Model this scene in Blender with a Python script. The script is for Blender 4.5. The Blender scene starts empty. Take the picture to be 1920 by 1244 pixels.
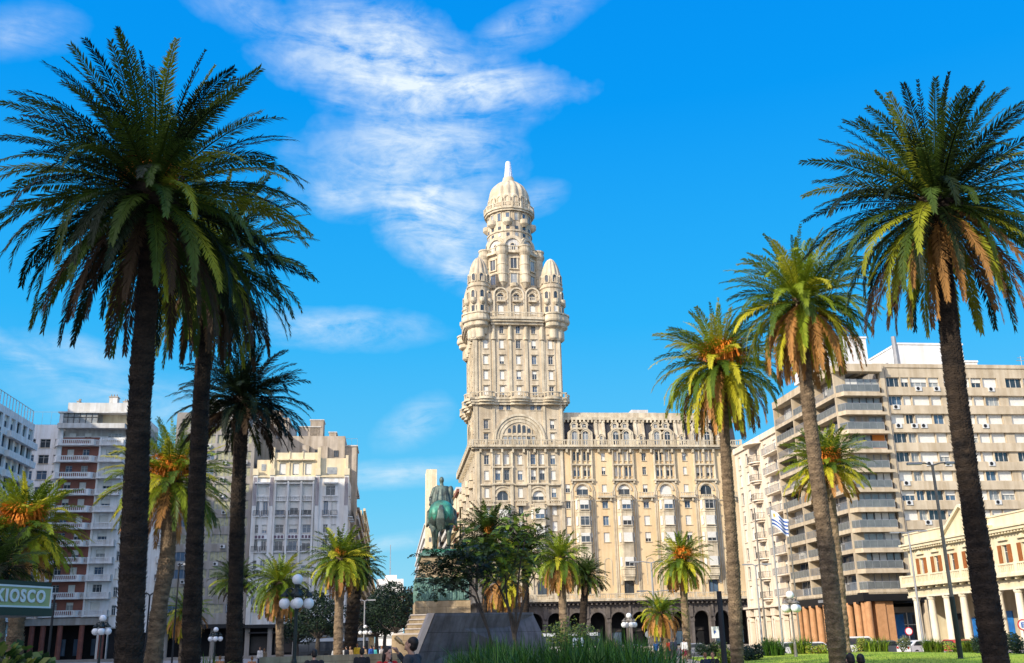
import bpy, math, random
from math import sin, cos, tan, pi, radians, sqrt, atan2
from mathutils import Matrix, Vector
R_ = random.Random(7)
sc = bpy.context.scene
col = sc.collection

# ---------------------------------------------------------------- camera model
FPX = 1858.0; PITCH = math.atan(578 / 1858.0); ROLL = 0.022; EYE = 1.68
def ray(px, py):
    a = (px - 960) / FPX; b = (622 - py) / FPX
    u = a * cos(ROLL) + b * sin(ROLL); v = -a * sin(ROLL) + b * cos(ROLL)
    return (u, cos(PITCH) - v * sin(PITCH), sin(PITCH) + v * cos(PITCH))
def at(px, py, D):
    x, y, z = ray(px, py); t = D / y
    return Vector((x * t, D, EYE + z * t))
def loc(O, ang, px, py, d=0.0):
    x, y, z = ray(px, py); c, s_ = cos(ang), sin(ang)
    ox, oy = O[0] - s_ * d, O[1] + c * d
    t = (ox * s_ - oy * c) / (x * s_ - y * c)
    return ((t * x - ox) * c + (t * y - oy) * s_, EYE + z * t)
def ground_x(px, D):
    """world x of the vertical line that meets the horizon at pixel column px"""
    return at(px, 1200 - (px - 960) * 0.022, D).x

cam_d = bpy.data.cameras.new("camera"); cam = bpy.data.objects.new("camera", cam_d); col.objects.link(cam)
cam_d.sensor_width = 36; cam_d.sensor_fit = 'HORIZONTAL'; cam_d.lens = FPX / 1920 * 36
cam_d.clip_start = 0.1; cam_d.clip_end = 20000
U = Vector((1, 0, 0)); V = Vector((0, -sin(PITCH), cos(PITCH))); FW = Vector((0, cos(PITCH), sin(PITCH)))
r_ = U * cos(ROLL) - V * sin(ROLL); u_ = U * sin(ROLL) + V * cos(ROLL); b_ = -FW
cam.matrix_world = Matrix(((r_.x, u_.x, b_.x, 0), (r_.y, u_.y, b_.y, 0), (r_.z, u_.z, b_.z, EYE), (0, 0, 0, 1)))
sc.camera = cam
sc.view_settings.view_transform = 'Standard'; sc.view_settings.look = 'None'; sc.view_settings.exposure = 0
sc.render.engine = 'CYCLES'
sc.cycles.max_bounces = 5; sc.cycles.diffuse_bounces = 2; sc.cycles.glossy_bounces = 2; sc.cycles.transparent_max_bounces = 6
sc.cycles.use_denoising = True

# ---------------------------------------------------------------- materials
MATS = {}
def mat(name, c, rough=.8, c2=None, scale=1.0, bump=0.0, bscale=None, metal=0.0, spec=.3, streak=0.0, transl=0.0, emit=0.0, detail=6, stretch=None, coat=0, joints=None):
    if name in MATS: return MATS[name]
    m = bpy.data.materials.new(name); m.use_nodes = True; nt = m.node_tree; N = nt.nodes; Lk = nt.links
    b = N['Principled BSDF']; b.inputs['Roughness'].default_value = rough; b.inputs['Metallic'].default_value = metal
    b.inputs['Specular IOR Level'].default_value = spec
    if coat: b.inputs['Coat Weight'].default_value = coat
    tc = N.new('ShaderNodeTexCoord'); geo = N.new('ShaderNodeNewGeometry')
    mp = N.new('ShaderNodeMapping'); Lk.new(geo.outputs['Position'], mp.inputs[0])
    if stretch: mp.inputs['Scale'].default_value = stretch
    colout = None
    if c2 is None: c2 = tuple(x * .78 for x in c)
    nz = N.new('ShaderNodeTexNoise'); nz.inputs['Scale'].default_value = scale; nz.inputs['Detail'].default_value = detail; nz.inputs['Roughness'].default_value = .65
    Lk.new(mp.outputs[0], nz.inputs[0])
    cr = N.new('ShaderNodeValToRGB'); cr.color_ramp.elements[0].position = .34; cr.color_ramp.elements[1].position = .66
    cr.color_ramp.elements[0].color = (*c2, 1); cr.color_ramp.elements[1].color = (*c, 1)
    Lk.new(nz.outputs[0], cr.inputs[0]); colout = cr.outputs[0]
    if streak:
        mp2 = N.new('ShaderNodeMapping'); mp2.inputs['Scale'].default_value = (1.6, 1.6, .12); Lk.new(geo.outputs['Position'], mp2.inputs[0])
        n2 = N.new('ShaderNodeTexNoise'); n2.inputs['Scale'].default_value = 1.0; n2.inputs['Detail'].default_value = 8; Lk.new(mp2.outputs[0], n2.inputs[0])
        r2 = N.new('ShaderNodeValToRGB'); r2.color_ramp.elements[0].position = .38; r2.color_ramp.elements[1].position = .62
        k = 1 - streak; r2.color_ramp.elements[0].color = (k, k * .96, k * .9, 1); r2.color_ramp.elements[1].color = (1, 1, 1, 1)
        Lk.new(n2.outputs[0], r2.inputs[0])
        mx = N.new('ShaderNodeMix'); mx.data_type = 'RGBA'; mx.blend_type = 'MULTIPLY'; mx.inputs[0].default_value = 1
        Lk.new(colout, mx.inputs[6]); Lk.new(r2.outputs[0], mx.inputs[7]); colout = mx.outputs[2]
    if joints:
        sx = N.new('ShaderNodeSeparateXYZ'); Lk.new(geo.outputs['Position'], sx.inputs[0]); ad = N.new('ShaderNodeMath'); ad.operation = 'ADD'; Lk.new(sx.outputs[0], ad.inputs[0]); Lk.new(sx.outputs[1], ad.inputs[1])
        cb = N.new('ShaderNodeCombineXYZ'); Lk.new(ad.outputs[0], cb.inputs[0]); Lk.new(sx.outputs[2], cb.inputs[1]); bk = N.new('ShaderNodeTexBrick'); Lk.new(cb.outputs[0], bk.inputs[0])
        bk.inputs['Scale'].default_value = 1; bk.inputs['Brick Width'].default_value = joints[0]; bk.inputs['Row Height'].default_value = joints[1]; bk.inputs['Mortar Size'].default_value = joints[2]
        bk.inputs['Color1'].default_value = (1, 1, 1, 1); bk.inputs['Color2'].default_value = (.8, .8, .82, 1); bk.inputs['Mortar'].default_value = (.45, .43, .42, 1)
        m3 = N.new('ShaderNodeMix'); m3.data_type = 'RGBA'; m3.blend_type = 'MULTIPLY'; m3.inputs[0].default_value = 1; Lk.new(colout, m3.inputs[6]); Lk.new(bk.outputs[0], m3.inputs[7]); colout = m3.outputs[2]
    Lk.new(colout, b.inputs['Base Color'])
    if bump:
        n3 = N.new('ShaderNodeTexNoise'); n3.inputs['Scale'].default_value = bscale or scale * 6; n3.inputs['Detail'].default_value = 5
        Lk.new(mp.outputs[0], n3.inputs[0]); bp = N.new('ShaderNodeBump'); bp.inputs['Strength'].default_value = bump; bp.inputs['Distance'].default_value = .05
        Lk.new(n3.outputs[0], bp.inputs['Height']); Lk.new(bp.outputs[0], b.inputs['Normal'])
    if transl:
        tr = N.new('ShaderNodeBsdfTranslucent'); Lk.new(colout, tr.inputs[0]); ms = N.new('ShaderNodeMixShader'); ms.inputs[0].default_value = transl
        Lk.new(b.outputs[0], ms.inputs[1]); Lk.new(tr.outputs[0], ms.inputs[2]); Lk.new(ms.outputs[0], N['Material Output'].inputs[0])
    if emit:
        b.inputs['Emission Color'].default_value = (*c, 1); b.inputs['Emission Strength'].default_value = emit
    MATS[name] = m; return m
def glass(name, c=(.03, .04, .05), c2=(.10, .12, .14), rough=.08, scale=.35):
    return mat(name, c, rough=rough, c2=c2, scale=scale, spec=.8)

# ---------------------------------------------------------------- mesh builder
ZMAP = []
def zmap(z):
    for (a, A), (b, B) in zip(ZMAP[:-1], ZMAP[1:]):
        if a <= z <= b: return A + (B - A) * (z - a) / (b - a)
    return z
class MB:
    def __init__(s): s.v = []; s.f = []; s.m = []; s.mats = []; s.M = None
    def mi(s, m):
        if m not in s.mats: s.mats.append(m)
        return s.mats.index(m)
    def add(s, vs, fs, m, M=None):
        n = len(s.v); k = s.mi(m)
        T = M if M is not None else s.M
        if T is not None: vs = [T @ Vector(p) for p in vs]
        s.v.extend([tuple(p) for p in vs]); s.f.extend([tuple(i + n for i in f) for f in fs]); s.m.extend([k] * len(fs))
        return s
    def box(s, x0, x1, y0, y1, z0, z1, m, M=None, bottom=True):
        if x0 > x1: x0, x1 = x1, x0
        if y0 > y1: y0, y1 = y1, y0
        vs = [(x0,y0,z0),(x1,y0,z0),(x1,y1,z0),(x0,y1,z0),(x0,y0,z1),(x1,y0,z1),(x1,y1,z1),(x0,y1,z1)]
        fs = [(0,1,5,4),(1,2,6,5),(2,3,7,6),(3,0,4,7),(4,5,6,7)]
        if bottom: fs.append((3,2,1,0))
        return s.add(vs, fs, m, M)
    def prism(s, pts, z0, z1, m, M=None, cap=True):
        """pts: ccw xy outline, extruded z0..z1"""
        n = len(pts); vs = [(x, y, z0) for x, y in pts] + [(x, y, z1) for x, y in pts]
        fs = [(i, (i+1) % n, n + (i+1) % n, n + i) for i in range(n)]
        if cap: fs += [tuple(range(n, 2*n)), tuple(reversed(range(n)))]
        return s.add(vs, fs, m, M)
    def slab(s, pts, y0, y1, m, M=None):
        """pts: outline in x,z (ccw seen from -y), from y0 (front) to y1"""
        n = len(pts); vs = [(x, y0, z) for x, z in pts] + [(x, y1, z) for x, z in pts]
        fs = [tuple(range(n)), tuple(reversed(range(n, 2*n)))] + [(i, n + i, n + (i+1) % n, (i+1) % n) for i in range(n)]
        return s.add(vs, fs, m, M)
    def lathe(s, prof, m, cx=0, cy=0, n=16, a0=0, a1=2*pi, M=None, rib=0, nrib=8):
        full = abs(a1 - a0 - 2*pi) < 1e-6; k = n if full else n + 1
        vs = []
        for (r, z) in prof:
            for i in range(k):
                a = a0 + (a1 - a0) * i / n
                rr = r * (1 + (rib * (abs(sin(a * nrib / 2)) - .6) if rib else 0))
                vs.append((cx + rr * cos(a), cy + rr * sin(a), z))
        fs = []
        for j in range(len(prof) - 1):
            for i in range(n):
                a = j*k + i; b = j*k + (i+1) % k
                fs.append((a, b, b + k, a + k))
        return s.add(vs, fs, m, M)
    def cyl(s, p0, p1, r0, r1, m, n=8, M=None, cap=True):
        p0 = Vector(p0); p1 = Vector(p1); d = (p1 - p0)
        if d.length < 1e-6: return s
        d.normalize(); a = d.orthogonal().normalized(); b = d.cross(a)
        vs = []
        for p, r in ((p0, r0), (p1, r1)):
            for i in range(n): vs.append(p + a * (r * cos(2*pi*i/n)) + b * (r * sin(2*pi*i/n)))
        fs = [(i, (i+1) % n, n + (i+1) % n, n + i) for i in range(n)]
        if cap: fs += [tuple(reversed(range(n))), tuple(range(n, 2*n))]
        return s.add(vs, fs, m, M)
    def tube(s, pts, rs, m, n=8, M=None):
        """smooth tube through points with radii"""
        pts = [Vector(p) for p in pts]; vs = []; prev = None
        for i, p in enumerate(pts):
            d = (pts[min(i+1, len(pts)-1)] - pts[max(i-1, 0)]).normalized()
            a = d.orthogonal().normalized() if prev is None else (prev - d * prev.dot(d)).normalized()
            prev = a; b = d.cross(a); r = rs[i] if hasattr(rs, '__len__') else rs
            for k in range(n): vs.append(p + a * (r * cos(2*pi*k/n)) + b * (r * sin(2*pi*k/n)))
        fs = [(j*n + k, j*n + (k+1) % n, (j+1)*n + (k+1) % n, (j+1)*n + k) for j in range(len(pts)-1) for k in range(n)]
        fs += [tuple(reversed(range(n))), tuple(range((len(pts)-1)*n, len(pts)*n))]
        return s.add(vs, fs, m, M)
    def ell(s, c, r, m, nu=12, nv=8, M=None, jit=0, rnd=None):
        vs = []; fs = []
        for j in range(nv + 1):
            ph = -pi/2 + pi * j / nv
            for i in range(nu):
                th = 2*pi*i/nu; k = 1 + (rnd.uniform(-jit, jit) if jit else 0)
                vs.append((c[0] + r[0]*cos(ph)*cos(th)*k, c[1] + r[1]*cos(ph)*sin(th)*k, c[2] + r[2]*sin(ph)*k))
        for j in range(nv):
            for i in range(nu):
                a = j*nu + i; b = j*nu + (i+1) % nu; fs.append((a, b, b + nu, a + nu))
        return s.add(vs, fs, m, M)
    def arch(s, cx, z0, r0, r1, y0, y1, m, M=None, n=12, a0=0, a1=pi):
        """half ring in the facade plane, radii r0 inner / r1 outer, from y0 (front) to y1"""
        vs = []
        for i in range(n + 1):
            a = a0 + (a1 - a0) * i / n
            for r in (r0, r1):
                for y in (y0, y1): vs.append((cx + r * cos(a), y, z0 + r * sin(a)))
        fs = []
        for i in range(n):
            a = i*4; b = a + 4
            fs += [(a, a+2, b+2, b), (a+2, a+3, b+3, b+2), (a+1, a, b, b+1)]
        fs += [(0, 1, 3, 2), (4*n, 4*n+2, 4*n+3, 4*n+1)]
        return s.add(vs, fs, m, M)
    def spandrel(s, x0, x1, z0, r, y0, y1, m, M=None, n=10):
        """fills the corners above a semicircle of radius r inside the rect x0..x1, z0..z0+r"""
        cx = (x0 + x1) / 2
        for sg in (-1, 1):
            pts = [(cx + sg * r * cos(a), z0 + r * sin(a)) for a in [pi/2 * i / n for i in range(n + 1)]]
            corner = (cx + sg * r, z0 + r)
            vs = [(corner[0], y0, corner[1])] + [(p[0], y0, p[1]) for p in pts] + [(p[0], y1, p[1]) for p in pts]
            fs = []
            for i in range(n):
                fs.append((0, 1+i, 2+i)); fs.append((1+i, n+2+i, n+3+i, 2+i))
            s.add(vs, fs, m, M)
        return s
    def join(s, o, M=None):
        n = len(s.v); mp = [s.mi(m) for m in o.mats]
        s.v.extend([tuple(M @ Vector(p)) for p in o.v] if M is not None else o.v)
        s.f.extend([tuple(i + n for i in f) for f in o.f]); s.m.extend([mp[k] for k in o.m]); return s
    def mesh(s, name, smooth=False):
        me = bpy.data.meshes.new(name); me.from_pydata([tuple(p) for p in s.v], [], s.f)
        for m in s.mats: me.materials.append(m)
        me.polygons.foreach_set('material_index', s.m)
        if smooth: me.polygons.foreach_set('use_smooth', [True] * len(s.f))
        me.update(); return me
    def obj(s, name, parent=None, smooth=False, M=None):
        if not s.v: return None
        if ZMAP: s.v = [(p[0], p[1], zmap(p[2])) for p in s.v]
        o = bpy.data.objects.new(name, s.mesh(name, smooth)); col.objects.link(o)
        if parent is not None: o.parent = parent
        if M is not None: o.matrix_local = M
        return o
def tag(o, label=None, cat=None, group=None, kind=None):
    if label: o['label'] = label
    if cat: o['category'] = cat
    if group: o['group'] = group
    if kind: o['kind'] = kind
    return o
def empty(name, p=(0, 0, 0), rz=0.0, label=None, cat=None, group=None):
    o = bpy.data.objects.new(name, None); o.empty_display_size = .5; col.objects.link(o)
    o.location = p; o.rotation_euler = (0, 0, rz); return tag(o, label, cat, group)
def copy_thing(root, p, rz=0.0, label=None, scale=1.0):
    c = root.copy(); col.objects.link(c); c.location = p; c.rotation_euler = (0, 0, rz); c.scale = (scale,) * 3
    if label: c['label'] = label
    for ch in list(root.children):
        k = ch.copy(); col.objects.link(k); k.parent = c
        for g in ch.children:
            q = g.copy(); col.objects.link(q); q.parent = k
    return c
T = Matrix.Translation
def RZ(a): return Matrix.Rotation(a, 4, 'Z')
# ---------------------------------------------------------------- light and sky
SUN_AZ = radians(47); SUN_EL = radians(27)      # azimuth measured from behind the camera towards its left
S = Vector((-sin(SUN_AZ) * cos(SUN_EL), -cos(SUN_AZ) * cos(SUN_EL), sin(SUN_EL)))
sd = bpy.data.lights.new("sun", 'SUN'); sd.energy = 5.0; sd.angle = radians(.53); sd.color = (1, .92, .77)
so = bpy.data.objects.new("sun", sd); col.objects.link(so); so.rotation_euler = S.to_track_quat('Z', 'Y').to_euler()
w = bpy.data.worlds.new("World"); sc.world = w; w.use_nodes = True
nt = w.node_tree; N = nt.nodes; Lk = nt.links; bg = N['Background']
def nd(t, **k):
    n = N.new(t)
    for a, b in k.items(): setattr(n, a, b)
    return n
def lk(a, b): Lk.new(a, b)
sky = nd('ShaderNodeTexSky'); sky.sky_type = 'NISHITA'; sky.sun_disc = False
sky.sun_elevation = SUN_EL; sky.sun_rotation = atan2(S.x, S.y); sky.air_density = 1.0; sky.dust_density = .2; sky.ozone_density = 3.0
bg.inputs[1].default_value = 0.1
def mixc(kind, fac, a, b):
    m = nd('ShaderNodeMix', data_type='RGBA', blend_type=kind, clamp_factor=True)
    for sk, val in ((0, fac), (6, a), (7, b)):
        if hasattr(val, 'is_linked'): lk(val, m.inputs[sk])
        else: m.inputs[sk].default_value = val if sk == 0 else (*val, 1)
    return m.outputs[2]
def mth(op, a, b=None, c=None):
    m = nd('ShaderNodeMath', operation=op)
    for i, val in enumerate((a, b, c)):
        if val is None: continue
        if hasattr(val, 'is_linked'): lk(val, m.inputs[i])
        else: m.inputs[i].default_value = val
    return m.outputs[0]
tc = nd('ShaderNodeTexCoord'); sep = nd('ShaderNodeSeparateXYZ'); lk(tc.outputs['Generated'], sep.inputs[0])
# base: physical sky pulled towards a deep, polarised blue
hs = nd('ShaderNodeHueSaturation'); hs.inputs['Saturation'].default_value = 1.35; hs.inputs['Hue'].default_value = .49; hs.inputs['Value'].default_value = 1.0
lk(sky.outputs[0], hs.inputs['Color'])
rampn = nd('ShaderNodeValToRGB'); lk(sep.outputs[2], rampn.inputs[0])
el = rampn.color_ramp.elements
el[0].position = 0.0; el[0].color = (.34, .74, .93, 1)
el[1].position = .75; el[1].color = (.0, .26, .96, 1)
for p_, c_ in ((.13, (.14, .64, 1.0, 1)), (.30, (.025, .50, 1.05, 1)), (.5, (.0, .36, 1.03, 1))):
    e = el.new(p_); e.color = c_
grad10 = mixc('MULTIPLY', 1.0, rampn.outputs[0], (10, 10, 10))
base = mixc('MIX', .85, hs.outputs[0], grad10)
# clouds: wisps placed by direction
nrm = tc.outputs['Generated']
az_ = mth('ARCTAN2', sep.outputs[0], sep.outputs[1])        # azimuth, 0 = straight ahead
el_ = mth('ARCSINE', sep.outputs[2])
comb = nd('ShaderNodeCombineXYZ'); lk(az_, comb.inputs[0]); lk(el_, comb.inputs[1])
def noise(vec, scale, detail, rough, scl=(1, 1, 1), rot=0, dist=0, off=(0, 0, 0)):
    mp = nd('ShaderNodeMapping'); lk(vec, mp.inputs[0]); mp.inputs['Scale'].default_value = scl; mp.inputs['Rotation'].default_value = (0, 0, rot); mp.inputs['Location'].default_value = off
    n = nd('ShaderNodeTexNoise'); n.inputs['Scale'].default_value = scale; n.inputs['Detail'].default_value = detail; n.inputs['Roughness'].default_value = rough; n.inputs['Distortion'].default_value = dist
    lk(mp.outputs[0], n.inputs[0]); return n.outputs[0]
warp = noise(comb.outputs[0], 6, 5, .6)
def azel(px, py):
    x, y, z = ray(px, py); return atan2(x, y), math.atan2(z, sqrt(x*x + y*y))
total = None
def cloud(px, py, rx, ry, rot, amount):
    """soft elliptical cloud, centre and radii given in the photograph's pixels, turned into angles"""
    global total
    a, e = azel(px, py); ka = 1 / 1858 / max(.3, cos(e)); kb = 1 / 1858
    dx = mth('SUBTRACT', az_, a); dy = mth('SUBTRACT', el_, e)
    dx = mth('MULTIPLY', dx, cos(e))
    c_, s_ = cos(rot), sin(rot)
    u = mth('DIVIDE', mth('ADD', mth('MULTIPLY', dx, c_), mth('MULTIPLY', dy, s_)), rx * kb)
    v = mth('DIVIDE', mth('SUBTRACT', mth('MULTIPLY', dy, c_), mth('MULTIPLY', dx, s_)), ry * kb)
    d = mth('SQRT', mth('ADD', mth('MULTIPLY', u, u), mth('MULTIPLY', v, v)))
    d = mth('ADD', d, mth('MULTIPLY', mth('SUBTRACT', warp, .5), 1.6))
    m = mth('SUBTRACT', 1.0, d); mm = nd('ShaderNodeClamp'); lk(m, mm.inputs[0]); m = mth('POWER', mm.outputs[0], 1.1)
    m = mth('MULTIPLY', m, amount)
    total = m if total is None else mth('MAXIMUM', total, m)
cloud(720, 120, 330, 130, -.25, 1.15)
cloud(900, 165, 190, 60, -.05, 1.25)
cloud(760, 300, 260, 130, .15, .95)
cloud(800, 390, 210, 110, -.5, 1.25)
cloud(870, 500, 90, 55, -.9, .85)
cloud(640, 370, 130, 60, -.1, .8)
cloud(980, 50, 160, 50, .4, .5)
cloud(640, 615, 200, 45, .0, .62)
cloud(160, 665, 150, 45, -.15, .62)
cloud(60, 680, 160, 30, -.5, .6)
cloud(780, 795, 90, 50, .5, .5)
cloud(740, 890, 170, 32, .1, .75)
cloud(720, 1020, 150, 22, .12, .5)
cloud(220, 740, 330, 80, -.2, .42)
cloud(30, 60, 120, 50, .3, .35)
cloud(500, 40, 170, 60, -.3, .55)
cloud(1010, 370, 70, 40, .3, .4)
fib = noise(comb.outputs[0], 8, 10, .68, scl=(1, 3.6, 1), rot=.32, dist=.9)
fine = noise(comb.outputs[0], 34, 6, .6, scl=(1, 1.8, 1), rot=-.3, dist=.4)
tex = mth('ADD', mth('MULTIPLY', fib, .66), mth('MULTIPLY', fine, .34))
tr = nd('ShaderNodeMapRange'); lk(tex, tr.inputs[0]); tr.inputs[1].default_value = .37; tr.inputs[2].default_value = .60
dens = mth('MULTIPLY', total, mth('ADD', mth('MULTIPLY', tr.outputs[0], .95), .10))
cl = nd('ShaderNodeClamp'); lk(dens, cl.inputs[0]); cl.inputs[2].default_value = .93
final = mixc('MIX', cl.outputs[0], base, (8.9, 9.9, 10.4))
lk(final, bg.inputs[0])
# paler, warmer sky on the sun's side (behind the camera)
dot = nd('ShaderNodeVectorMath', operation='DOT_PRODUCT'); lk(tc.outputs['Generated'], dot.inputs[0]); dot.inputs[1].default_value = tuple(S)
hz = nd('ShaderNodeMapRange'); lk(dot.outputs['Value'], hz.inputs[0]); hz.inputs[1].default_value = .12; hz.inputs[2].default_value = .9
final2 = mixc('MIX', mth('POWER', hz.outputs[0], 1.2), final, (18, 17.5, 20))
lk(final2, bg.inputs[0])
# ---------------------------------------------------------------- shared materials
M_stone = mat('warm stone', (.76, .64, .46), .85, (.50, .41, .30), .35, bump=.5, bscale=2.5, streak=.24)
M_stone2 = mat('pale stone trim', (.78, .67, .49), .85, (.52, .44, .32), .6, bump=.3, bscale=5, streak=.26)
M_ochre = mat('ochre render', (.84, .64, .38), .85, (.72, .53, .31), .25, bump=.2, bscale=3, streak=.1)
M_podium = mat('shaded podium stone', (.20, .17, .15), .85, (.11, .095, .09), .7, bump=.4, bscale=4, streak=.35)  # podium shade put into the dark base colour, streaks are dirt
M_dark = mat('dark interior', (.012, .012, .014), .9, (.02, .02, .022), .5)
M_slate = mat('slate roof', (.05, .05, .056), .6, (.03, .03, .034), 1.5, bump=.4, bscale=8)
M_cement = mat('old cement wall', (.56, .47, .37), .9, (.42, .35, .28), .5, bump=.3, bscale=3, streak=.3)
M_white = mat('white render', (.72, .70, .66), .8, (.58, .56, .53), .5, bump=.15, bscale=4, streak=.2)
M_cream = mat('cream render', (.86, .74, .52), .8, (.74, .61, .40), .6, bump=.15, bscale=4, streak=.15)
M_blind = mat('white roller blind', (.78, .75, .68), .6, (.68, .65, .58), 3)
M_blind2 = mat('beige roller blind', (.55, .48, .36), .6, (.45, .38, .28), 3)
M_frame = mat('white window frame', (.72, .70, .66), .5)
M_dframe = mat('dark window frame', (.07, .06, .055), .5)
M_glass = glass('window glass dark', (.02, .025, .03), (.06, .07, .08))
M_glassb = glass('window glass sky blue', (.10, .16, .24), (.05, .08, .12), .05)
M_glassp = glass('window glass pale curtain', (.42, .42, .38), (.22, .23, .24), .15, 1.3)
M_iron = mat('black iron', (.02, .02, .022), .5)
M_ac = mat('air conditioner white', (.7, .7, .68), .5)
M_wood = mat('brown wooden shutter', (.35, .12, .035), .6, (.24, .08, .02), 2)

def wall(mb, M, W, z0, z1, ops, m, depth=.3, y=0.0, rev=None, x0=0.0):
    """wall sheet x 0..W, z z0..z1 in frame M at depth y with rectangular openings (s, z, w, h) and their reveals"""
    xs = {x0, W}; zs = {z0, z1}
    ops = [o for o in ops if o[0] > x0 + .01 and o[0] + o[2] < W - .01 and o[1] >= z0 and o[1] + o[3] <= z1 + 1e-6]
    for s, z, w_, h in ops: xs |= {round(s, 3), round(s + w_, 3)}; zs |= {round(z, 3), round(z + h, 3)}
    xs = sorted(xs); zs = sorted(zs)
    # merge cells per column band: for every horizontal band find free runs
    for j in range(len(zs) - 1):
        za, zb = zs[j], zs[j+1]; zc = (za + zb) / 2
        act = sorted([(s, s + w_) for s, z, w_, h in ops if z < zc < z + h])
        x = x0
        for a, b in act + [(W, W)]:
            if a - x > 1e-4: mb.add([(x, y, za), (a, y, za), (a, y, zb), (x, y, zb)], [(0, 1, 2, 3)], m, M)
            x = max(x, b)
    rv = rev or m
    for s, z, w_, h in ops:
        e = s + w_; t = z + h; d = y + depth
        mb.add([(s,y,z),(e,y,z),(e,d,z),(s,d,z),(s,y,t),(e,y,t),(e,d,t),(s,d,t)], [(0,3,2,1)[::-1],(4,5,6,7)[::-1],(0,4,7,3)[::-1],(1,2,6,5)[::-1]], rv, M)

def win(w_, h, panels=2, blind=0.0, arch=False, sill=True, rec=.29, fr=None, gl=None, bl=None, trans=True, fw=.06, head=False, trim=None, wallm=None):
    """one window: frame, panes, roller blind, sill; origin at the opening's lower left corner on the wall plane"""
    mb = MB(); fr = fr or M_frame; gl = gl or M_glass; bl = bl or M_blind; y = rec
    mb.add([(0, y, 0), (w_, y, 0), (w_, y, h), (0, y, h)], [(0, 1, 2, 3)], gl)
    a, b = y - .06, y - .01
    mb.box(0, fw, a, b, 0, h, fr); mb.box(w_ - fw, w_, a, b, 0, h, fr)
    mb.box(fw, w_ - fw, a, b, 0, fw, fr); mb.box(fw, w_ - fw, a, b, h - fw, h, fr)
    for i in range(1, panels): x = w_ * i / panels; mb.box(x - fw * .5, x + fw * .5, a + .005, b, fw, h - fw, fr)
    if trans and not arch: mb.box(fw, w_ - fw, a + .008, b, h * .68, h * .68 + fw * .7, fr)
    if blind > 0: mb.box(fw * .8, w_ - fw * .8, a - .05, a - .02, h * (1 - blind), h, bl)
    if arch: mb.spandrel(0, w_, h - w_ / 2, w_ / 2, .02, rec - .1, wallm or M_stone)
    if sill: mb.box(-.1, w_ + .1, -.14, .05, -.12, -.004, trim or M_stone2)
    if head: mb.box(-.18, w_ + .18, -.2, -.002, h + .18, h + .32, trim or M_stone2)
    return mb

def baluster_rail(mb, M, x0, x1, y, z, h, m, pitch=.45, r=.09, thick=.16, posts=0):
    """stone balustrade: plinth, rail, little piers"""
    mb.box(x0, x1, y - thick/2, y + thick/2, z, z + h * .16, m, M); mb.box(x0, x1, y - thick*.6, y + thick*.6, z + h * .84, z + h, m, M)
    n = max(2, int((x1 - x0) / pitch))
    for i in range(n):
        x = x0 + (i + .5) * (x1 - x0) / n
        mb.box(x - r, x + r, y - r*.7, y + r*.7, z + h * .16, z + h * .84, m, M)
    if posts:
        k = max(1, round((x1 - x0) / posts))
        for i in range(k + 1): x = x0 + i * (x1 - x0) / k; mb.box(x - .22, x + .22, y - thick*.8, y + thick*.8, z + .003, z + h * 1.06, m, M)

def iron_rail(mb, M, x0, x1, y, z, h, m, pitch=.3, t=.02):
    mb.box(x0, x1, y - t, y + t, z + h - .05, z + h, m, M); mb.box(x0, x1, y - t, y + t, z + .05, z + .09, m, M)
    n = max(2, int((x1 - x0) / pitch))
    for i in range(n + 1): x = x0 + i * (x1 - x0) / n; mb.box(x - t*.8, x + t*.8, y - t*.8, y + t*.8, z, z + h - .05, m, M)

class Bldg:
    def __init__(s, name, O, ang, label, cat='building', group=None):
        s.root = empty(name, (O[0], O[1], 0), ang, label, cat, group); s.O = O; s.ang = ang
        s.wins = []; s.wallmb = MB(); s.cache = {}
    def L(s, px, py, d=0): return loc(s.O, s.ang, px, py, d)
    def window(s, M, x, z, w_, h, y=0.0, prio=0, **k):
        s.wins.append((w_ * h + prio, M, x, z, w_, h, y, k))
    def finish(s, limit=100):
        s.wallmb.obj('wall', s.root)
        s.wins.sort(key=lambda q: -q[0])
        rest = MB()
        for i, (a, M, x, z, w_, h, y, k) in enumerate(s.wins):
            key = (round(w_, 2), round(h, 2), tuple(sorted((a_, b_ if not hasattr(b_, 'name') else b_.name) for a_, b_ in k.items())))
            if key not in s.cache:
                q = win(round(w_, 2), round(h, 2), **k); s.cache[key] = [q, None]
            MM = M @ T((x, y, z))
            if i < limit:
                if s.cache[key][1] is None: s.cache[key][1] = s.cache[key][0].mesh('window')
                o = bpy.data.objects.new('window', s.cache[key][1]); col.objects.link(o); o.parent = s.root; o.matrix_local = MM
            else: rest.join(s.cache[key][0], MM)
        if rest.v: tag(rest.obj('windows' if False else 'window', s.root), kind='stuff')
I4 = Matrix.Identity(4)
def blindpick(rnd, p_full=.35, p_half=.3):
    q = rnd.random()
    return 1.0 if q < p_full else (rnd.choice([.35, .5, .65]) if q < p_full + p_half else 0)
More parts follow.
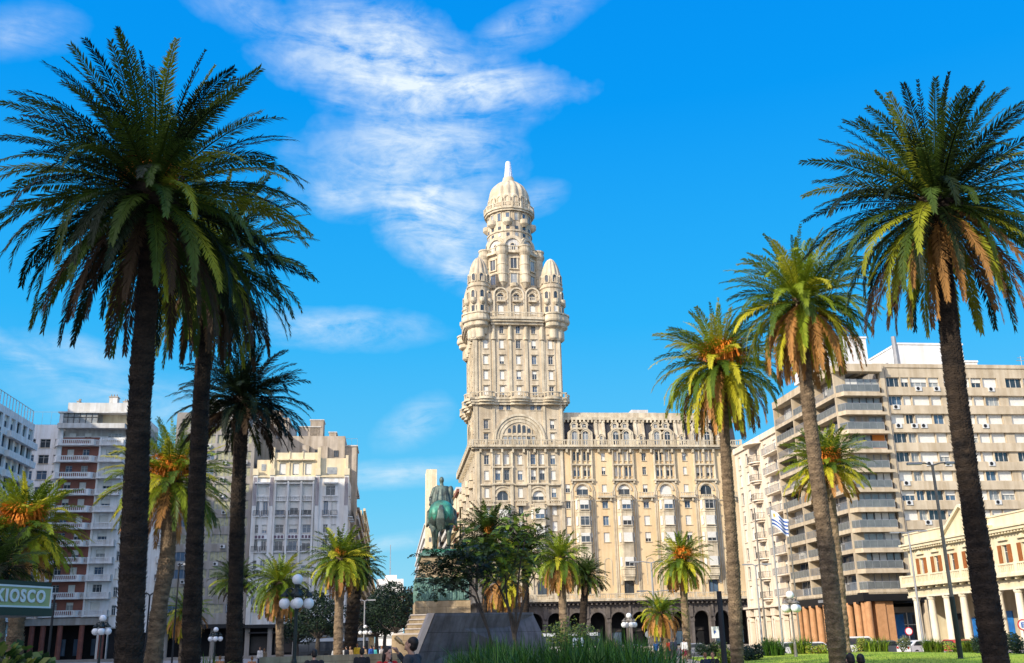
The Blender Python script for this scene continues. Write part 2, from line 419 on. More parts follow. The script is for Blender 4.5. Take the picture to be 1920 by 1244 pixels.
# ---------------------------------------------------------------- the tall stone palace with its tower
GRID = radians(7)
OS = (-7.565, 187.0)
rs = random.Random(11)
SB = Bldg('palace_tower_building', OS, GRID, 'huge ornate beige stone palace with tall domed tower behind the horse monument')
wm = SB.wallmb
WT = 17.2; WF = 51.8; DP = 38.0
FR = I4                                             # front frame
LFm = T((0, DP, 0)) @ RZ(-pi/2)                     # left side (s=0 at the back)
def swin(M, s, z, w_, h, y=0, **k):
    k.setdefault('blind', blindpick(rs)); k.setdefault('gl', rs.choice([M_glass, M_glass, M_glassb])); k.setdefault('panels', 2)
    if w_ < .8: k['panels'] = 1
    SB.window(M, s - w_/2, z, w_, h, y, **k); return (s - w_/2, z, w_, h)
trim = MB()
def band(mb, M, x0, x1, z, h, out, m=M_stone2): mb.box(x0, x1, -out, -.002, z, z + h, m, M)
BALS = []          # balustrades become parts
def balus(M, x0, x1, y, z, h=1.1, **k):
    mb = MB(); mb.box(x0, x1, y - .12, 0, z - .35, z - .003, M_stone2, M); baluster_rail(mb, M, x0, x1, y, z, h, M_stone2, **k); mb.obj('balustrade', SB.root)
# ---- podium: tall dark arcade
z_p = 8.1
arc = MB(); ops = []
pit = 3.93; first = 10.0 - 2 * pit + .6
centers = [2.75 + pit * i for i in range(13)]
for c in centers: ops.append((c - 1.45, .05, 2.9, 6.1))
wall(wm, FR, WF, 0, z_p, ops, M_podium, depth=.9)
for c in centers:
    arc.spandrel(c - 1.45, c + 1.45, 4.7, 1.45, .03, .8, M_podium, n=8)
    arc.arch(c, 4.7, 1.5, 1.8, -.14, 0, M_podium, n=10)
    arc.box(c - 2.3, c - 1.6, -.3, .05, 0, 4.3, M_podium); arc.box(c - 2.4, c - 1.5, -.38, .05, 4.3, 4.75, M_podium)
    arc.box(c - .03 + pit/2 - .3, c + pit/2 + .3, -.25, 0, 5.1, 7.4, M_podium)
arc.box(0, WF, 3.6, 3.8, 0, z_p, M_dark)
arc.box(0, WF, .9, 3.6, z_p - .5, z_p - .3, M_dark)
for i, c in enumerate(centers):                     # shop fronts deep in the arcade
    if i % 3 != 1: arc.box(c - 1.1, c + 1.1, 3.45, 3.59, .3, 2.6, M_glassb)
    arc.box(c - 1.3, c + 1.3, 3.4, 3.58, 2.7, 3.3, M_dframe)
arc.obj('arcade', SB.root)
cn = MB(); cn.box(-.6, WF + .4, -.9, -.002, z_p - .25, z_p + .05, M_podium); cn.box(-.8, WF + .6, -1.3, -.004, z_p + .053, z_p + .35, M_stone2)
for i in range(60): x = .2 + i * .87; cn.box(x, x + .3, -.8, -.003, z_p - .6, z_p - .253, M_podium)
cn.obj('cornice', SB.root)
b = MB(); baluster_rail(b, FR, -.6, WF + .4, -1.1, z_p + .36, 1.0, M_stone2, pitch=.42, r=.07, posts=3.9); b.obj('balustrade', SB.root)
# ---- main block z 8.1 .. 37.1
ztop = 36.9
wing_bays = [20.5, 28.6, 36.8, 44.8]; wing_mid = [16.9 + .0, 24.8, 32.8, 40.9, 49.3]
fo = []; deco = MB()
rowA, rowB = 34.2, 30.9
def opening(M, lst, s, z, w_, h, **k): lst.append(swin(M, s, z, w_, h, **k))
# arched windows just above the podium, blank niches
for s in (12.3, 28.6, 44.8):
    opening(FR, fo, s, 9.4, 1.9, 2.6, arch=True, blind=0, fr=M_dframe); deco.arch(s, 10.95 + .1, 1.2, 1.6, -.12, 0, M_stone2)
for s in (5.2, 20.5, 36.8): opening(FR, fo, s, 9.4, 1.9, 2.6, arch=True, blind=rs.choice([0, .5]), fr=M_dframe); deco.arch(s, 11.05, 1.2, 1.6, -.12, 0, M_stone2)
for s in (24.8, 32.8, 40.9):
    deco.arch(s, 15.2, .62, .78, -.06, 0, M_stone2, n=8); deco.box(s - .78, s - .62, -.06, -.002, 11, 15.2, M_stone2); deco.box(s + .62, s + .78, -.06, -.002, 11, 15.2, M_stone2)
# wing window columns between the bays
for s in wing_mid[1:]:
    for z in (25.2, 22.0, 18.9): opening(FR, fo, s, z, 1.15, 1.75)
    opening(FR, fo, s, 28.2, 1.0, 1.5)
    for z in (34.3, 31.6): opening(FR, fo, s, z, .8, 1.5)
for s in (17.3, 18.3)[:1]:
    for z in (25.2, 22.0, 18.9, 28.2): opening(FR, fo, s + .4, z, .9, 1.6)
# pairs above the arches
for c in wing_bays:
    for d in (-1.0, 1.0):
        opening(FR, fo, c + d, 34.3, 1.2, 1.75); opening(FR, fo, c + d, 31.3, 1.2, 1.75)
        for q in (-.95, 0, .95): deco.cyl((c + d + q * .98, -.18, 30.8), (c + d + q * .98, -.18, 36.3), .16, .16, M_stone2, n=6)
    deco.box(c - 2.1, c + 2.1, -.45, -.003, 33.35, 33.65, M_stone2); deco.box(c - 2.3, c + 2.3, -.5, -.003, 30.35, 30.7, M_stone2)
    deco.box(c - 2.2, c + 2.2, -.4, -.003, 36.3, 36.6, M_stone2)
    for q in (-2.0, 2.0): deco.cyl((c + q, -.25, 29.9), (c + q, -.25, 36.4), .22, .22, M_stone2, n=6)
    # big arch over the oriel
    opening(FR, fo, c, 27.45, 2.3, 2.1, arch=True)
    deco.arch(c, 28.5, 1.25, 1.55, -.2, 0, M_stone2, n=14); deco.arch(c, 28.5, 1.95, 2.3, -.16, 0, M_stone2, n=14)
    for sg in (-1, 1):
        for r in (1.95, 2.3): deco.box(c + sg * r - .12, c + sg * r + .12, -.14, -.002, 9.0, 28.5, M_stone2)
# oriels (bay windows)
def oriel(c, z0, z1, rows, name='bay_window'):
    mb = MB(); hw, d = 1.55, 1.15; ch = .55
    pts = [(c - hw, 0), (c - hw + ch, -d), (c + hw - ch, -d), (c + hw, 0)]
    mb.prism(pts, z0, z1, M_stone2)
    for k in range(3): q = 1 + .06 * (2 - k); mb.prism([((x - c) * (q - .12 * 1.5) + c, y * (q - .3)) for x, y in pts], z0 - .35 * (k + 1), z0 - .35 * k - .003, M_stone2) if k else mb.prism([((x - c) * .96 + c, y * .94) for x, y in pts], z0 - .35, z0 - .003, M_stone2)
    mb.prism([((x - c) * 1.1 + c, y * 1.15) for x, y in pts], z1, z1 + .25, M_stone2)
    for r in rows: mb.prism([((x - c) * 1.05 + c, y * 1.07) for x, y in pts], r - .55, r - .35, M_stone2)
    mb.obj(name, SB.root)
    for r in rows:
        SB.window(FR, c - .85, r, 1.7, 1.7, -d - .2, rec=.15, panels=2, blind=blindpick(rs, .5, .3), gl=rs.choice([M_glass, M_glassb]), prio=1)
        L2 = sqrt(ch*ch + d*d); a = atan2(d, ch)
        SB.window(T((c - hw, 0, 0)) @ RZ(-a), .3, r, .65, 1.7, -.12, rec=.08, panels=1, blind=1.0, sill=False)
        SB.window(T((c + hw - ch, -d, 0)) @ RZ(a), .3, r, .65, 1.7, -.12, rec=.08, panels=1, blind=.5, sill=False)
    balm = MB(); 
    for (xa, ya), (xb, yb) in ((pts[0], pts[1]), (pts[1], pts[2]), (pts[2], pts[3])):
        Lh = sqrt((xb-xa)**2 + (yb-ya)**2); MM = T((xa, ya, 0)) @ RZ(atan2(yb-ya, xb-xa)); baluster_rail(balm, MM, 0, Lh, .06, z1 + .253, .75, M_stone2, pitch=.4, r=.07)
    balm.obj('balcony', SB.root)
for c in wing_bays: oriel(c, 12.8 if c in (28.6, 44.8) else 15.2, 26.6, [24.9, 21.9, 18.8] + ([14.3] if c in (28.6, 44.8) else []))
for s in wing_mid[1:]:   # small balconies between
    mb = MB(); mb.box(s - 1.5, s + 1.5, -.8, -.003, 27.1, 27.35, M_stone2); baluster_rail(mb, FR, s - 1.5, s + 1.5, -.7, 27.353, .75, M_stone2, pitch=.4, r=.07)
    for q in (-1, 1): mb.box(s + q - .15, s + q + .15, -.6, -.003, 26.5, 27.1, M_stone2)
    mb.obj('balcony', SB.root)
band(deco, FR, 0.02, WF, 26.55, .25, .15)
# tower's own lower storeys (s 0..17.2)
for s in (2.2, 15.0):
    for z in (33.6, 30.6, 27.3, 24.0, 21.0, 18.0, 14.8): opening(FR, fo, s, z, .95, 1.8)
for c in (5.2, 12.0):
    for z in (33.6, 30.6):
        for d in (-.95, .95): opening(FR, fo, c + d * .9, z, 1.0, 2.0)
    opening(FR, fo, c, 26.5, 2.1, 2.0, arch=True)
    deco.arch(c, 27.45, 1.15, 1.45, -.2, 0, M_stone2, n=14); deco.arch(c, 27.45, 1.8, 2.1, -.16, 0, M_stone2, n=14)
    for sg in (-1, 1): deco.box(c + sg * 1.95 - .15, c + sg * 1.95 + .15, -.14, -.002, 9.0, 27.45, M_stone2)
    for d in (-1.9, 0, 1.9): deco.cyl((c + d, -.22, 29.9), (c + d, -.22, 36.2), .2, .2, M_stone2, n=6)
    deco.box(c - 2.2, c + 2.2, -.4, -.003, 32.9, 33.2, M_stone2); deco.box(c - 2.2, c + 2.2, -.42, -.003, 29.7, 30.0, M_stone2)
    oriel(c, 13.5, 25.0, [23.2, 20.2, 17.2])
for z in (33.6, 30.6, 27.3, 24.0, 21.0): opening(FR, fo, 8.6, z, .95, 1.8)
for s in (2.2, 8.6, 15.0):
    mb = MB(); q = 1.3 if s != 8.6 else .9
    mb.box(s - q, s + q, -.8, -.003, 25.7, 25.95, M_stone2); baluster_rail(mb, FR, s - q, s + q, -.7, 25.953, .8, M_stone2, pitch=.4, r=.07); mb.obj('balcony', SB.root)
    deco.box(s - 1.2, s + 1.2, -.45, -.003, 29.55, 29.85, M_stone2)
for s in (.55, 3.4, 6.9 , 10.3, 13.7, 16.6): deco.box(s - .3, s + .3, -.26, -.002, 8.5, 36.2, M_stone2)
wall(wm, FR, WT, z_p, ztop, fo, M_stone)
wall(wm, FR, WF, z_p, ztop, fo, M_ochre, x0=WT)
# left side of the block
lo = []
for k in range(8):
    s = 2.6 + k * 4.7
    for z in (33.6, 30.6, 27.3, 24.0, 21.0, 18.0, 14.8, 11.5): opening(LFm, lo, s, z, 1.2, 1.9)
    if k % 2 == 0:
        for z in (12.8, 17.2, 21.6, 26.2):
            mb = MB(); mb.prism([(s - 1.6, 0), (s - 1.1, -.6), (s + 1.1, -.6), (s + 1.6, 0)], z, z + 1.2, M_stone2, LFm); mb.obj('balcony', SB.root)
        mb = MB()
        mb.prism([(s - 2.0, 0), (s - 1.4, -.75), (s + 1.4, -.75), (s + 2.0, 0)], 31.5, 32.8, M_stone2, LFm)
        mb.prism([(s - 1.6, 0), (s - 1.1, -.7), (s + 1.1, -.7), (s + 1.6, 0)], 30.0, 31.5, M_stone2, LFm)
        mb.obj('balcony', SB.root)
wall(wm, LFm, DP, 0, ztop, lo, M_stone)
band(deco, LFm, 0, DP, 8.0, .5, .8)
wm.box(WF - .01, WF, 0.01, DP, 0, ztop, M_stone); wm.box(0.3, WF - .3, .6, DP, ztop - .4, ztop - .1, M_cement)
# great balustrade at z ~37
for M_, W_ in ((FR, WF), (LFm, DP)):
    cnm = MB(); cnm.box(-.5, W_ + .4, -.7, -.002, ztop - .45, ztop - .1, M_stone2, M_); cnm.box(-.7, W_ + .5, -1.15, -.004, ztop - .097, ztop + .15, M_stone2, M_); cnm.obj('cornice', SB.root)
    mb = MB(); baluster_rail(mb, M_, -.6, W_ + .4, -1.0, ztop + .153, 1.15, M_stone2, pitch=.45, r=.08, posts=2.6)
    n = int(W_ / 2.0)
    for i in range(n): x = 1 + i * (W_ - 2) / (n - 1); mb.box(x - .18, x + .18, -.75, -.003, ztop - 1.1, ztop - .453, M_stone2, M_)
    mb.obj('balustrade', SB.root)
deco.obj('moulding', SB.root)
# ---- mansard roof on the wing
mr = MB(); x0, x1 = WT - .2, WF
mr.add([(x0, .4, 37.0), (x1, .4, 37.0), (x1, 1.9, 42.6), (x0, 1.9, 42.6)], [(0, 1, 2, 3)], M_slate)
mr.add([(x1, .4, 37.0), (x1, DP, 37.0), (x1, DP, 42.6), (x1, 1.9, 42.6)], [(0, 1, 2, 3)], M_slate)
mr.box(x0, x1 + .1, 1.2, DP, 42.6, 43.1, M_stone2); mr.box(x0, x1 - .2, 1.5, DP - 1, 43.1, 44.1, M_stone)
for i in range(44): x = x0 + .5 + i * .79; mr.box(x, x + .35, 1.15, 1.6, 42.1, 42.597, M_stone2)
for s in [24.6, 32.5, 40.6, 48.8]:
    for q in (-.75, .75):
        mr.add([(s + q - .3, .15, 37.0), (s + q + .3, .15, 37.0), (s + q + .3, 1.5, 43), (s + q - .3, 1.5, 43), (s + q - .3, .6, 37.0), (s + q + .3, .6, 37.0), (s + q + .3, 2, 43), (s + q - .3, 2, 43)],
               [(0, 1, 2, 3), (1, 5, 6, 2), (4, 0, 3, 7)], M_stone2)
    mr.add([(s - .5, .3, 37.0), (s + .5, .3, 37.0), (s + .5, 1.7, 43), (s - .5, 1.7, 43)], [(0, 1, 2, 3)], M_stone)
mo = mr.obj('mansard_roof', SB.root)
def dormer(c, z, w_, h, yf, back, sep=0, name='dormer'):
    mb = MB(); r = w_ / 2
    mb.box(c - r - .3, c - r, yf, back, z, z + h - r, M_stone2); mb.box(c + r, c + r + .3, yf, back, z, z + h - r, M_stone2)
    mb.arch(c, z + h - r, r, r + .3, yf, back, M_stone2, n=10)
    mb.arch(c, z + h - r, r + .3, r + .42, yf - .1, back, M_stone2, n=10)
    mb.box(c - r, c + r, yf + .25, yf + .3, z, z + h - r, M_glassp if rs.random() < .6 else M_glass); 
    mb.arch(c, z + h - r, 0.01, r, yf + .25, yf + .3, M_glassp if rs.random() < .4 else M_glass, n=8)
    mb.box(c - .04, c + .04, yf + .18, yf + .245, z, z + h, M_frame); mb.box(c - r, c + r, yf + .18, yf + .245, z + h - r - .05, z + h - r + .05, M_frame)
    o = mb.obj(name, mo)
for c in wing_bays:
    for d in (-1.05, 1.05): dormer(c + d, 37.2, 1.15, 2.9, .0, 1.6); dormer(c + d * .95, 40.6, .8, 1.15, .75, 2)
    mb = MB()
    mb.slab([(c - 2.5, 37.1), (c - 1.98, 37.1), (c - 1.98, 39.9), (c - 1.2, 40.45), (c + 1.2, 40.45), (c + 1.98, 39.9), (c + 1.98, 37.1), (c + 2.5, 37.1), (c + 2.4, 39.9), (c + 1.4, 40.8), (c - 1.4, 40.8), (c - 2.4, 39.9)], .03, 1.2, M_stone2)
    mb.obj('gable', mo)
for s in [24.6, 32.5, 40.6, 48.8]: dormer(s, 37.2, .5, 1.9, -.3, 1.0)
pl = MB(); pl.box(31, 38, 8, 14, 44.1, 45.6, M_white); pl.box(33, 36.5, 8.5, 12, 45.6, 46.3, M_white); pl.obj('roof_hut', SB.root)
# ---- tower shaft, z 37 .. 63
tw = MB(); TD = 17.0
def tside(k):    # frames of the four faces
    return [I4, T((0, TD, 0)) @ RZ(-pi/2), T((WT, 0, 0)) @ RZ(pi/2), T((WT, TD, 0)) @ RZ(pi)][k]
for k in range(4):
    M_ = tside(k); W_ = WT if k in (0, 3) else TD; to = []
    real = k < 2
    if k == 0: SB_ops = to
    cols5 = [2.3, 5.5, 8.8, 11.9, 15.2]
    for s in cols5:
        for z in (56.6, 53.4, 50.3, 47.2):
            if k < 3: opening(M_, to, s, z, .95, 1.75, head=True)
        if k < 3 and s not in (2.3, 15.2): opening(M_, to, s, 59.7, .85, 1.7, arch=True, blind=0)
    if k < 3:
        for s in (2.2, 15.1):
            for z in (40.5, 37.9): opening(M_, to, s, z, .9, 1.7, head=True)
        for s in (5.2, 6.6, 11.3, 12.6): opening(M_, to, s, 44.2, .85, 1.15, blind=0, gl=M_glassb, panels=2)
    wall(tw, M_, W_, ztop - .1, 63.3, to, M_stone)
    dm = MB()
    for s in (.35, 3.9, 7.15, 10.35, 13.55, 16.85):
        dm.box(s - .28, s + .28, -.22, -.002, 46.9, 58.6, M_stone2, M_)
        dm.cyl((s, -.1, 58.6), (s, -.1, 63), .42, .42, M_stone2, n=8, M=M_)
        dm.cyl((s, -.1, 58.4), (s, -.1, 58.8), .5, .5, M_stone2, n=8, M=M_)
    for s in (.35, 3.7, 13.5, 16.85): dm.box(s - .25, s + .25, -.2, -.002, 37, 46.4, M_stone2, M_)
    for s in (1.2, 3.2, 14.0, 16.0): dm.box(s - .1, s + .1, -.12, -.002, 47, 62, M_stone2, M_)
    dm.obj('moulding', SB.root)
    if k < 3:   # great arched window
        gm = MB(); c = 8.6
        gm.arch(c, 38.4, 4.55, 5.0, -.45, 0, M_stone2, M_, n=24); gm.arch(c, 38.4, 4.0, 4.5, -.28, 0, M_stone2, M_, n=24); gm.arch(c, 38.4, 3.35, 3.95, -.18, 0, M_stone2, M_, n=24)
        for sg in (-1, 1):
            gm.box(c + sg * 4.78 - .22, c + sg * 4.78 + .22, -.44, -.003, 37.0, 38.4, M_stone2, M_); gm.box(c + sg * 3.65 - .3, c + sg * 3.65 + .3, -.17, -.003, 37.0, 38.4, M_stone2, M_)
        gm.arch(c, 38.4, .02, 3.34, -.03, 0, M_stone, M_, n=20)
        for i in range(7):
            x = c - 2.7 + i * .9; gm.box(x - .33, x + .33, -.06, -.035, 37.0, 38.9, M_glassp if i not in (5,) else M_glass, M_)
            gm.box(x + .36, x + .54, -.2, -.035, 37.0, 39.1, M_stone2, M_)
        gm.box(c - 3.2, c + 3.2, -.2, -.035, 39.1, 39.35, M_stone2, M_)
        for i in range(5):
            x = c - 1.9 + i * .95; hh = [.9, 1.5, 1.7, 1.5, .9][i]
            gm.box(x - .3, x + .3, -.06, -.035, 39.7, 39.7 + hh - .3, M_glass, M_); gm.arch(x, 39.4 + hh, .01, .3, -.06, -.035, M_glass, M_, n=6)
            gm.box(x + .38, x + .56, -.18, -.035, 39.35, 39.5 + hh, M_stone2, M_)
        gm.obj('arched_window', SB.root)
tw.obj('tower_shaft', SB.root)
# wavy balcony z 46.5
def wavy(z, base_out, bumps, h=1.15, M=I4, W_=WT, x0=-.9, x1=None):
    """balcony slab following round bulges: list of (centre, half width, extra)"""
    x1 = W_ + .9 if x1 is None else x1; n = 64; pts = []
    for i in range(n + 1):
        x = x0 + (x1 - x0) * i / n; y = base_out
        for c, hw, ex in bumps:
            t = (x - c) / hw
            if abs(t) < 1: y = max(y, base_out + ex * sqrt(1 - t*t))
        pts.append((x, -y))
    mb = MB(); out = [(x, y) for x, y in pts] + [(x1, .0), (x0, .0)]
    mb.prism(out, z - .3, z, M_stone2, M); mb.prism([(x * .985 + .0075 * W_, y * .82) for x, y in out], z - .75, z - .303, M_stone2, M)
    mb.prism([(x * .97 + .015 * W_, y * .55) for x, y in out], z - 1.25, z - .753, M_stone2, M)
    for i in range(n):
        (xa, ya), (xb, yb) = pts[i], pts[i+1]; Lh = sqrt((xb-xa)**2 + (yb-ya)**2); MM = M @ T((xa, ya, 0)) @ RZ(atan2(yb-ya, xb-xa))
        mb.box(0, Lh, .02, .2, z + .003, z + .18, M_stone2, MM); mb.box(0, Lh, .0, .22, z + h - .2, z + h, M_stone2, MM)
        if i % 2 == 0: mb.box(Lh * .3, Lh * .9, .05, .17, z + .18, z + h - .2, M_stone2, MM)
    mb.obj('balcony', SB.root)
for k in (0, 1, 2):
    wavy(46.4, .9, [(2.2, 1.6, 1.0), (8.7, 1.8, 1.0), (15.1, 1.6, 1.0)], M=tside(k), W_=(WT if k == 0 else TD))
for k in (0, 1, 2): wavy(62.6, 1.35, [(8.7, 5.0, .3)], M=tside(k), W_=(WT if k == 0 else TD), x0=3.2, x1=14.0)
# ---- corner turrets on stacked round corbels, bullet domes
for (cx, cy) in ((1.3, 1.3), (WT - 1.3, 1.3), (1.3, TD - 1.3), (WT - 1.3, TD - 1.3)):
    mb = MB()
    sx = -1 if cx < 5 else 1; sy = -1 if cy < 5 else 1
    for q, (ax, ay, rr) in enumerate(((0.0, 1.5, 1.5), (1.5, 0.2, 1.5), (1.15, 1.15, 1.25))):
        X, Y = cx + sx * ax, cy + sy * ay
        mb.lathe([(rr * .3, 58.3), (rr * .55, 58.6), (rr * .62, 58.8), (rr * .62, 60.3), (rr * .56, 60.35), (rr * .56, 60.6), (rr * .95, 60.9), (rr * 1.1, 61.1), (rr * 1.1, 61.8), (rr * 1.34, 62.0), (rr * 1.42, 62.3), (rr * 1.42, 62.6), (0.01, 62.6)], M_stone2, X, Y, 18)
        mb.lathe([(rr * 1.36, 62.6), (rr * 1.36, 63.0), (rr * 1.28, 63.0), (rr * 1.28, 63.45), (rr * 1.4, 63.45), (rr * 1.4, 63.75), (rr * 1.05, 63.75), (rr * 1.05, 62.7)], M_stone2, X, Y, 18)
    tx, ty = cx + sx * .1, cy + sy * .1
    tr_ = MB(); r0 = 2.2
    prof = [(r0 * .9, 59.5), (r0, 62.0), (r0, 69.2), (r0 * 1.1, 69.4), (r0 * 1.1, 69.7), (r0 * .97, 69.8), (r0 * .97, 70.2)]
    tr_.lathe(prof, M_stone, tx, ty, 24)
    to_ = tr_.obj('corner_turret', SB.root)
    mb.obj('corbel', to_)
    dm = MB(); pr = []
    for i in range(15):
        t = i / 14; pr.append((r0 * .93 * (1 - t**2.3)**.62 if t < 1 else .02, 70.2 + 6.1 * t))
    dm.lathe(pr, M_stone, tx, ty, 72, rib=.14, nrib=12); dm.obj('dome', to_, smooth=True)
    for i in range(8):
        a = 2 * pi * i / 8 + .2; MM = T((tx + r0 * cos(a), ty + r0 * sin(a), 0)) @ RZ(a + pi/2)
        ww = MB()
        for z, h, ar in ((63.9, 1.7, 0), (66.5, 1.9, 1), (70.6, 1.4, 1)):
            yy = 0 if z < 70 else .22
            ww.box(-.36, .36, -.12 + yy, .2 + yy, z, z + h - .3, rs.choice([M_blind, M_glass, M_glass]) if z < 70 else M_glass, MM)
            if ar: ww.arch(0, z + h - .32, .36, .58, -.24 + yy, .1 + yy, M_stone2, MM, n=8); ww.arch(0, z + h - .32, .01, .36, -.12 + yy, .1 + yy, M_glass, MM, n=8)
            ww.box(-.58, -.36, -.22 + yy, .1 + yy, z - .1, z + h - .3, M_stone2, MM); ww.box(.36, .58, -.22 + yy, .1 + yy, z - .1, z + h - .3, M_stone2, MM)
            ww.box(-.6, .6, -.3 + yy, 0, z - .25, z - .1, M_stone2, MM)
            if z > 66 and z < 70: ww.lathe([(.2, 65.6), (.5, 65.9), (.6, 66.1), (.6, 66.8), (.55, 66.8)], M_stone2, 0, -.2, 10, M=MM)
            ww.obj('turret_window', to_); ww = MB()
# ---- belt between the turrets z 63..70: three round-headed bays per face
belt = MB()
for k in range(4):
    M_ = tside(k); W_ = WT if k in (0, 3) else TD; to = []
    for c in (5.5, 8.7, 11.9):
        if k < 3: opening(M_, to, c, 63.8, 1.2, 1.9, y=.0, blind=1.0); opening(M_, to, c, 66.2, 1.2, 1.85, arch=True, blind=0)
        else: pass
        belt.arch(c, 67.45, .75, .95, -.16, 0, M_stone2, M_, n=12); belt.arch(c, 67.9, 1.2, 1.5, -.3, 0.4, M_stone2, M_, n=12)
        for sg in (-1, 1): belt.box(c + sg * 1.4 - .15, c + sg * 1.4 + .15, -.3, -.002, 63, 67.9, M_stone2, M_)
        bb = MB(); bb.box(c - .85, c + .85, -.75, -.003, 66.2, 66.4, M_stone2, M_); baluster_rail(bb, M_, c - .85, c + .85, -.68, 66.403, .8, M_stone2, pitch=.4, r=.07); bb.obj('balcony', SB.root)
    wall(belt, M_, W_, 63.3, 68.1, to, M_stone)
    for c in (5.5, 8.7, 11.9): belt.arch(c, 67.9, .22, 1.45, 0.001, .4, M_stone, M_, n=12)
    belt.box(3.5, 13.7, .001, .4, 68.1, 68.7, M_stone, M_)
belt.box(.5, WT - .5, .5, TD - .5, 67.8, 68.05, M_cement); belt.obj('tower_belt', SB.root)
# ---- upper tower: octagonal drum with eight engaged round shafts
ZMAP += [(68, 68), (77.2, 78.3), (86.8, 88.8), (89.6, 92.0), (92.9, 96.6), (94.0, 97.9), (98, 102.2)]
CX, CY = WT / 2, TD / 2; ax = Matrix.Translation((CX, CY, 0))
up = MB(); R1 = 5.9
def octa(r, n=8, a0=pi/8): return [(r * cos(a0 + 2*pi*i/n), r * sin(a0 + 2*pi*i/n)) for i in range(n)]
up.prism(octa(R1 / cos(pi/8) * .96), 68, 77.2, M_stone, ax); 
up.prism(octa(R1 * 1.16), 76.9, 77.25, M_stone2, ax)
up_o = up.obj('upper_tower', SB.root)
for i in range(8):
    a = pi/8 + 2*pi*i/8; x, y = CX + R1 * 1.03 * cos(a), CY + R1 * 1.03 * sin(a)
    cm = MB(); cm.lathe([(.25, 70.0), (.8, 70.9), (1.0, 71.1), (1.0, 72.6), (1.1, 72.65), (1.1, 72.85), (1.0, 72.9), (1.0, 74.5), (1.1, 74.55), (1.1, 74.75), (1.0, 74.8), (1.0, 76.4), (1.15, 76.6), (1.35, 77.0), (1.4, 77.25), (0.01, 77.25)], M_stone2, x, y, 16)
    cm.lathe([(1.32, 77.25), (1.32, 77.5), (1.22, 77.5), (1.22, 78.1), (1.34, 78.1), (1.34, 78.4), (1.1, 78.4), (1.1, 77.3)], M_stone2, x, y, 16)
    cm.obj('round_shaft', up_o, smooth=False)
    a = 2*pi*i/8; MM = T((CX + R1 * .965 * cos(a), CY + R1 * .965 * sin(a), 0)) @ RZ(a + pi/2)
    ww = MB()
    for z, h in ((74.0, 1.9), (71.0, 1.9)):
        ww.box(-.65, .65, -.1, .05, z, z + h, rs.choice([M_glassb, M_glassp, M_glass]), MM)
        for sg in (-1, 1): ww.box(sg * .75 - .12, sg * .75 + .12, -.2, .05, z - .1, z + h, M_stone2, MM)
        ww.box(-.95, .95, -.28, .05, z + h, z + h + .25, M_stone2, MM); ww.box(-.95, .95, -.28, .05, z - .3, z - .1, M_stone2, MM)
        ww.box(-.04, .04, -.14, -.1, z, z + h, M_frame, MM)
    ww.lathe([(.2, 69.8), (.6, 70.1), (.85, 70.3), (.85, 70.9), (.75, 70.9)], M_stone2, 0, -.1, 10, M=MM)
    ww.obj('tower_window', up_o)
    # big round gable above
    gm = MB(); MM = T((CX + R1 * .80 * cos(a), CY + R1 * .80 * sin(a), 0)) @ RZ(a + pi/2); z = 78.6
    gm.arch(0, z, .01, 1.65, -.05, .9, M_white, MM, n=14); gm.arch(0, z, 1.65, 2.0, -.35, 1.2, M_stone2, MM, n=16); gm.arch(0, z, 2.0, 2.35, -.2, 1.4, M_stone, MM, n=16)
    for sg in (-1, 1): gm.box(sg * 2 - .33, sg * 2 + .33, -.2, 1.2, 77.2, z, M_stone, MM)
    gm.box(-1.67, 1.67, -.05, .9, 77.2, z, M_white, MM)
    gm.box(-.4, .4, -.12, -.05, 77.8, 78.9, M_glass, MM); gm.arch(0, 78.9, .01, .4, -.12, -.05, M_glass, MM, n=8); gm.arch(0, 78.9, .4, .55, -.2, -.05, M_stone2, MM, n=8)
    gm.obj('round_gable', up_o)
    bm_ = MB(); MM = T((CX + R1 * 1.04 * cos(a), CY + R1 * 1.04 * sin(a), 0)) @ RZ(a + pi/2); baluster_rail(bm_, MM, -1.5, 1.5, -.05, 77.25, 1.05, M_stone2, pitch=.4, r=.07); bm_.obj('balustrade', up_o)
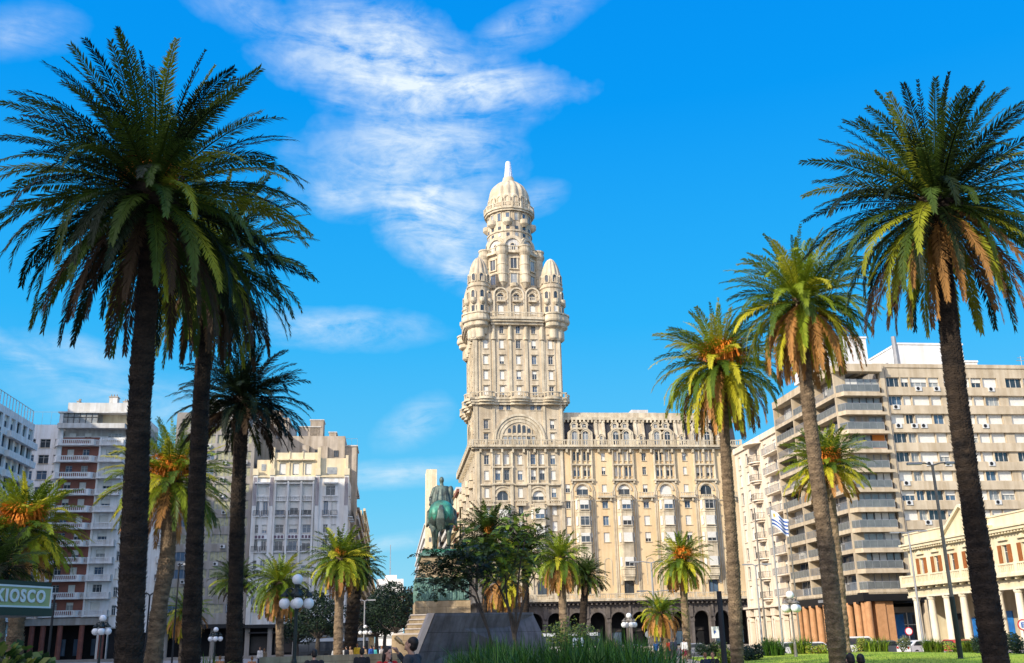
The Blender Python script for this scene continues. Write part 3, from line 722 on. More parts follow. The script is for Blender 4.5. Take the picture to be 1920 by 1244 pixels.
# drum z 78..87
dr = MB(); R2 = 4.45
dr.prism(octa(R2 + .25, 16, 0), 77.2, 86.1, M_stone, ax)
dr.prism(octa(R2 + .8, 16, 0), 86.1, 86.5, M_stone2, ax); dr.prism(octa(R2 + 1.05, 16, 0), 86.5, 86.8, M_stone2, ax)
dr.prism(octa(R2 + .45, 16, 0), 81.9, 82.1, M_stone2, ax)
dr_o = dr.obj('drum', up_o if False else SB.root)
for i in range(16):
    a = 2*pi*(i + .5)/16; rr = (R2 + .25) * cos(pi/16); MM = T((CX + rr * cos(a), CY + rr * sin(a), 0)) @ RZ(a + pi/2); ww = MB()
    ww.box(-.35, .35, -.1, 0, 84.2, 85.7, rs.choice([M_glass, M_glassb, M_glassp]), MM); ww.box(-.5, .5, -.2, 0, 85.7, 85.9, M_stone2, MM)
    for sg in (-1, 1): ww.box(sg * .43 - .07, sg * .43 + .07, -.16, 0, 84.1, 85.7, M_stone2, MM)
    ww.box(-.35, .35, -.08, 0, 82.4, 83.0, M_glass, MM)
    ww.box(-.32, .32, -.08, 0, 80.9, 81.6, rs.choice([M_glassp, M_glass]), MM)
    ww.obj('drum_window', dr_o)
    if i % 2: ww = MB(); ww.lathe([(.3, 83.0), (.8, 83.4), (1.0, 83.6), (1.0, 84.4), (.9, 84.4), (.9, 83.7)], M_stone2, 0, -.1, 12, M=MM); ww.obj('balcony', dr_o)
    bm_ = MB(); rr = (R2 + .92) * cos(pi/16); MM = T((CX + rr * cos(a), CY + rr * sin(a), 0)) @ RZ(a + pi/2); hw = (R2 + .92) * sin(pi/16); baluster_rail(bm_, MM, -hw, hw, 0, 86.8, 1.0, M_stone2, pitch=.4, r=.07, posts=2 if i % 2 else 0); bm_.obj('balustrade', dr_o)
# dome
dm = MB(); pr = [(4.35, 86.7), (4.35, 89.6)]
for i in range(13):
    t = i / 12; pr.append((4.3 * (1 - (t * .93)**2.4)**.6, 89.6 + 3.3 * t))
dm.lathe(pr, M_stone, CX, CY, 96, rib=.09, nrib=16)
dm.lathe([(1.9, 92.6), (1.35, 93.2), (1.15, 93.9)], M_stone2, CX, CY, 16)
dome = dm.obj('dome', SB.root, smooth=True)
for i in range(16):
    a = 2*pi*(i + .5)/16; MM = T((CX + 4.33 * cos(a), CY + 4.33 * sin(a), 0)) @ RZ(a + pi/2); ww = MB()
    ww.box(-.32, .32, -.1, .1, 87.6, 88.9, M_glass, MM); ww.arch(0, 88.9, .01, .32, -.1, .1, M_glass, MM, n=8); ww.arch(0, 88.9, .36, .68, -.28, .3, M_stone2, MM, n=10)
    for sg in (-1, 1): ww.box(sg * .52 - .16, sg * .52 + .16, -.24, .1, 87.4, 88.9, M_stone2, MM)
    ww.obj('dome_window', dome)
M_lant = mat('bright metal cap', (.82, .82, .84), .35, (.7, .7, .74), 2, metal=.3)
lm = MB(); lm.lathe([(1.0, 93.6), (1.05, 93.8), (.9, 94.0), (.5, 97.5), (.4, 97.6), (.02, 97.65)], M_lant, CX, CY, 12); 
for i in range(12): a = 2*pi*i/12; lm.cyl((CX + .9*cos(a), CY + .9*sin(a), 94), (CX + .5*cos(a), CY + .5*sin(a), 97.5), .05, .04, M_lant, n=4)
lm.obj('lantern', SB.root); ZMAP.clear()
SB.finish()
# ---------------------------------------------------------------- the buildings around the square
rb = random.Random(21)
M_brick = mat('red brick', (.30, .12, .085), .85, (.23, .09, .065), 1.2, bump=.2, bscale=10)
M_bluew = mat('white facade', (.87, .86, .84), .8, (.74, .73, .72), .4, streak=.15)
M_conc = mat('tan concrete', (.64, .53, .38), .85, (.50, .41, .29), .4, bump=.2, bscale=4, streak=.2)
M_concd = mat('grey concrete', (.42, .38, .34), .85, (.32, .29, .26), .4, streak=.2)
M_terra = mat('terracotta column', (.58, .30, .14), .7, (.46, .23, .10), 1.5)
M_redcol = mat('brown red column', (.24, .085, .06), .7, (.17, .06, .045), 1.5)
M_yel = mat('yellow classical render', (.84, .75, .53), .8, (.74, .64, .44), .6, streak=.1)
M_wcol = mat('white column render', (.84, .77, .62), .75, (.76, .68, .52), .8, streak=.08)
M_purple = mat('plum panel', (.16, .10, .14), .7)
M_orange = mat('orange awning', (.8, .25, .04), .7)
M_black = mat('black fascia', (.015, .015, .017), .4)
M_blue = mat('blue poster glass', (.02, .22, .62), .3, (.02, .12, .40), 1.2)
M_silver = mat('grey metal', (.35, .35, .36), .5, metal=.3)
def grid_dir(a): return (cos(a), sin(a))
def sides(W, DP): return I4, T((0, DP, 0)) @ RZ(-pi/2), T((W, 0, 0)) @ RZ(pi/2)
def ac_unit(b, M, x, z, y=0):
    mb = MB(); mb.box(x, x + .85, y - .42, y - .003, z, z + .6, M_ac, M); mb.lathe([(.01, 0), (.22, 0), (.24, .02)], M_iron, 0, 0, 10, M=M @ T((x + .32, y - .43, z + .3)) @ Matrix.Rotation(pi/2, 4, 'X')); mb.obj('air_conditioner', b.root)
def balcony(b, M, x0, x1, z, d, rail='wall', h=1.0, y=0, bevel=0.0, m=M_bluew, pm=None, name='balcony'):
    mb = MB(); pts = [(x0, y), (x0 + bevel, y - d), (x1 - bevel, y - d), (x1, y)]
    mb.prism(pts, z - .18, z, m, M)
    for (xa, ya), (xb, yb) in zip(pts[:-1], pts[1:]):
        Lh = sqrt((xb-xa)**2 + (yb-ya)**2)
        if Lh < .05: continue
        MM = M @ T((xa, ya, 0)) @ RZ(atan2(yb-ya, xb-xa))
        if rail == 'wall': mb.box(0, Lh, 0, .12, z + .003, z + h, m, MM)
        elif rail == 'balu': mb.box(0, .5, 0, .12, z + .003, z + h, m, MM); mb.box(Lh - .5, Lh, 0, .12, z + .003, z + h, m, MM); baluster_rail(mb, MM, .5, Lh - .5, .06, z + .003, h, m, pitch=.32, r=.06, thick=.12) if Lh > 1.2 else mb.box(.5, Lh - .5, 0, .12, z + .003, z + h, m, MM)
        elif rail == 'iron': iron_rail(mb, MM, 0, Lh, .03, z, h, pm or M_iron, pitch=.22)
        elif rail == 'glass': iron_rail(mb, MM, 0, Lh, .03, z, h, pm or M_silver, pitch=.9); mb.box(.02, Lh - .02, .02, .035, z + .1, z + h - .06, M_railglass, MM)
    mb.obj(name, b.root); return mb
M_railglass = mat('frosted balcony glass', (.17, .18, .17), .25, (.11, .12, .12), .8, spec=.6)
# ======== art deco block (left of the avenue)
O6 = at(460, 1180, 182)
B6 = Bldg('art_deco_building', (O6.x, O6.y), GRID, 'pale grey art deco apartment block with fluted pilasters and a cream top storey')
W6, D6 = 17.3, 26; F6, L6, R6 = sides(W6, D6); o6 = []
M_deco = mat('pale deco render', (.86, .83, .78), .8, (.74, .71, .67), .5, streak=.18)
M_decoy = mat('cream deco render', (.86, .74, .50), .8, (.74, .61, .40), .5, streak=.12)
cols = [(1.6, 1.5), (5.0, 1.35), (7.5, 1.35), (9.9, 1.35), (14.0, 1.5)]
def w6(s, z, w_, h, **k): k.setdefault('blind', blindpick(rb, .2, .4)); k.setdefault('gl', rb.choice([M_glass, M_glassb])); B6.window(F6, s - w_/2, z, w_, h, 0, wallm=M_deco, trim=M_deco, **k); o6.append((s - w_/2, z, w_, h))
for s, w_ in cols:
    w6(s, 27.9, w_ * 1.15, 1.8)
    for z in (24.4, 18.0, 11.6):
        if s in (1.6, 14.0):
            for d in (-.75, .75): w6(s + d, z, .85, 2.5, arch=True)
        else: w6(s, z, 1.5, 2.5, arch=False)
    for z in (21.1, 14.8, 8.6):
        if s in (1.6, 14.0):
            for d in (-.75, .75): w6(s + d, z, .85, 1.5)
        else: w6(s, z, 1.5, 1.5)
wall(B6.wallmb, F6, W6, 5.2, 31.2, o6, M_deco)
dm = MB(); pan = MB()
for s in (.35, 3.35, 11.6, 16.9):
    dm.box(s - .4, s + .4, -.35, -.002, 5.2, 31.6, M_deco)
    for q in (-.22, 0, .22): dm.box(s + q - .05, s + q + .05, -.4, -.353, 26.0, 31.2, M_purple)
    dm.box(s - .5, s + .5, -.5, -.003, 31.603, 32.8, M_decoy)
for s, w_ in cols:
    hw = 1.35 if s in (1.6, 14.0) else 1.0
    for z in (26.85, ): baluster_rail(dm, F6, s - hw, s + hw, -.12, z, .95, M_deco, pitch=.3, r=.07)
    for z in (20.0, 13.7, 7.5):
        dm.box(s - hw, s + hw, -.3, -.003, z, z + .85, M_bluew)
        for q in (-.6, 0, .6): dm.box(s + q - .2, s + q + .2, -.34, -.303, z + .15, z + .65, M_purple)
    if s in (5.0, 7.5, 9.9): dm.box(s - 1.0, s + 1.0, -.5, -.003, 30.0, 30.2, M_deco)
    else: dm.box(s - 1.3, s + 1.3, -.6, -.003, 30.0, 30.3, M_deco)
    for z in (24.2, 17.8, 11.4):
        if s in (1.6, 14.0):
            for d in (-.75, .75): balcony(B6, F6, s + d - .6, s + d + .6, z, .45, 'iron', .95)
        else: balcony(B6, F6, s - .95, s + .95, z, .5, 'iron', .95)
for s in (4.0, 6.3, 8.7, 10.9): dm.box(s - .18, s + .18, -.55, -.003, 5.2, 31.0, M_deco)
dm.box(3.8, 11.1, -.75, -.004, 30.6, 31.3, M_deco); dm.box(0, W6, -.3, -.005, 31.25, 31.55, M_decoy)
dm.obj('moulding', B6.root)
top = MB(); top.box(.4, 3.2, .6, D6, 31.2, 34.6, M_decoy); top.box(11.8, W6 - .3, .6, D6, 31.2, 34.9, M_decoy)
to = []
for s in (5.1, 7.5, 9.8): to.append((s - .6, 31.7, 1.2, 2.2)); B6.window(F6, s - .6, 31.7, 1.2, 2.2, .2, blind=.9, gl=M_glassp, trim=M_decoy)
wall(top, F6, 11.8, 31.2, 35.9, to, M_decoy, y=.2, x0=3.2); top.box(3.2, 11.8, .5, D6, 31.3, 35.8, M_decoy)
for s in (3.3, 11.7): top.box(s - .3, s + .3, -.15, .6, 31.2, 36.8, M_decoy)
for s in (6.3, 8.7): top.box(s - .1, s + .1, .05, .3, 31.2, 36.1, M_decoy)
top.box(16.6, 17.1, .1, .7, 31.2, 35.4, M_decoy)
for s in (5.1, 7.5, 9.8): top.box(s - 1.1, s + 1.1, -.35, .3, 34.4, 34.65, M_decoy)
top.box(13.2, 15, .52, .59, 31.9, 33.2, M_glassp); top.box(1.2, 2, .52, .59, 32.6, 33.8, M_glassp)
top.obj('top_storey', B6.root)
o6r = []
for k in range(6):
    for z in (28, 24.6, 21.2, 17.8, 14.4, 11): B6.window(R6, 1.5 + k * 4, z, 1.2, 1.8, 0, blind=blindpick(rb), gl=M_glass); o6r.append((1.5 + k * 4, z, 1.2, 1.8))
wall(B6.wallmb, R6, D6, 5.2, 31.2, o6r, M_deco)
for k in range(5):
    for z in (24.2, 17.8, 11.4): balcony(B6, R6, 1.1 + k * 4, 3.1 + k * 4, z, .8, 'iron', .95)
B6.wallmb.box(.01, .02, .01, D6, 0, 31.2, M_deco); B6.wallmb.box(.05, W6 - .05, .3, D6 - .1, 30.9, 31.1, M_cement)
sh = MB(); sh.box(.3, W6 - .3, 2.0, 2.2, 0, 5.2, M_dark); sh.box(0, W6, -1.0, .3, 4.6, 5.19, M_black)
for s in (.4, 4.3, 8.6, 12.8, 16.8): sh.box(s - .4, s + .4, -.1, .7, 0, 4.6, M_concd)
for s in (2.3, 6.4, 10.7, 14.8): sh.box(s - 1.5, s + 1.5, 1.8, 1.99, .4, 3.2, M_glassb if s > 8 else M_dframe); sh.box(s - 1.6, s + 1.6, -.9, 1.2, 3.7, 3.9, M_iron)
sh.obj('shop_front', B6.root); B6.finish()
# ======== old cement block behind it
B7 = Bldg('cement_apartment_building', (O6.x - .8, O6.y + 11), GRID, 'weathered cement block with bare walls rising behind the art deco building')
b = B7.wallmb; b.box(.5, 15.3, 0, 18, 0, 41.2, M_cement); b.box(-1.0, 4.2, -.6, 12, 0, 44.8, M_cement)
b.box(15.3, 17.6, 1, 9, 0, 39.3, M_cement); 
r7 = MB(); r7.box(15.2, 17.8, .8, 9, 39.3, 39.55, M_white); iron_rail(r7, I4, 15.4, 17.7, 1.2, 39.55, 1.4, M_silver, pitch=.8); r7.obj('roof_terrace', B7.root)
for x, z, w_, h in ((6, 41.2, 4.2, 2.2), (8.2, 41.2, 2.6, 3.6), (12, 41.2, 1.4, 1.1), (.2, 44.8, 2.2, 1.8)): 
    mb = MB(); mb.box(x, x + w_, 2, 6, z, z + h, M_cement); mb.box(x - .15, x + w_ + .15, 1.9, 6.1, z + h, z + h + .2, M_white); mb.obj('roof_hut', B7.root)
mb = MB(); mb.lathe([(.9, 0), (.9, 1.7), (.6, 2.0), (.01, 2.1)], M_white, 4.6, 3, 14, M=T((0, 0, 41.2))); mb.obj('water_tank', B7.root)
for x, z in ((7.6, 37.4), (9.5, 37.2), (10.9, 36.6), (13.2, 37), (1.8, 40.5), (1.8, 37)): B7.window(I4, x, z, .9, 1.3, -.003 if x > 4.2 else -.603, rec=-.02, fr=M_dframe, blind=0, sill=False)
mb = MB(); mb.box(7.1, 8.4, -1.2, 0, 36, 39.2, M_cement); mb.box(10.6, 12, -1, 0, 36, 39, M_cement); mb.obj('chimney', B7.root)
B7.finish()
# ======== pale concrete block with curtained window bands, between the palms
O5 = at(300, 1180, 181)
B5 = Bldg('banded_apartment_building', (O5.x, O5.y), GRID, 'tall beige concrete block with bands of yellow curtained windows behind the left palms')
W5 = O6.x and (Vector((O6.x, O6.y)) - Vector((O5.x, O5.y))).length - .3; D5 = 22; o5 = []
M_curt = mat('yellow curtained glass', (.50, .45, .24), .25, (.20, .20, .14), 1.6, spec=.6)
for i in range(12):
    z = 7.2 + i * 3.05
    for k in range(4):
        x = 1.0 + k * (W5 - 1.2) / 4; w_ = (W5 - 1.2) / 4 - .35; o5.append((x, z, w_, 1.65)); B5.window(I4, x, z, w_, 1.65, 0, panels=4, gl=M_curt if rb.random() < .7 else M_glassb, blind=0, fr=M_silver, trans=False, sill=False, rec=.2)
        if rb.random() < .55: ac_unit(B5, I4, x + rb.uniform(.2, 2), z - .85)
wall(B5.wallmb, I4, W5, 5.4, 43.6, o5, M_white if False else M_concd, depth=.25)
B5.wallmb.box(.01, W5 - .01, .4, D5, 5.4, 43.5, M_concd)
mb = MB(); mb.box(2.5, 8.5, 2, 9, 43.6, 46.6, M_bluew); mb.box(10, 13.5, 3, 9, 43.6, 45.2, M_bluew); mb.obj('roof_hut', B5.root)
sh = MB(); sh.box(0, W5, 3, 3.2, 0, 5.4, M_dark); sh.box(0, W5, -1.5, .1, 4.7, 5.39, M_black)
sh.obj('arcade', B5.root)
for s in (1, 5, 9, 13): m_ = MB(); m_.cyl((s, .3, 0), (s, .3, 4.7), .42, .42, M_concd, n=14); m_.obj('column', B5.root)
B5.finish()
# ======== white block with rounded balconies
O4 = at(184, 1166, 179)
B4 = Bldg('white_balcony_building', (O4.x, O4.y), GRID, 'white apartment block with rounded balconies behind the largest left palm trunk')
W4 = (Vector((O5.x, O5.y)) - Vector((O4.x, O4.y))).length - .2; o4 = []
for i in range(8):
    z = 6.9 + i * 3.1
    for s, w_ in ((2.0, .7), (4.6, 1.3), (6.3, .9), (9.2, 1.3)):
        if s + w_ < W4 - .3: o4.append((s, z + .3, w_, 1.7)); B4.window(I4, s, z + .3, w_, 1.7, 0, blind=blindpick(rb, .1, .3), gl=M_glass, fr=M_frame)
    for s in (4.2, 8.8): balcony(B4, I4, s, s + 2.9, z, 1.0, 'iron' if i % 3 else 'balu', .95, bevel=.4)
wall(B4.wallmb, I4, W4, 5.2, 31.5, o4, M_bluew); B4.wallmb.box(.01, W4 - .01, .4, 20, 5.0, 31.4, M_bluew)
sh = MB(); sh.box(0, W4, 1.0, 1.2, 0, 5.2, M_dark)
sh.box(0, .8, -.1, 1, 0, 5.2, M_bluew); sh.box(4.4, 5.6, -.1, 1, 0, 5.2, M_bluew); sh.box(W4 - .8, W4, -.1, 1, 0, 5.2, M_bluew); sh.spandrel(.8, 4.4, 3.4, 1.8, 0, .9, M_bluew); sh.box(5.6, W4 - .8, -.1, 1, 4.2, 5.2, M_bluew); sh.obj('shop_front', B4.root)
B4.finish()
# ======== brick and white block with long balconies
O3 = at(75, 1166, 178)
B3 = Bldg('brick_balcony_building', (O3.x, O3.y), GRID, 'apartment block with red brick panels and long white balconies at the far left')
W3, D3 = 11.3, 24; F3, L3, R3 = sides(W3, D3); o3 = []; fl = [7.2 + 3.0 * i for i in range(11)]
br = MB()
for i, z in enumerate(fl):
    lst = [(1.3, 1.2), (4.0, 1.2), (8.1, 2.4)]
    for s, w_ in lst:
        o3.append((s, z + .95, w_, 1.35)); B3.window(F3, s, z + .95, w_, 1.35, 0, panels=2 if w_ < 2 else 4, blind=blindpick(rb, .25, .4), gl=rb.choice([M_glass, M_glassp, M_glassb]), fr=M_frame)
    balcony(B3, F3, -.9, 7.0, z, 1.3, 'balu', .95, bevel=.9, m=M_bluew); balcony(B3, F3, 7.05, W3 + .1, z, 1.3, 'balu', .95, m=M_bluew)
wall(B3.wallmb, F3, 7.0, 6.9, 38.7, o3, M_brick); wall(B3.wallmb, F3, W3, 6.9, 38.7, o3, M_bluew, x0=7.0)
B3.wallmb.box(-.6, .35, -.25, -.003, 6.9, 40.4, M_bluew); B3.wallmb.box(6.9, 7.3, -.25, -.003, 6.9, 38.7, M_bluew); B3.wallmb.box(-.6, 0, 0, D3, 6.9, 40.4, M_bluew)
B3.wallmb.box(0, W3 - .01, .4, D3, 6.7, 39.0, M_bluew); B3.wallmb.box(W3 - .009, W3 + .15, 0.1, D3, 0, 44.1, M_white)
t3 = MB(); t3.box(-.5, W3, -1.4, .4, 40.2, 41.1, M_white); t3.box(.3, W3 + .15, .8, D3, 39.0, 45.4, M_white); t3.box(-.3, .3, -1.2, -1, 41.1, 43.0, M_frame)
t3.box(-.6, W3 + .1, -1.4, 1.0, 43.0, 43.25, M_white); t3.box(0, 6.4, -1.0, -.9, 41.1, 43.0, M_glassp); t3.box(6.8, W3, .6, .79, 41.1, 43, M_cream)
for k in range(7): t3.box(k * 1.05, k * 1.05 + .1, -1.08, -1.0, 41.1, 43.0, M_dframe)
t3.box(0, 6.4, -1.09, -1.0, 42.2, 42.3, M_dframe)
t3.obj('top_storey', B3.root)
for x, w_, h in ((6.6, 1.5, 1.8), (9.2, 1.0, .9), (.8, .4, .9)):
    mb = MB(); mb.box(x, x + w_, 4, 5.5, 45.4, 45.4 + h, M_white); mb.box(x - .1, x + w_ + .1, 3.9, 5.6, 45.45 + h, 45.6 + h, M_cement)
    for q in range(3): mb.cyl((x + .2 + q * w_/3, 4.6, 45.6 + h), (x + .2 + q * w_/3, 4.6, 46.1 + h), .12, .12, M_concd, n=6)
    mb.obj('chimney', B3.root)
sh = MB(); sh.box(-8, W3, 5, 5.2, 0, 6.7, M_dark); sh.box(-8, W3 + .1, -1.0, 1.2, 5.7, 6.88, M_concd); sh.box(-8, W3, -.4, 5, 6.4, 6.69, M_concd)
for s in (1.0, 4.0, 7.0): sh.box(s + .6, s + 2.2, 4.7, 4.99, .6, 3.4, M_glassb)
sh.obj('arcade', B3.root)
for s in (-7, -5, -3, -1, .8, 3.6, 7.2, 10.6): m_ = MB(); m_.cyl((s, -.4, 0), (s, -.4, 5.7), .45, .45, M_redcol, n=14); m_.obj('column', B3.root)
for s in (-7.5, ): balcony(B3, F3, -8, -1.0, 7.2, 1.8, 'glass', 1.0)
B3.finish()
# ======== slim pale block behind (between the first two)
O2 = at(58, 1166, 186)
B2 = Bldg('slim_white_building', (O2.x - 6, O2.y), GRID, 'slim white block squeezed behind the brick panelled apartment building'); o2 = []
for i in range(12):
    for k in range(4): s = .8 + k * 2.7; o2.append((s, 5 + i * 3.05, 1.9, 1.7)); B2.window(I4, s, 5 + i * 3.05, 1.9, 1.7, 0, gl=rb.choice([M_glass, M_glassb]), blind=blindpick(rb, .1, .3))
wall(B2.wallmb, I4, 11.8, 0, 43.0, o2, M_bluew); B2.wallmb.box(.01, 11.79, .4, 12, 0, 42.8, M_bluew)
mb = MB(); iron_rail(mb, I4, 0, 11.5, .3, 43, 2.6, M_silver, pitch=1.5); mb.obj('roof_railing', B2.root); B2.finish()
# ======== north row: white block with square recessed windows
A1 = GRID + pi/2
P1 = at(66, 796, 160); len1 = 21.5
O1 = (P1.x + sin(GRID) * len1, P1.y - cos(GRID) * len1)
B1 = Bldg('white_office_building', O1, A1, 'white office block with rows of square recessed windows at the left edge'); o1 = []
for i in range(11):
    z = 4.2 + i * 3.0
    for k in range(8):
        s = len1 - 2.4 - k * 2.62; o1.append((s, z, 1.9, 1.9)); B1.window(I4, s, z, 1.9, 1.9, 0, prio=(k < 9) * 10, gl=rb.choice([M_glass, M_glassb, M_glassp]), blind=rb.choice([0, 0, .4]), fr=M_dframe, rec=.5, panels=2, sill=False)
wall(B1.wallmb, I4, len1, 0, 37.2, o1, M_bluew, depth=.55); B1.wallmb.box(.01, len1 - .01, .8, 18, 0, 37.1, M_bluew)
for i in range(11):
    mb = MB(); mb.box(len1 - 11.5, len1 + .2, -.75, -.003, 2.9 + i * 3, 3.9 + i * 3, M_bluew); mb.obj('balcony', B1.root)
mb = MB(); baluster = iron_rail(mb, I4, 2, len1, .5, 37.2, 2.3, M_frame, pitch=1.3, t=.06); mb.box(2, len1 - 9, 2.5, 2.7, 37.2, 39.2, M_glassp); mb.obj('roof_railing', B1.root)
for k in range(3): ac_unit(B1, I4, len1 - 5 - k * 5.3, 33.1 - 3 * (k % 2))
B1.finish()
# ======== unseen blocks left of the camera, added and shaped to shade the square
def block(name, label, d0, d1, h, x=-77.0, dep=22):
    a = A1; X0 = x + .12 * (d1 - d0) / 2; b = Bldg(name, (X0, d0), a, label); W_ = d1 - d0; o = []
    nz = int(h / 3.1)
    for i in range(1, nz):
        n = int(W_ / 4)
        for k in range(n): s = 1 + k * (W_ - 1.5) / n; o.append((s, i * 3.1, 1.9, 1.7)); b.window(I4, s, i * 3.1, 1.9, 1.7, 0, gl=M_glass, blind=0, sill=False)
    wall(b.wallmb, I4, W_, 0, h, o, M_bluew); b.wallmb.box(0, W_, .35, dep, 0, h - .1, M_cement); b.finish(30)
# ======== tan concrete slab block on the right
q0 = at(1643, 690, 126); s0 = loc((q0.x, q0.y), GRID, 1578, 705)[0]
O9 = (q0.x + s0 * cos(GRID), q0.y + s0 * sin(GRID))
B9 = Bldg('concrete_slab_building', O9, GRID, 'long tan concrete apartment block with wide window bands and air conditioners on the right')
W9 = 46.0; D9 = 21.0; H9 = loc((q0.x, q0.y), GRID, 1700, 690)[1]; split = -s0
L9 = T((0, D9, 0)) @ RZ(-pi/2)
nfl = 11; z9 = [6.6 + i * (H9 - 1.1 - 6.6) / nfl for i in range(nfl)]; fh = z9[1] - z9[0]; o9 = []
for i, z in enumerate(z9):
    zz = z + .98; hh = fh - 1.18
    x = split + 1.0
    bay = 0
    while x < W9 - 6:
        for k in range(4):
            w_ = [2.0, 1.15, 2.4, 1.5][(k + bay) % 4]
            half = rb.random(); gl = rb.choice([M_glass, M_glassp, M_glassb]); o9.append((x, zz, w_, hh))
            B9.window(I4, x, zz, w_, hh, 0, gl=gl, blind=1 if half < .5 else (.5 if half < .74 else 0), panels=3 if w_ > 1.8 else 2, fr=M_frame, rec=.35, sill=False, trans=False)
            if rb.random() < .2: ac_unit(B9, I4, x + .4, z + .35, 0)
            x += w_ + .14
        x += .5; bay += 1
        if bay in (2,): x += .6
wall(B9.wallmb, I4, W9, 6.3, H9, o9, M_conc, depth=.4, x0=split)
B9.wallmb.box(split, W9, .45, D9, 6.3, H9 - .1, M_concd)
for i, z in enumerate(z9): 
    mb = MB(); mb.box(split + .75, W9 - 7, -.3, -.003, z - .2, z + .86, M_conc); mb.obj('spandrel_band', B9.root)
for s in (split + .35, split + 23.5): mb = MB(); mb.box(s - .32, s + .32, -.55, -.002, 6.3, H9 + .3, M_conc); mb.cyl((s + .5, -.4, 6.5), (s + .5, -.4, H9), .07, .07, M_concd, n=6); mb.obj('pier', B9.root)
# glazed corner and side balconies
for i, z in enumerate(z9):
    mb = MB(); mb.box(.0, split, .0, .3, z + .05, z + fh - .5, rb.choice([M_glassp, M_glassp, M_blind2, M_glassb])); mb.box(-.01, .3, 0.01, 5.0, z + .05, z + fh - .5, rb.choice([M_glassp, M_glassb]))
    for k in range(6): x = k * (split - .1) / 5; mb.box(x, x + .1, -.08, -.003, z + .05, z + fh - .5, M_dframe if i % 2 else M_silver)
    if rb.random() < .6: k = rb.randint(0, 3); x = k * split / 5; mb.box(x + .15, x + split / 5 * 2, -.05, -.004, z + .8, z + fh - .5, rb.choice([M_blind, M_blind, M_cement]))
    if i == 7: mb.box(split * .62, split - .2, -.12, -.055, z + .1, z + fh - .5, M_orange)
    mb.obj('corner_glazing', B9.root)
    balcony(B9, I4, -1.2, split, z, 1.25, 'glass', .95, bevel=.6, m=M_conc)
    mb = MB(); mb.prism([(-1.25, -0), (-.6, -1.3), (split, -1.3), (split, 0)], z - .55, z - .183, M_conc)
    mb.prism([(-1.3, D9), (-1.3, .0), (0, 0), (0, D9)], z - .5, z, M_conc); mb.obj('floor_slab', B9.root)
    for k in range(3):
        s0_, s1_ = k * D9 / 3 + .3, (k + 1) * D9 / 3 - .3
        balcony(B9, L9, s0_, s1_, z + .003, 1.28, 'glass' if (i + k) % 2 else 'iron', .95, m=M_conc, pm=M_silver)
        m2 = MB(); m2.box(s0_ + .4, s1_ - .4, .2, .3, z + .1, z + 2.2, rb.choice([M_glassp, M_glass, M_glassb]), L9)
        for q in range(4): x = s0_ + .4 + q * (s1_ - s0_ - .8) / 3; m2.box(x - .05, x + .05, .1, .2, z + .1, z + 2.2, M_frame, L9)
        if rb.random() < .6: m2.box(s0_ + 1, s0_ + rb.uniform(2, 4.5), .08, .17, z + rb.uniform(.6, 1.4), z + 2.2, M_blind, L9)
        m2.obj('balcony_door', B9.root)
wallL = MB(); wallL.box(.31, .6, .3, D9, 6.3, H9, M_conc)
for k in range(4): y = k * D9 / 3; wallL.box(-1.28, .3, y - .13, y + .13, 6.3, H9 - .3, M_conc)
wallL.box(-1.4, split, -1.35, .0, H9 - .9, H9 + .1, M_conc); wallL.box(-1.4, .0, 0, D9, H9 - .9, H9 + .1, M_conc)
wallL.obj('side_wall', B9.root)
rr = MB(); rr.box(split - .5, W9, -.12, 20, H9, H9 + .5, M_conc); rr.obj('parapet', B9.root)
for x0, x1, h in ((split - 6.3, split + .6, 4.4), (split + 5.0, split + 14.4, 3.6), (split + 14.4, split + 16.2, 1.2)):
    mb = MB(); mb.box(x0, x1, 3, 12, H9 + .5, H9 + .5 + h, M_bluew); mb.box(x0 - .1, x1 + .1, 2.9, 12.1, H9 + .5 + h, H9 + .75 + h, M_bluew); mb.obj('roof_hut', B9.root)
mb = MB(); mb.cyl((split + 4.6, 3, H9), (split + 4.6, 3, H9 + 5.2), .35, .3, M_silver, n=10); mb.obj('chimney', B9.root)
for x in (split + 22, split + 24.5): mb = MB(); mb.cyl((x, 2, H9 + .5), (x, 2, H9 + 2.4), .05, .04, M_silver, n=5); mb.box(x - .7, x + .7, 1.96, 2.04, H9 + 1.7, H9 + 1.78, M_silver); mb.box(x - .5, x + .5, 1.96, 2.04, H9 + 2.1, H9 + 2.16, M_silver); mb.obj('antenna', B9.root)
# base: black fascia, terracotta columns, glass lobby
sh = MB(); sh.box(-1.0, W9, 3.6, 3.8, 0, 5.6, M_dark); sh.box(-1.2, W9 - 8, .2, 3.6, 5.0, 6.2, M_black); sh.box(-1.35, split, -1.3, .2, 5.25, 6.25, M_black); sh.box(-1.3, .2, .2, D9, 5.0, 6.25, M_black)
sh.box(-1.38, -1.33, 6, 12, 5.5, 5.85, M_silver); sh.box(4.0, split + 12, 3.3, 3.59, .2, 3.9, M_glassb); sh.box(3.2, 5.6, 2.9, 3.14, .4, 3.7, M_blue); sh.box(8.9, 12, 2.9, 3.14, .2, 2.0, M_blue); sh.box(7.0, 8.2, 3.2, 3.29, .3, 3.6, M_dframe)
sh.box(4.0, split + 12, 3.15, 3.28, 2.4, 2.5, M_frame)
for x in (4.0, 6.2, 8.4, 10.5, 12.5): sh.box(x - .06, x + .06, 3.15, 3.27, .2, 3.9, M_frame)
sh.box(3.0, 14, 3.0, 3.6, 3.91, 4.6, M_concd); sh.box(-.3, .2, 3.6, D9, 0, 5.0, M_dark)
for k in range(3): sh.box(-.36, -.31, 5 + k * 5, 8.5 + k * 5, .3, 3.3, M_glassb)
sh.obj('lobby', B9.root)
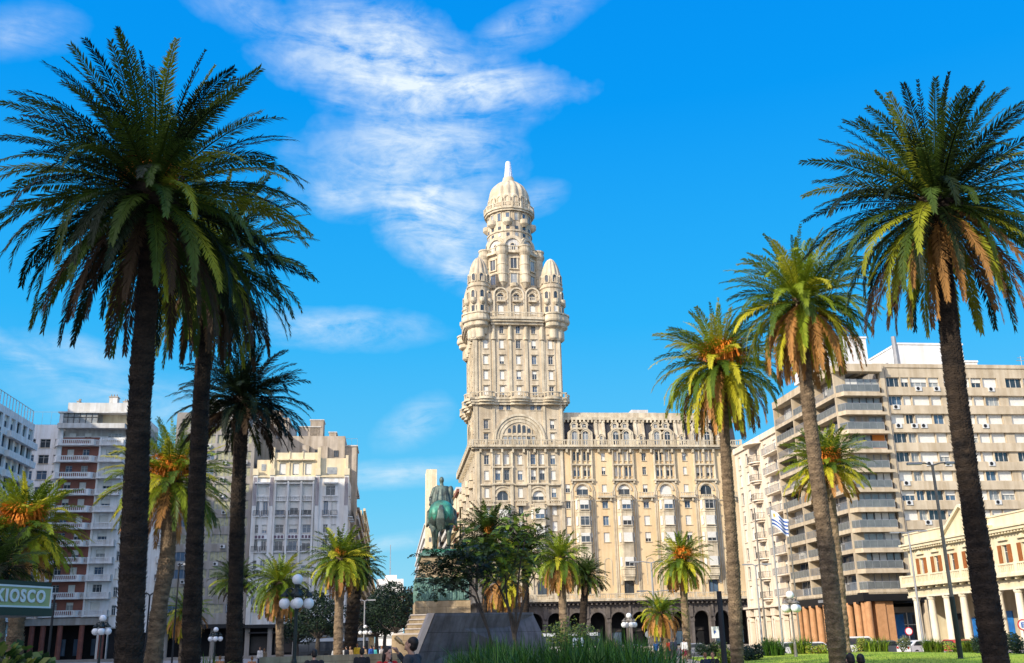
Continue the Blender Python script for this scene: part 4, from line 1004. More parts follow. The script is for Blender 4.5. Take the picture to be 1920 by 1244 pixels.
for x in (7.6, 15.0): m_ = MB(); m_.cyl((x, .6, 0), (x, .6, 5.3), .55, .55, M_conc, n=16); m_.obj('column', B9.root)
m_ = MB(); m_.box(.3, 1.5, -.9, .6, 0, 5.2, M_terra); m_.box(1.53, 2.6, -.75, .6, 0, 5.2, M_terra); m_.obj('column', B9.root)
for k in range(9): y = 1.3 + k * 2.3; m_ = MB(); m_.cyl((-1.0, y, 0), (-1.0, y, 5.2), .45, .45, M_terra, n=14); m_.obj('column', B9.root)
for k in range(2): m_ = MB(); m_.cyl((-.4 + k * .0 - .3, -.6 - k * .9 + .6, 0), (-.7, -.6 - k * .9 + .6, 5.2), .42, .42, M_terra, n=14); m_.obj('column', B9.root)
B9.finish()
# ======== cream block with bowed balconies, beyond it
f8 = 22.0; O8 = (O9[0] - sin(GRID) * (D9 + .3), O9[1] + cos(GRID) * (D9 + .3))
A8 = GRID - pi/2
O8b = (O8[0] - sin(GRID) * f8, O8[1] + cos(GRID) * f8)       # far end: local x runs back towards the camera
B8 = Bldg('cream_balcony_building', O8b, A8, 'cream apartment block with bowed balconies beside the palace on its right'); o8 = []
M_c8 = mat('bright cream render', (.84, .74, .60), .8, (.74, .62, .48), .5, streak=.14)
H8 = 31.0
for i in range(8):
    z = 7.0 + i * 3.0
    for s in (1.6, 5.0, 9.4, 13.4, 17.4):
        o8.append((s, z + .2, 1.2, 2.0)); B8.window(I4, s, z + .2, 1.2, 2.0, 0, blind=blindpick(rb, .4, .2), gl=M_glass, trim=M_c8)
    mb = MB(); pts = [(8.4 + 3.2 * (1 - cos(pi * k / 8)) / 2, -1.3 * sin(pi * k / 8)) for k in range(9)]
    mb.prism(pts, z - .2, z, M_c8); mb.prism([(10.0 + (x - 10.0) * .8, y * .7) for x, y in pts], z - .5, z - .203, M_c8)
    for (xa, ya), (xb, yb) in zip(pts[:-1], pts[1:]): iron_rail(mb, T((xa, ya, 0)) @ RZ(atan2(yb-ya, xb-xa)), 0, sqrt((xb-xa)**2 + (yb-ya)**2), .03, z, .95, M_dframe, pitch=.2)
    mb.obj('balcony', B8.root)
    balcony(B8, I4, 16.0, 21.8, z, 1.4, 'iron', 1.0, m=M_c8, pm=M_silver)
wall(B8.wallmb, I4, f8, 5.6, H8, o8, M_c8); B8.wallmb.box(.01, f8, .4, 14, 0, H8 - .1, M_c8); B8.wallmb.box(.0, .4, .0, .41, 0, 5.6, M_c8)
mb = MB(); mb.prism([(7.4 + 5.4 * (1 - cos(pi * k / 10)) / 2, -1.9 * sin(pi * k / 10)) for k in range(11)], H8 - .3, H8, M_c8); mb.box(0, f8, -.3, 12, H8 + .002, H8 + .9, M_c8); mb.obj('cornice', B8.root)
b8 = MB(); b8.box(0, f8, -.8, -.003, 5.6, 5.9, M_c8); b8.obj('ledge', B8.root)
for k in range(6):
    x = .8 + k * 3.6; mb = MB(); mb.box(x - .3, x + .3, -.5, .2, 0, 3.6, M_c8); mb.box(x + .7, x + 1.2, -.5, .2, 0, 3.6, M_c8); mb.arch(x + .5, 3.6, .35, .8, -.5, .2, M_c8, n=8); mb.box(x - .4, x + 1.4, -.5, .2, 4.4, 5.6, M_c8); mb.obj('arched_pier', B8.root)
B8.finish()
# ======== classical two storey building at the right edge
p10 = at(1709, 1087, 115); far = (p10.x, p10.y); len10 = 46.0
O10 = far; A10 = GRID - pi/2      # local x runs from the far end towards the camera, outward is -x
B10 = Bldg('classical_colonnade_building', O10, A10, 'cream two storey classical building with white columns, pediment and brown shutters')
zb, zc = 6.2, 10.78
cs = sorted([loc(O10, A10, px, 1160)[0] for px in (1729, 1757)]); pitch = cs[1] - cs[0]; c0 = cs[0]
n10 = int(len10 / pitch); o10 = []
for k in range(n10):
    s = c0 + (k + .5) * pitch
    if s + .8 > len10: break
    w_ = .95; o10.append((s - w_/2, 7.35, w_, 2.0)); B10.window(I4, s - w_/2, 7.35, w_, 2.0, 0, gl=M_glass if k % 3 else M_glassp, blind=0, fr=M_frame, trim=M_yel)
    mb = MB()
    for sg in (-1, 1): mb.box(s + sg * .78 - .28, s + sg * .78 + .28, -.1, -.02, 7.3, 9.35, M_wood)
    mb.obj('shutter', B10.root)
    mb = MB(); mb.box(s - .75, s + .75, -.25, -.004, 9.75, 9.9, M_yel); mb.slab([(s - .7, 9.9), (s + .7, 9.9), (s, 10.2)], -.2, -.005, M_yel); mb.obj('window_hood', B10.root)
wall(B10.wallmb, I4, len10, zb + .3, zc, o10, M_yel); B10.wallmb.box(0, len10, .4, 16, zb, zc, M_yel); B10.wallmb.box(-.01, 0.3, 0.01, .41, zb, zc, M_yel)
B10.wallmb.box(.2, len10, 3.4, 3.6, 0, zb - .5, M_conc); B10.wallmb.box(.1, len10, .5, 16, zb - .4, zb, M_yel); B10.wallmb.box(.1, .4, 1.4, 16, 0, zb, M_yel)
mb = MB()
for k in range(n10 * 2): s = .5 + k * pitch / 2; mb.box(s - .1, s + .12, -1.0, -.005, zb - .12, zb + .12, M_yel)
mb.box(-.3, len10, -1.25, 0, zb + .123, zb + .4, M_yel); mb.box(-.2, len10, -.5, .4, zb - .8, zb - .123, M_yel); mb.box(-.25, len10, -.6, -.0, zb - 1.0, zb - .803, M_wcol)
mb.obj('cornice', B10.root)
mb = MB(); baluster_rail(mb, I4, -.2, len10, -1.05, zb + .403, .95, M_yel, pitch=.32, r=.07, posts=pitch); mb.obj('balustrade', B10.root)
mb = MB(); mb.box(-.4, len10, -.6, 0, zc - .25, zc + .05, M_yel); mb.box(-.5, len10, -.75, 0, zc + .053, zc + .25, M_yel); mb.box(-.2, len10, -.1, .3, zc + .25, zc + 1.3, M_yel); mb.box(-.3, len10, -.2, .35, zc + 1.303, zc + 1.45, M_yel)
for k in range(int(len10 / .5)): mb.box(k * .5, k * .5 + .2, -.5, -.01, zc - .45, zc - .253, M_yel)
mb.obj('parapet', B10.root)
mb = MB(); pa, pb = loc(O10, A10, 1777, 1008)[0], loc(O10, A10, 1862, 990)[0]; c_ = (pa + pb) / 2; hw = (pb - pa) / 2; mb.slab([(c_ - hw, zc + .26), (c_ + hw, zc + .26), (c_, zc + 2.9)], -.5, .25, M_yel)
for sg in (-1, 1):
    a = atan2(2.6, hw); Lh = sqrt(hw**2 + 2.6**2); MM = T((c_ - sg * 0 + (-hw if sg > 0 else 0), 0, zc + (.3 if sg > 0 else 2.92))) @ Matrix.Rotation(-a * sg, 4, 'Y'); mb.box(0, Lh, -.85, -.0, .0, .28, M_yel, MM)
mb.obj('pediment', B10.root)
for k in range(n10 + 1):
    s = c0 + k * pitch
    if s > len10 - .3: break
    m_ = MB(); m_.lathe([(.46, .0), (.46, .25), (.40, .35), (.39, 2), (.33, 4.85), (.40, 4.95), (.44, 5.1), (.44, 5.25)], M_wcol, s, -.35, 18); m_.box(s - .46, s + .46, -.81, .11, 5.2, zb - .99, M_wcol); m_.obj('column', B10.root)
mb = MB()
for k in range(n10):
    s = c0 + (k + .5) * pitch; mb.box(s - .55, s + .55, 3.3, 3.39, .1, 2.9 if k % 3 else 3.4, rb.choice([M_blue, M_wood, M_dark]) if k != 1 else M_blue)
mb.obj('door', B10.root); B10.finish()
# ---------------------------------------------------------------- palms
rp = random.Random(5)
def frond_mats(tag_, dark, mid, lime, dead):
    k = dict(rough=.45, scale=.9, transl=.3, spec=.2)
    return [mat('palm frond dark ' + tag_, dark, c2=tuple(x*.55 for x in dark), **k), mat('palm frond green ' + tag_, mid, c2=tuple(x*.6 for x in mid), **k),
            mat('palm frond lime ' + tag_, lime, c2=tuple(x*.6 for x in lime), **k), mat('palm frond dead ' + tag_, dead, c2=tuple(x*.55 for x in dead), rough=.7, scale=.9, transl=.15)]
FM_nearshade = frond_mats('near', (.020, .036, .010), (.085, .14, .018), (.38, .40, .03), (.10, .058, .025))  # near crowns: their shade is put into the frond colours
FM_sun = frond_mats('sunlit', (.10, .17, .015), (.30, .38, .025), (.66, .60, .04), (.55, .26, .07))  # brighter frond copy, sunlight put into the colours
FM_deepshade = frond_mats('shaded', (.012, .024, .012), (.02, .036, .014), (.06, .07, .015), (.08, .045, .02))  # darkest frond copy, a shaded crown painted as such
FM_rightshade = frond_mats('right', (.020, .036, .010), (.075, .125, .018), (.38, .40, .03), (.42, .21, .06))  # shade in the live frond colours, orange sunlight in the dead ones
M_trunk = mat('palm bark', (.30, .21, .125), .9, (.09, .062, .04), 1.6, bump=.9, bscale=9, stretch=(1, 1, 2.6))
M_trunkshade = mat('shaded palm bark', (.05, .033, .02), .9, (.008, .006, .005), 1.3, bump=.9, bscale=9, stretch=(1, 1, 2.6))  # darker copy of the bark, trunk shade put into its colour
M_boot = mat('dry leaf bases', (.10, .06, .035), .95, (.03, .02, .013), 4, bump=.8, bscale=14)
M_fruit = mat('orange fruit stalks', (.85, .30, .03), .6, (.62, .17, .015), 3, transl=.2)
def frond(mb, o, az, el0, L, droop, nl, ll, m, rnd, wid=.035, sag=.5, seg=9, tw=None):
    """one pinnate leaf: arching midrib with a narrow blade for every leaflet"""
    pts = []; p = Vector(o); e = el0; dz = rnd.uniform(-.15, .15); st = L / seg
    for i in range(seg + 1):
        pts.append((p.copy(), e, az + dz * (i / seg) ** 2))
        a = az + dz * (i / seg) ** 2; p = p + Vector((cos(a) * cos(e), sin(a) * cos(e), sin(e))) * st
        e -= droop * (1.6 * (i + 1) / seg) / seg * 1.25
        e = max(e, -1.5)
    vs = []; fs = []
    def P(t):
        x = t * seg; i = min(int(x), seg - 1); f = x - i
        return pts[i][0].lerp(pts[i+1][0], f), pts[i][1] * (1-f) + pts[i+1][1] * f, pts[i][2] * (1-f) + pts[i+1][2] * f
    # midrib
    prev = None
    for i, (q, e_, a_) in enumerate(pts):
        r = .035 * (L / 4) * (1 - .85 * i / seg) + .004; side = Vector((-sin(a_), cos(a_), 0)) * r; up = Vector((0, 0, r * .8)); n = len(vs)
        vs += [q + side, q - side, q + up]
        if prev is not None: fs += [(prev, prev+1, n+1, n), (prev+1, prev+2, n+2, n+1), (prev+2, prev, n, n+2)]
        prev = n
    roll = rnd.uniform(-.5, .5) if tw is None else tw
    for k in range(nl):
        t = .1 + .9 * (k + rnd.random() * .6) / nl; q, e_, a_ = P(t)
        d = Vector((cos(a_) * cos(e_), sin(a_) * cos(e_), sin(e_))); side = Vector((-sin(a_), cos(a_), 0)); up = side.cross(d) * -1
        if up.z < 0: up = -up
        sd_ = side * cos(roll) + up * sin(roll); u2 = up * cos(roll) - side * sin(roll)
        prof = min(1, .25 + 3.2 * (t - .08)) * (1 - .62 * max(0, (t - .45) / .55) ** 1.6)
        l = ll * prof
        for sg in (-1, 1):
            if rnd.random() < .04: continue
            f = .45 + .55 * t + rnd.uniform(-.12, .12); lf = (d * f + sd_ * sg * (1 - .35 * t) + u2 * (.28 + rnd.uniform(-.15, .15))).normalized()
            lf = (lf + Vector((rnd.uniform(-.12, .12), rnd.uniform(-.12, .12), -sag * rnd.uniform(.1, .8)))).normalized(); l2 = l * rnd.uniform(.8, 1.1)
            wv = lf.cross(u2)
            wv = (wv.normalized() if wv.length > .01 else side) * wid * .5; n = len(vs); mid = q + lf * l2 * .45; tip = q + lf * l2 + Vector((0, 0, -sag * .12 * l2))
            vs += [q, mid + wv, tip, mid - wv]; fs.append((n, n+1, n+2, n+3))
    mb.add(vs, fs, m)
def crown_mesh(seed, L, nfr, nl, ll, wid, fm, dead=.22, low=-.5, lime=.2, top=1.5, bend=1.0):
    """crown as one mesh: young upright fronds, arching fronds, hanging old fronds; dry skirt as a second mesh"""
    rnd = random.Random(seed); live = MB(); dry = MB()
    for i in range(nfr):
        u = (i + .5) / nfr; az = i * 2.39996 + rnd.uniform(-.2, .2)
        el0 = top - (top - low) * u ** .86 + rnd.uniform(-.12, .12)
        Lf = L * (1 - .16 * (1 - u) ** 2 - .14 * max(0, u - .8) / .2) * rnd.uniform(.88, 1.06); dr = (.38 + .72 * min(1, u * 1.4) ** .9 + rnd.uniform(-.2, .28)) * bend
        if u > .8: dr = .7 * bend
        if rnd.random() < .05: dr *= 1.9
        q = rnd.random()
        if u > 1 - dead: m = fm[3] if q < .72 else fm[2]
        else: m = fm[2] if (q < lime * (.4 + u)) else (fm[1] if q < .62 else fm[0])
        r0 = .22 * L / 4; zz = -.5 * L / 4 * u ** 1.5
        tgt = dry if u > 1 - dead else live
        frond(tgt, (cos(az) * r0, sin(az) * r0, zz), az, el0, Lf, dr, nl if u > .06 else nl // 2, ll * (1 if u > .1 else .55), m, rnd, wid, sag=.35 + .7 * u)
    return live, dry
def fruit_mb(rnd, az, s, n=150):
    s *= 1.25
    mb = MB(); c = Vector((cos(az), sin(az), 0))
    vs = []; fs = []
    for i in range(n):
        a = az + rnd.uniform(-1.0, 1.0); e = rnd.uniform(.0, 1.4); p = Vector((0, 0, .1)) + c * .3 * s; L = s * rnd.uniform(.6, 1.05); k = 4; prev = None
        for j in range(k + 1):
            w_ = Vector((-sin(a), cos(a), .3)) * (.02 * s); m_ = len(vs); vs += [p + w_, p - w_]
            if prev is not None: fs.append((prev, prev+1, m_+1, m_))
            prev = m_; p = p + Vector((cos(a) * cos(e), sin(a) * cos(e), sin(e))) * L / k; e -= .55
    return mb.add(vs, fs, M_fruit)
def trunk_mb(pts, r0, r1, m, seed, nr=18, boot=1.35, bl=1.7, step=.16, scars=False):
    """ringed, scarred stem through pts, with the swollen mass of leaf bases at the top"""
    rnd = random.Random(seed); mb = MB(); P_ = [Vector(p) for p in pts]; Ls = [(P_[i+1] - P_[i]).length for i in range(len(P_) - 1)]; tot = sum(Ls); n = int(tot / step)
    vs = []; 
    def pos(d):
        i = 0
        while i < len(Ls) - 1 and d > Ls[i]: d -= Ls[i]; i += 1
        t = d / Ls[i]; a = P_[max(i-1, 0)]; b = P_[i]; c = P_[i+1]; e = P_[min(i+2, len(P_)-1)]
        return 0.5 * ((2*b) + (c - a) * t + (2*a - 5*b + 4*c - e) * t*t + (3*b - a - 3*c + e) * t*t*t)
    wob = [rnd.uniform(.86, 1.12) for _ in range(12)]
    for j in range(n + 1):
        d = tot * j / n; c = pos(d); u = d / tot; r = (r0 * (1 - u) + r1 * u) * wob[int(u * 11.9)] ** .5
        if d < .8: r *= 1 + .22 * (1 - d / .8) ** 2
        if tot - d < bl: q = 1 - (tot - d) / bl; r *= 1 + (boot - 1) * sin(pi * min(1, q * .95) ** .7 * .8)
        for i in range(nr):
            a = 2*pi*(i + .5 * (j % 2)) / nr; rr = r * (1 + (.05 if (j % 2) else -.035) + rnd.uniform(-.06, .06)); vs.append((c.x + rr * cos(a), c.y + rr * sin(a), c.z))
    fs = [(j*nr + i, j*nr + (i+1) % nr, (j+1)*nr + (i+1) % nr, (j+1)*nr + i) for j in range(n) for i in range(nr)]
    fs.append(tuple(range(n*nr, (n+1)*nr)))
    mb.add(vs, fs, m)
    if scars:   # diamond leaf scars all the way up
        per = max(7, int(2*pi*r0 / .17)); rows = int(tot / .085)
        for j in range(rows):
            d = .15 + (tot - bl - .15) * j / rows; c = pos(d); u = d / tot; r = (r0 * (1 - u) + r1 * u) * wob[int(u * 11.9)] ** .5 * 1.0
            for i in range(per):
                a = 2*pi*(i + .5*(j % 2) + rnd.uniform(-.12, .12)) / per; q = rnd.uniform(.6, 1.5); cx, cy = cos(a), sin(a); hw = .075 * rnd.uniform(.8, 1.15); z = c.z + rnd.uniform(-.02, .02)
                B = Vector((c.x + cx*r*.97, c.y + cy*r*.97, z)); sdv = Vector((-cy, cx, 0)) * hw; out = Vector((cx, cy, 0)) * (.05 * q)
                mb.add([B - sdv, B + sdv, B + Vector((0, 0, .07)) + out, B - Vector((0, 0, .05)) + out * .25], [(0, 3, 2), (3, 1, 2), (0, 2, 1)], m)
    top = P_[-1]   # cut leaf bases
    bt = MB()
    for i in range(110):
        z = -rnd.uniform(0, bl * .95); a = i * 2.4; rr = r1 * (1 + (boot - 1) * .9); c = top + Vector((0, 0, z)); o = c + Vector((cos(a) * rr * .8, sin(a) * rr * .8, 0)); l = rnd.uniform(.18, .42)
        t_ = o + Vector((cos(a) * l * .75, sin(a) * l * .75, l * .7)); w_ = Vector((-sin(a), cos(a), 0)) * .07
        bt.add([o + w_, o - w_, o - Vector((0, 0, .12)), t_ + w_ * .5, t_ - w_ * .5], [(0, 1, 4, 3), (0, 3, 2), (1, 2, 4), (2, 3, 4)], M_boot)
    return mb, bt
PALMG = 'tall date palms around the square'
def palm(label, trunk_px, D, L, seed, r0=.36, r1=.26, nfr=90, nl=46, ll=.5, wid=.045, fm=FM_sun, fruit=(), dead=.22, low=-.5, lime=.2, tm=None, share=None, group=PALMG, boot=1.35, top=1.5, base_z=0.0, bend=1.0):
    P3 = [at(px, py, D) for px, py in trunk_px]; P3[0].z = base_z - .05
    base = Vector((P3[0].x, D, base_z)); root = empty('palm_tree', base, 0, label, 'palm tree', group)
    loc_ = [p - base for p in P3]; a, b_ = trunk_mb(loc_, r0, r1, tm or M_trunk, seed, boot=boot, scars=D < 56)
    a.obj('trunk', root); b_.obj('leaf_bases', root)
    if share: live, dry = share
    else:
        live, dry = crown_mesh(seed, L, nfr, nl, ll, wid, fm, dead, low, lime, top, bend); live = live.mesh('crown'); dry = dry.mesh('dry_fronds')
    for me, nm in ((live, 'crown'), (dry, 'dry_fronds')):
        if not len(me.vertices): continue
        o = bpy.data.objects.new(nm, me); col.objects.link(o); o.parent = root; o.location = loc_[-1]; 
        if share: o.rotation_euler = (0, 0, seed * 1.7); o.scale = (L,) * 3
    rnd = random.Random(seed + 99)
    for az, s in fruit:
        o = fruit_mb(rnd, az, s).obj('fruit_cluster', root); o.location = loc_[-1] + Vector((0, 0, .3))
    return root
palm('largest palm tree of all, dark crown against the sky at the far left', [(245, 1240), (252, 1000), (262, 760), (275, 560), (286, 350)], 28, 5.25, 3, .37, .28, 180, 104, .50, .046, FM_nearshade, [(-2.6, .8), (-.6, .8), (-1.9, .7), (.1, .7)], dead=.10, low=-1.0, lime=.10, tm=M_trunkshade, boot=2.9)
palm('tall dark palm directly right of the largest palm, its crown half hidden', [(360, 1240), (370, 900), (383, 650), (398, 480)], 38, 4.6, 4, .36, .25, 140, 84, .50, .050, FM_nearshade, (), dead=.2, low=-1.25, lime=.2, tm=M_trunkshade, boot=1.5)
palm('dark mid height palm with spiky crown below the other two dark left palms', [(440, 1240), (446, 950), (455, 745)], 45, 3.35, 6, .36, .27, 120, 64, .46, .05, FM_deepshade, (), dead=.12, low=-.6, lime=.03, tm=M_trunkshade)
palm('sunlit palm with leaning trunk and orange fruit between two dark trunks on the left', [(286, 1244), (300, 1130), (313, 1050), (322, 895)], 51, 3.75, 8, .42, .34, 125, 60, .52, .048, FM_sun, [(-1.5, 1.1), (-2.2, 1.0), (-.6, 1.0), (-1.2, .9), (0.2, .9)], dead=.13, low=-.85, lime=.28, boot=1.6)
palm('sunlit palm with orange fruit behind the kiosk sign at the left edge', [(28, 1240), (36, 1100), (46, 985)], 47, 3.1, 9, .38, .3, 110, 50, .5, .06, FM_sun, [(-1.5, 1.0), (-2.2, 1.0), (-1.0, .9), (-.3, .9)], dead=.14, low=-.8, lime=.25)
palm('small bluish palm low at the left edge behind the kiosk sign', [(-2, 1240), (-2, 1060)], 40, 2.0, 10, .3, .25, 50, 36, .42, .045, FM_nearshade, (), dead=.05, low=-.5, lime=.0)
palm('tallest palm on the right, dark crown and nearly black trunk', [(1868, 1244), (1838, 1050), (1806, 830), (1780, 620), (1756, 372)], 32, 4.85, 12, .39, .26, 165, 94, .48, .048, FM_rightshade, (), dead=.2, low=-1.05, lime=.16, tm=M_trunkshade, boot=3.0)
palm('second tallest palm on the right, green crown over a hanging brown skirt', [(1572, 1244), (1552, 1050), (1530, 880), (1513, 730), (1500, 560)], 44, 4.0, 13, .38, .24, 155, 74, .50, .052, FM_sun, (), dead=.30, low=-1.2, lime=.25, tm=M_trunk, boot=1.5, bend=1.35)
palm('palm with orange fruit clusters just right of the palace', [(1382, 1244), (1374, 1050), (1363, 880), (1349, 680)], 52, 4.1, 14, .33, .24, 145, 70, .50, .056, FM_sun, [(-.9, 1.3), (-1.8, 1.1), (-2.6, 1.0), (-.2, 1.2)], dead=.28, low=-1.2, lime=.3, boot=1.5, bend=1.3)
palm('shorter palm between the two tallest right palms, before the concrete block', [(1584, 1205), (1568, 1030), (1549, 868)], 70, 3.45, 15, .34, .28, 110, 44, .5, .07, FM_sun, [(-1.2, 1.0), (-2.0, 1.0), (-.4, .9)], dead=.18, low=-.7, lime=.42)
def shared(seed, fm, **k):
    a, b_ = crown_mesh(seed, 1.0, 105, 32, .16, .024, fm, **k); return a.mesh('crown'), b_.mesh('dry_fronds')
S1 = shared(31, FM_sun, dead=.26, low=-1.15, lime=.14, bend=1.4); S2 = shared(32, FM_nearshade, dead=.1, low=-.6, lime=.05); S3 = shared(33, FM_sun, dead=.5, low=-1.25, lime=.2, bend=1.5); S4 = shared(34, FM_sun, dead=.16, low=-1.0, lime=.16, bend=1.2)
G2 = 'small palms in the middle of the square'
for lab, tp, D, L, sd_, sh, r, fr in (
    ('small palm with pale trunk standing behind the near globe lamp', [(526, 1226), (524, 1090)], 76, 2.9, 1, S1, .27, ()),
    ('dark small palm left of the pale trunk palm, before the art deco block', [(448, 1226), (440, 1085)], 96, 2.6, 2, S2, .3, ()),
    ('bushy sunlit palm before the corner of the art deco block', [(634, 1222), (638, 1045)], 76, 3.0, 3, S4, .33, ((-1.5, .6),)),
    ('shaded palm close behind the bushy sunlit palm by the avenue', [(655, 1222), (668, 1060)], 82, 2.7, 4, S2, .5, ()),
    ('low yellowish palm with dry skirt between the left trunks', [(345, 1222), (350, 1150)], 70, 1.9, 5, S3, .3, ()),
    ('sunlit palm with orange skirt in front of the palace, right of the monument', [(1060, 1212), (1050, 1045)], 80, 2.9, 6, S1, .3, ()),
    ('dark palm beside the orange skirted palm in front of the palace', [(1088, 1200), (1098, 1078)], 98, 2.5, 7, S2, .35, ()),
    ('dark palm rising behind the feathery tree, nearest the horse monument', [(905, 1200), (915, 1000)], 105, 4.2, 8, S2, .35, ((-1.3, .8),)),
    ('dark palm behind the right half of the feathery tree', [(985, 1200), (985, 1030)], 105, 3.8, 9, S2, .35, ()),
    ('short sunlit palm behind the trunk of the feathery tree', [(942, 1200), (945, 1085)], 84, 2.7, 10, S3, .3, ()),
    ('palm with orange fruit in front of the right part of the palace', [(1288, 1212), (1278, 1048)], 80, 2.8, 11, S4, .27, ((-1.5, .9), (-2.0, .8), (-1.0, .8))),
    ('shortest palm, thick dry crown in front of the palace arcade', [(1252, 1207), (1238, 1148)], 76, 2.0, 12, S3, .28, ())):
    palm(lab, tp, D, L, sd_, r * 1.1, r, fm=FM_sun, share=sh, group=G2, fruit=fr, tm=M_trunk if sh is not S2 else M_trunkshade, boot=1.3)
# ---------------------------------------------------------------- broadleaf and feathery trees
def lmat(n, c, **k): return mat(n, c, rough=.5, c2=tuple(x*.5 for x in c), scale=1.5, transl=.25, **k)
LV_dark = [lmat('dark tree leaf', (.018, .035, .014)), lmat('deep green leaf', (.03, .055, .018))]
LV_mid = [lmat('green tree leaf', (.09, .16, .025)), lmat('olive tree leaf', (.17, .2, .03)), lmat('dull green tree leaf', (.03, .06, .018))]  # three leaf tones mixed at random, the last one darkest
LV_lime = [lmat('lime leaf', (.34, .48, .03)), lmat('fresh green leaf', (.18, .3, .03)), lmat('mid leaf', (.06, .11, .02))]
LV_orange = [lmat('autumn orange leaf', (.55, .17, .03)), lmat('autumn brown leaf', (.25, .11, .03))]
M_bark = mat('grey brown bark', (.09, .07, .055), .9, (.05, .04, .03), 4, bump=.5)
def leaf_cards(mb, c, r, n, size, mats, rnd, hollow=.5):
    for i in range(n):
        a = rnd.uniform(0, 2*pi); ph = math.asin(rnd.uniform(-1, 1)); q = rnd.uniform(hollow, 1) ** .6
        p = Vector((c[0] + r[0]*q*cos(ph)*cos(a), c[1] + r[1]*q*cos(ph)*sin(a), c[2] + r[2]*q*sin(ph)))
        d = Vector((rnd.gauss(0, 1), rnd.gauss(0, 1), rnd.gauss(0, .6))).normalized(); e = d.orthogonal().normalized() * size * .32; d *= size * rnd.uniform(.7, 1.2)
        mb.add([p, p + d*.5 + e, p + d, p + d*.5 - e], [(0, 1, 2, 3)], rnd.choice(mats))
def broad_tree(name, label, px, D, h, r, mats, seed, n=3500, size=.3, trunk=.25, group=None, clumps=16):
    rnd = random.Random(seed); x = ground_x(px, D); root = empty(name, (x, D, 0), 0, label, 'tree', group); tk = MB(); cr = MB()
    fork = Vector((0, 0, h * .32)); tk.tube([(0, 0, 0), (rnd.uniform(-.1, .1), 0, h*.18), fork], [trunk * 1.2, trunk, trunk * .8], M_bark, 8)
    for k in range(clumps):
        a = k * 2.4; u = (k + .5) / clumps; zz = h * (.42 + .5 * u); rr = r * sqrt(max(.05, 1 - ((zz / h - .62) / .42) ** 2)) * rnd.uniform(.45, .8)
        c = Vector((rr * cos(a), rr * sin(a), zz)); tk.tube([fork, fork.lerp(c, .5) + Vector((0, 0, -.05 * h)), c], [trunk * .4, trunk * .25, trunk * .08], M_bark, 5)
        s = r * rnd.uniform(.32, .5); leaf_cards(cr, c, (s, s, s * .75), n // clumps, size, mats, rnd)
    tk.obj('trunk', root); cr.obj('crown', root); return root
GA = 'dark street trees at the mouth of the avenue'
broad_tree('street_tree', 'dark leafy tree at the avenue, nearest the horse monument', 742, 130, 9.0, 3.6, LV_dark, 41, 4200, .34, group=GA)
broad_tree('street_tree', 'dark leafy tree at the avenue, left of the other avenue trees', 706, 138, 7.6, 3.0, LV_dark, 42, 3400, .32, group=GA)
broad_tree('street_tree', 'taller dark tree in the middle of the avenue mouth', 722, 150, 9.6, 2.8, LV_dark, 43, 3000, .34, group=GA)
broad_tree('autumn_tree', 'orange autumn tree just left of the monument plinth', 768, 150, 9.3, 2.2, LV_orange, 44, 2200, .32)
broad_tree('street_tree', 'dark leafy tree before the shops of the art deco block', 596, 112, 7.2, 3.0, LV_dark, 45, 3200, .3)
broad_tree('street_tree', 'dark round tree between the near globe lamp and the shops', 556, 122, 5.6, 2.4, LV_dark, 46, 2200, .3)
broad_tree('conifer_bush', 'olive bushy tree beside the pale trunk of the orange skirted palm', 1070, 68, 2.6, 1.9, LV_mid, 47, 2200, .16, trunk=.12)
def feather_tree(label, D, base_px, limbs, clusters, mats, seed, leafL=.8, nl=9, lw=.05, trunk=.075):
    """limbs: lists of pixel points from the ground up; clusters: (px, py, radius px, leaves, depth offset)"""
    rnd = random.Random(seed); b0 = at(*base_px, D); b0.z = 0; root = empty('feathery_tree', b0, 0, label, 'tree'); tk = MB(); cr = MB(); k = 1 / 1858 * D
    for L_ in limbs:
        pts = [at(q[0], q[1], D + (q[2] if len(q) > 2 else 0)) - b0 for q in L_]; n = len(pts); tk.tube(pts, [trunk * (1 - .8 * i / (n - 1)) for i in range(n)], M_bark, 7)
    for (px, py, r, n, dy) in clusters:
        c = at(px, py, D + dy) - b0; rr = r * k
        for i in range(n):
            p = c + Vector((rnd.gauss(0, .5), rnd.gauss(0, .6), rnd.gauss(0, .36))) * rr; v = p - c; az = atan2(v.y, v.x) + rnd.uniform(-.7, .7)
            frond(cr, p, az, rnd.uniform(-.2, .8), leafL * rnd.uniform(.7, 1.2), rnd.uniform(.6, 1.3), nl, leafL * .28, rnd.choice(mats), rnd, lw, sag=.3, seg=4)
            if i % 5 == 0: tk.cyl(c, p, .02, .01, M_bark, 4, cap=False)
    tk.obj('trunk', root); cr.obj('crown', root); return root
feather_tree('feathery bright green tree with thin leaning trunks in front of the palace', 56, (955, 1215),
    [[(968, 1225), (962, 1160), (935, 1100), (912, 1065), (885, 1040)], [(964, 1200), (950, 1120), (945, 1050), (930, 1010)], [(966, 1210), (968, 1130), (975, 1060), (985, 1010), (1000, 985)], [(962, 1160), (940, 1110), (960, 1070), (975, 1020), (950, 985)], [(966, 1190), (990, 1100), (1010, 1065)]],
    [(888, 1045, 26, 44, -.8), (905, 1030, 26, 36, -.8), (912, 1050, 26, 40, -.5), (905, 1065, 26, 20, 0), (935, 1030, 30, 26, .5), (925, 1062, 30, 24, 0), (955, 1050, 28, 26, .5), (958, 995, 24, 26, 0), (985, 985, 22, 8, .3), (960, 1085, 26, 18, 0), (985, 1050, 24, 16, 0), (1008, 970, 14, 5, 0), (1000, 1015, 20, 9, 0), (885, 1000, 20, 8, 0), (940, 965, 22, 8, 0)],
    LV_lime * 3 + LV_mid[:2], 51, .95, 10, .12)
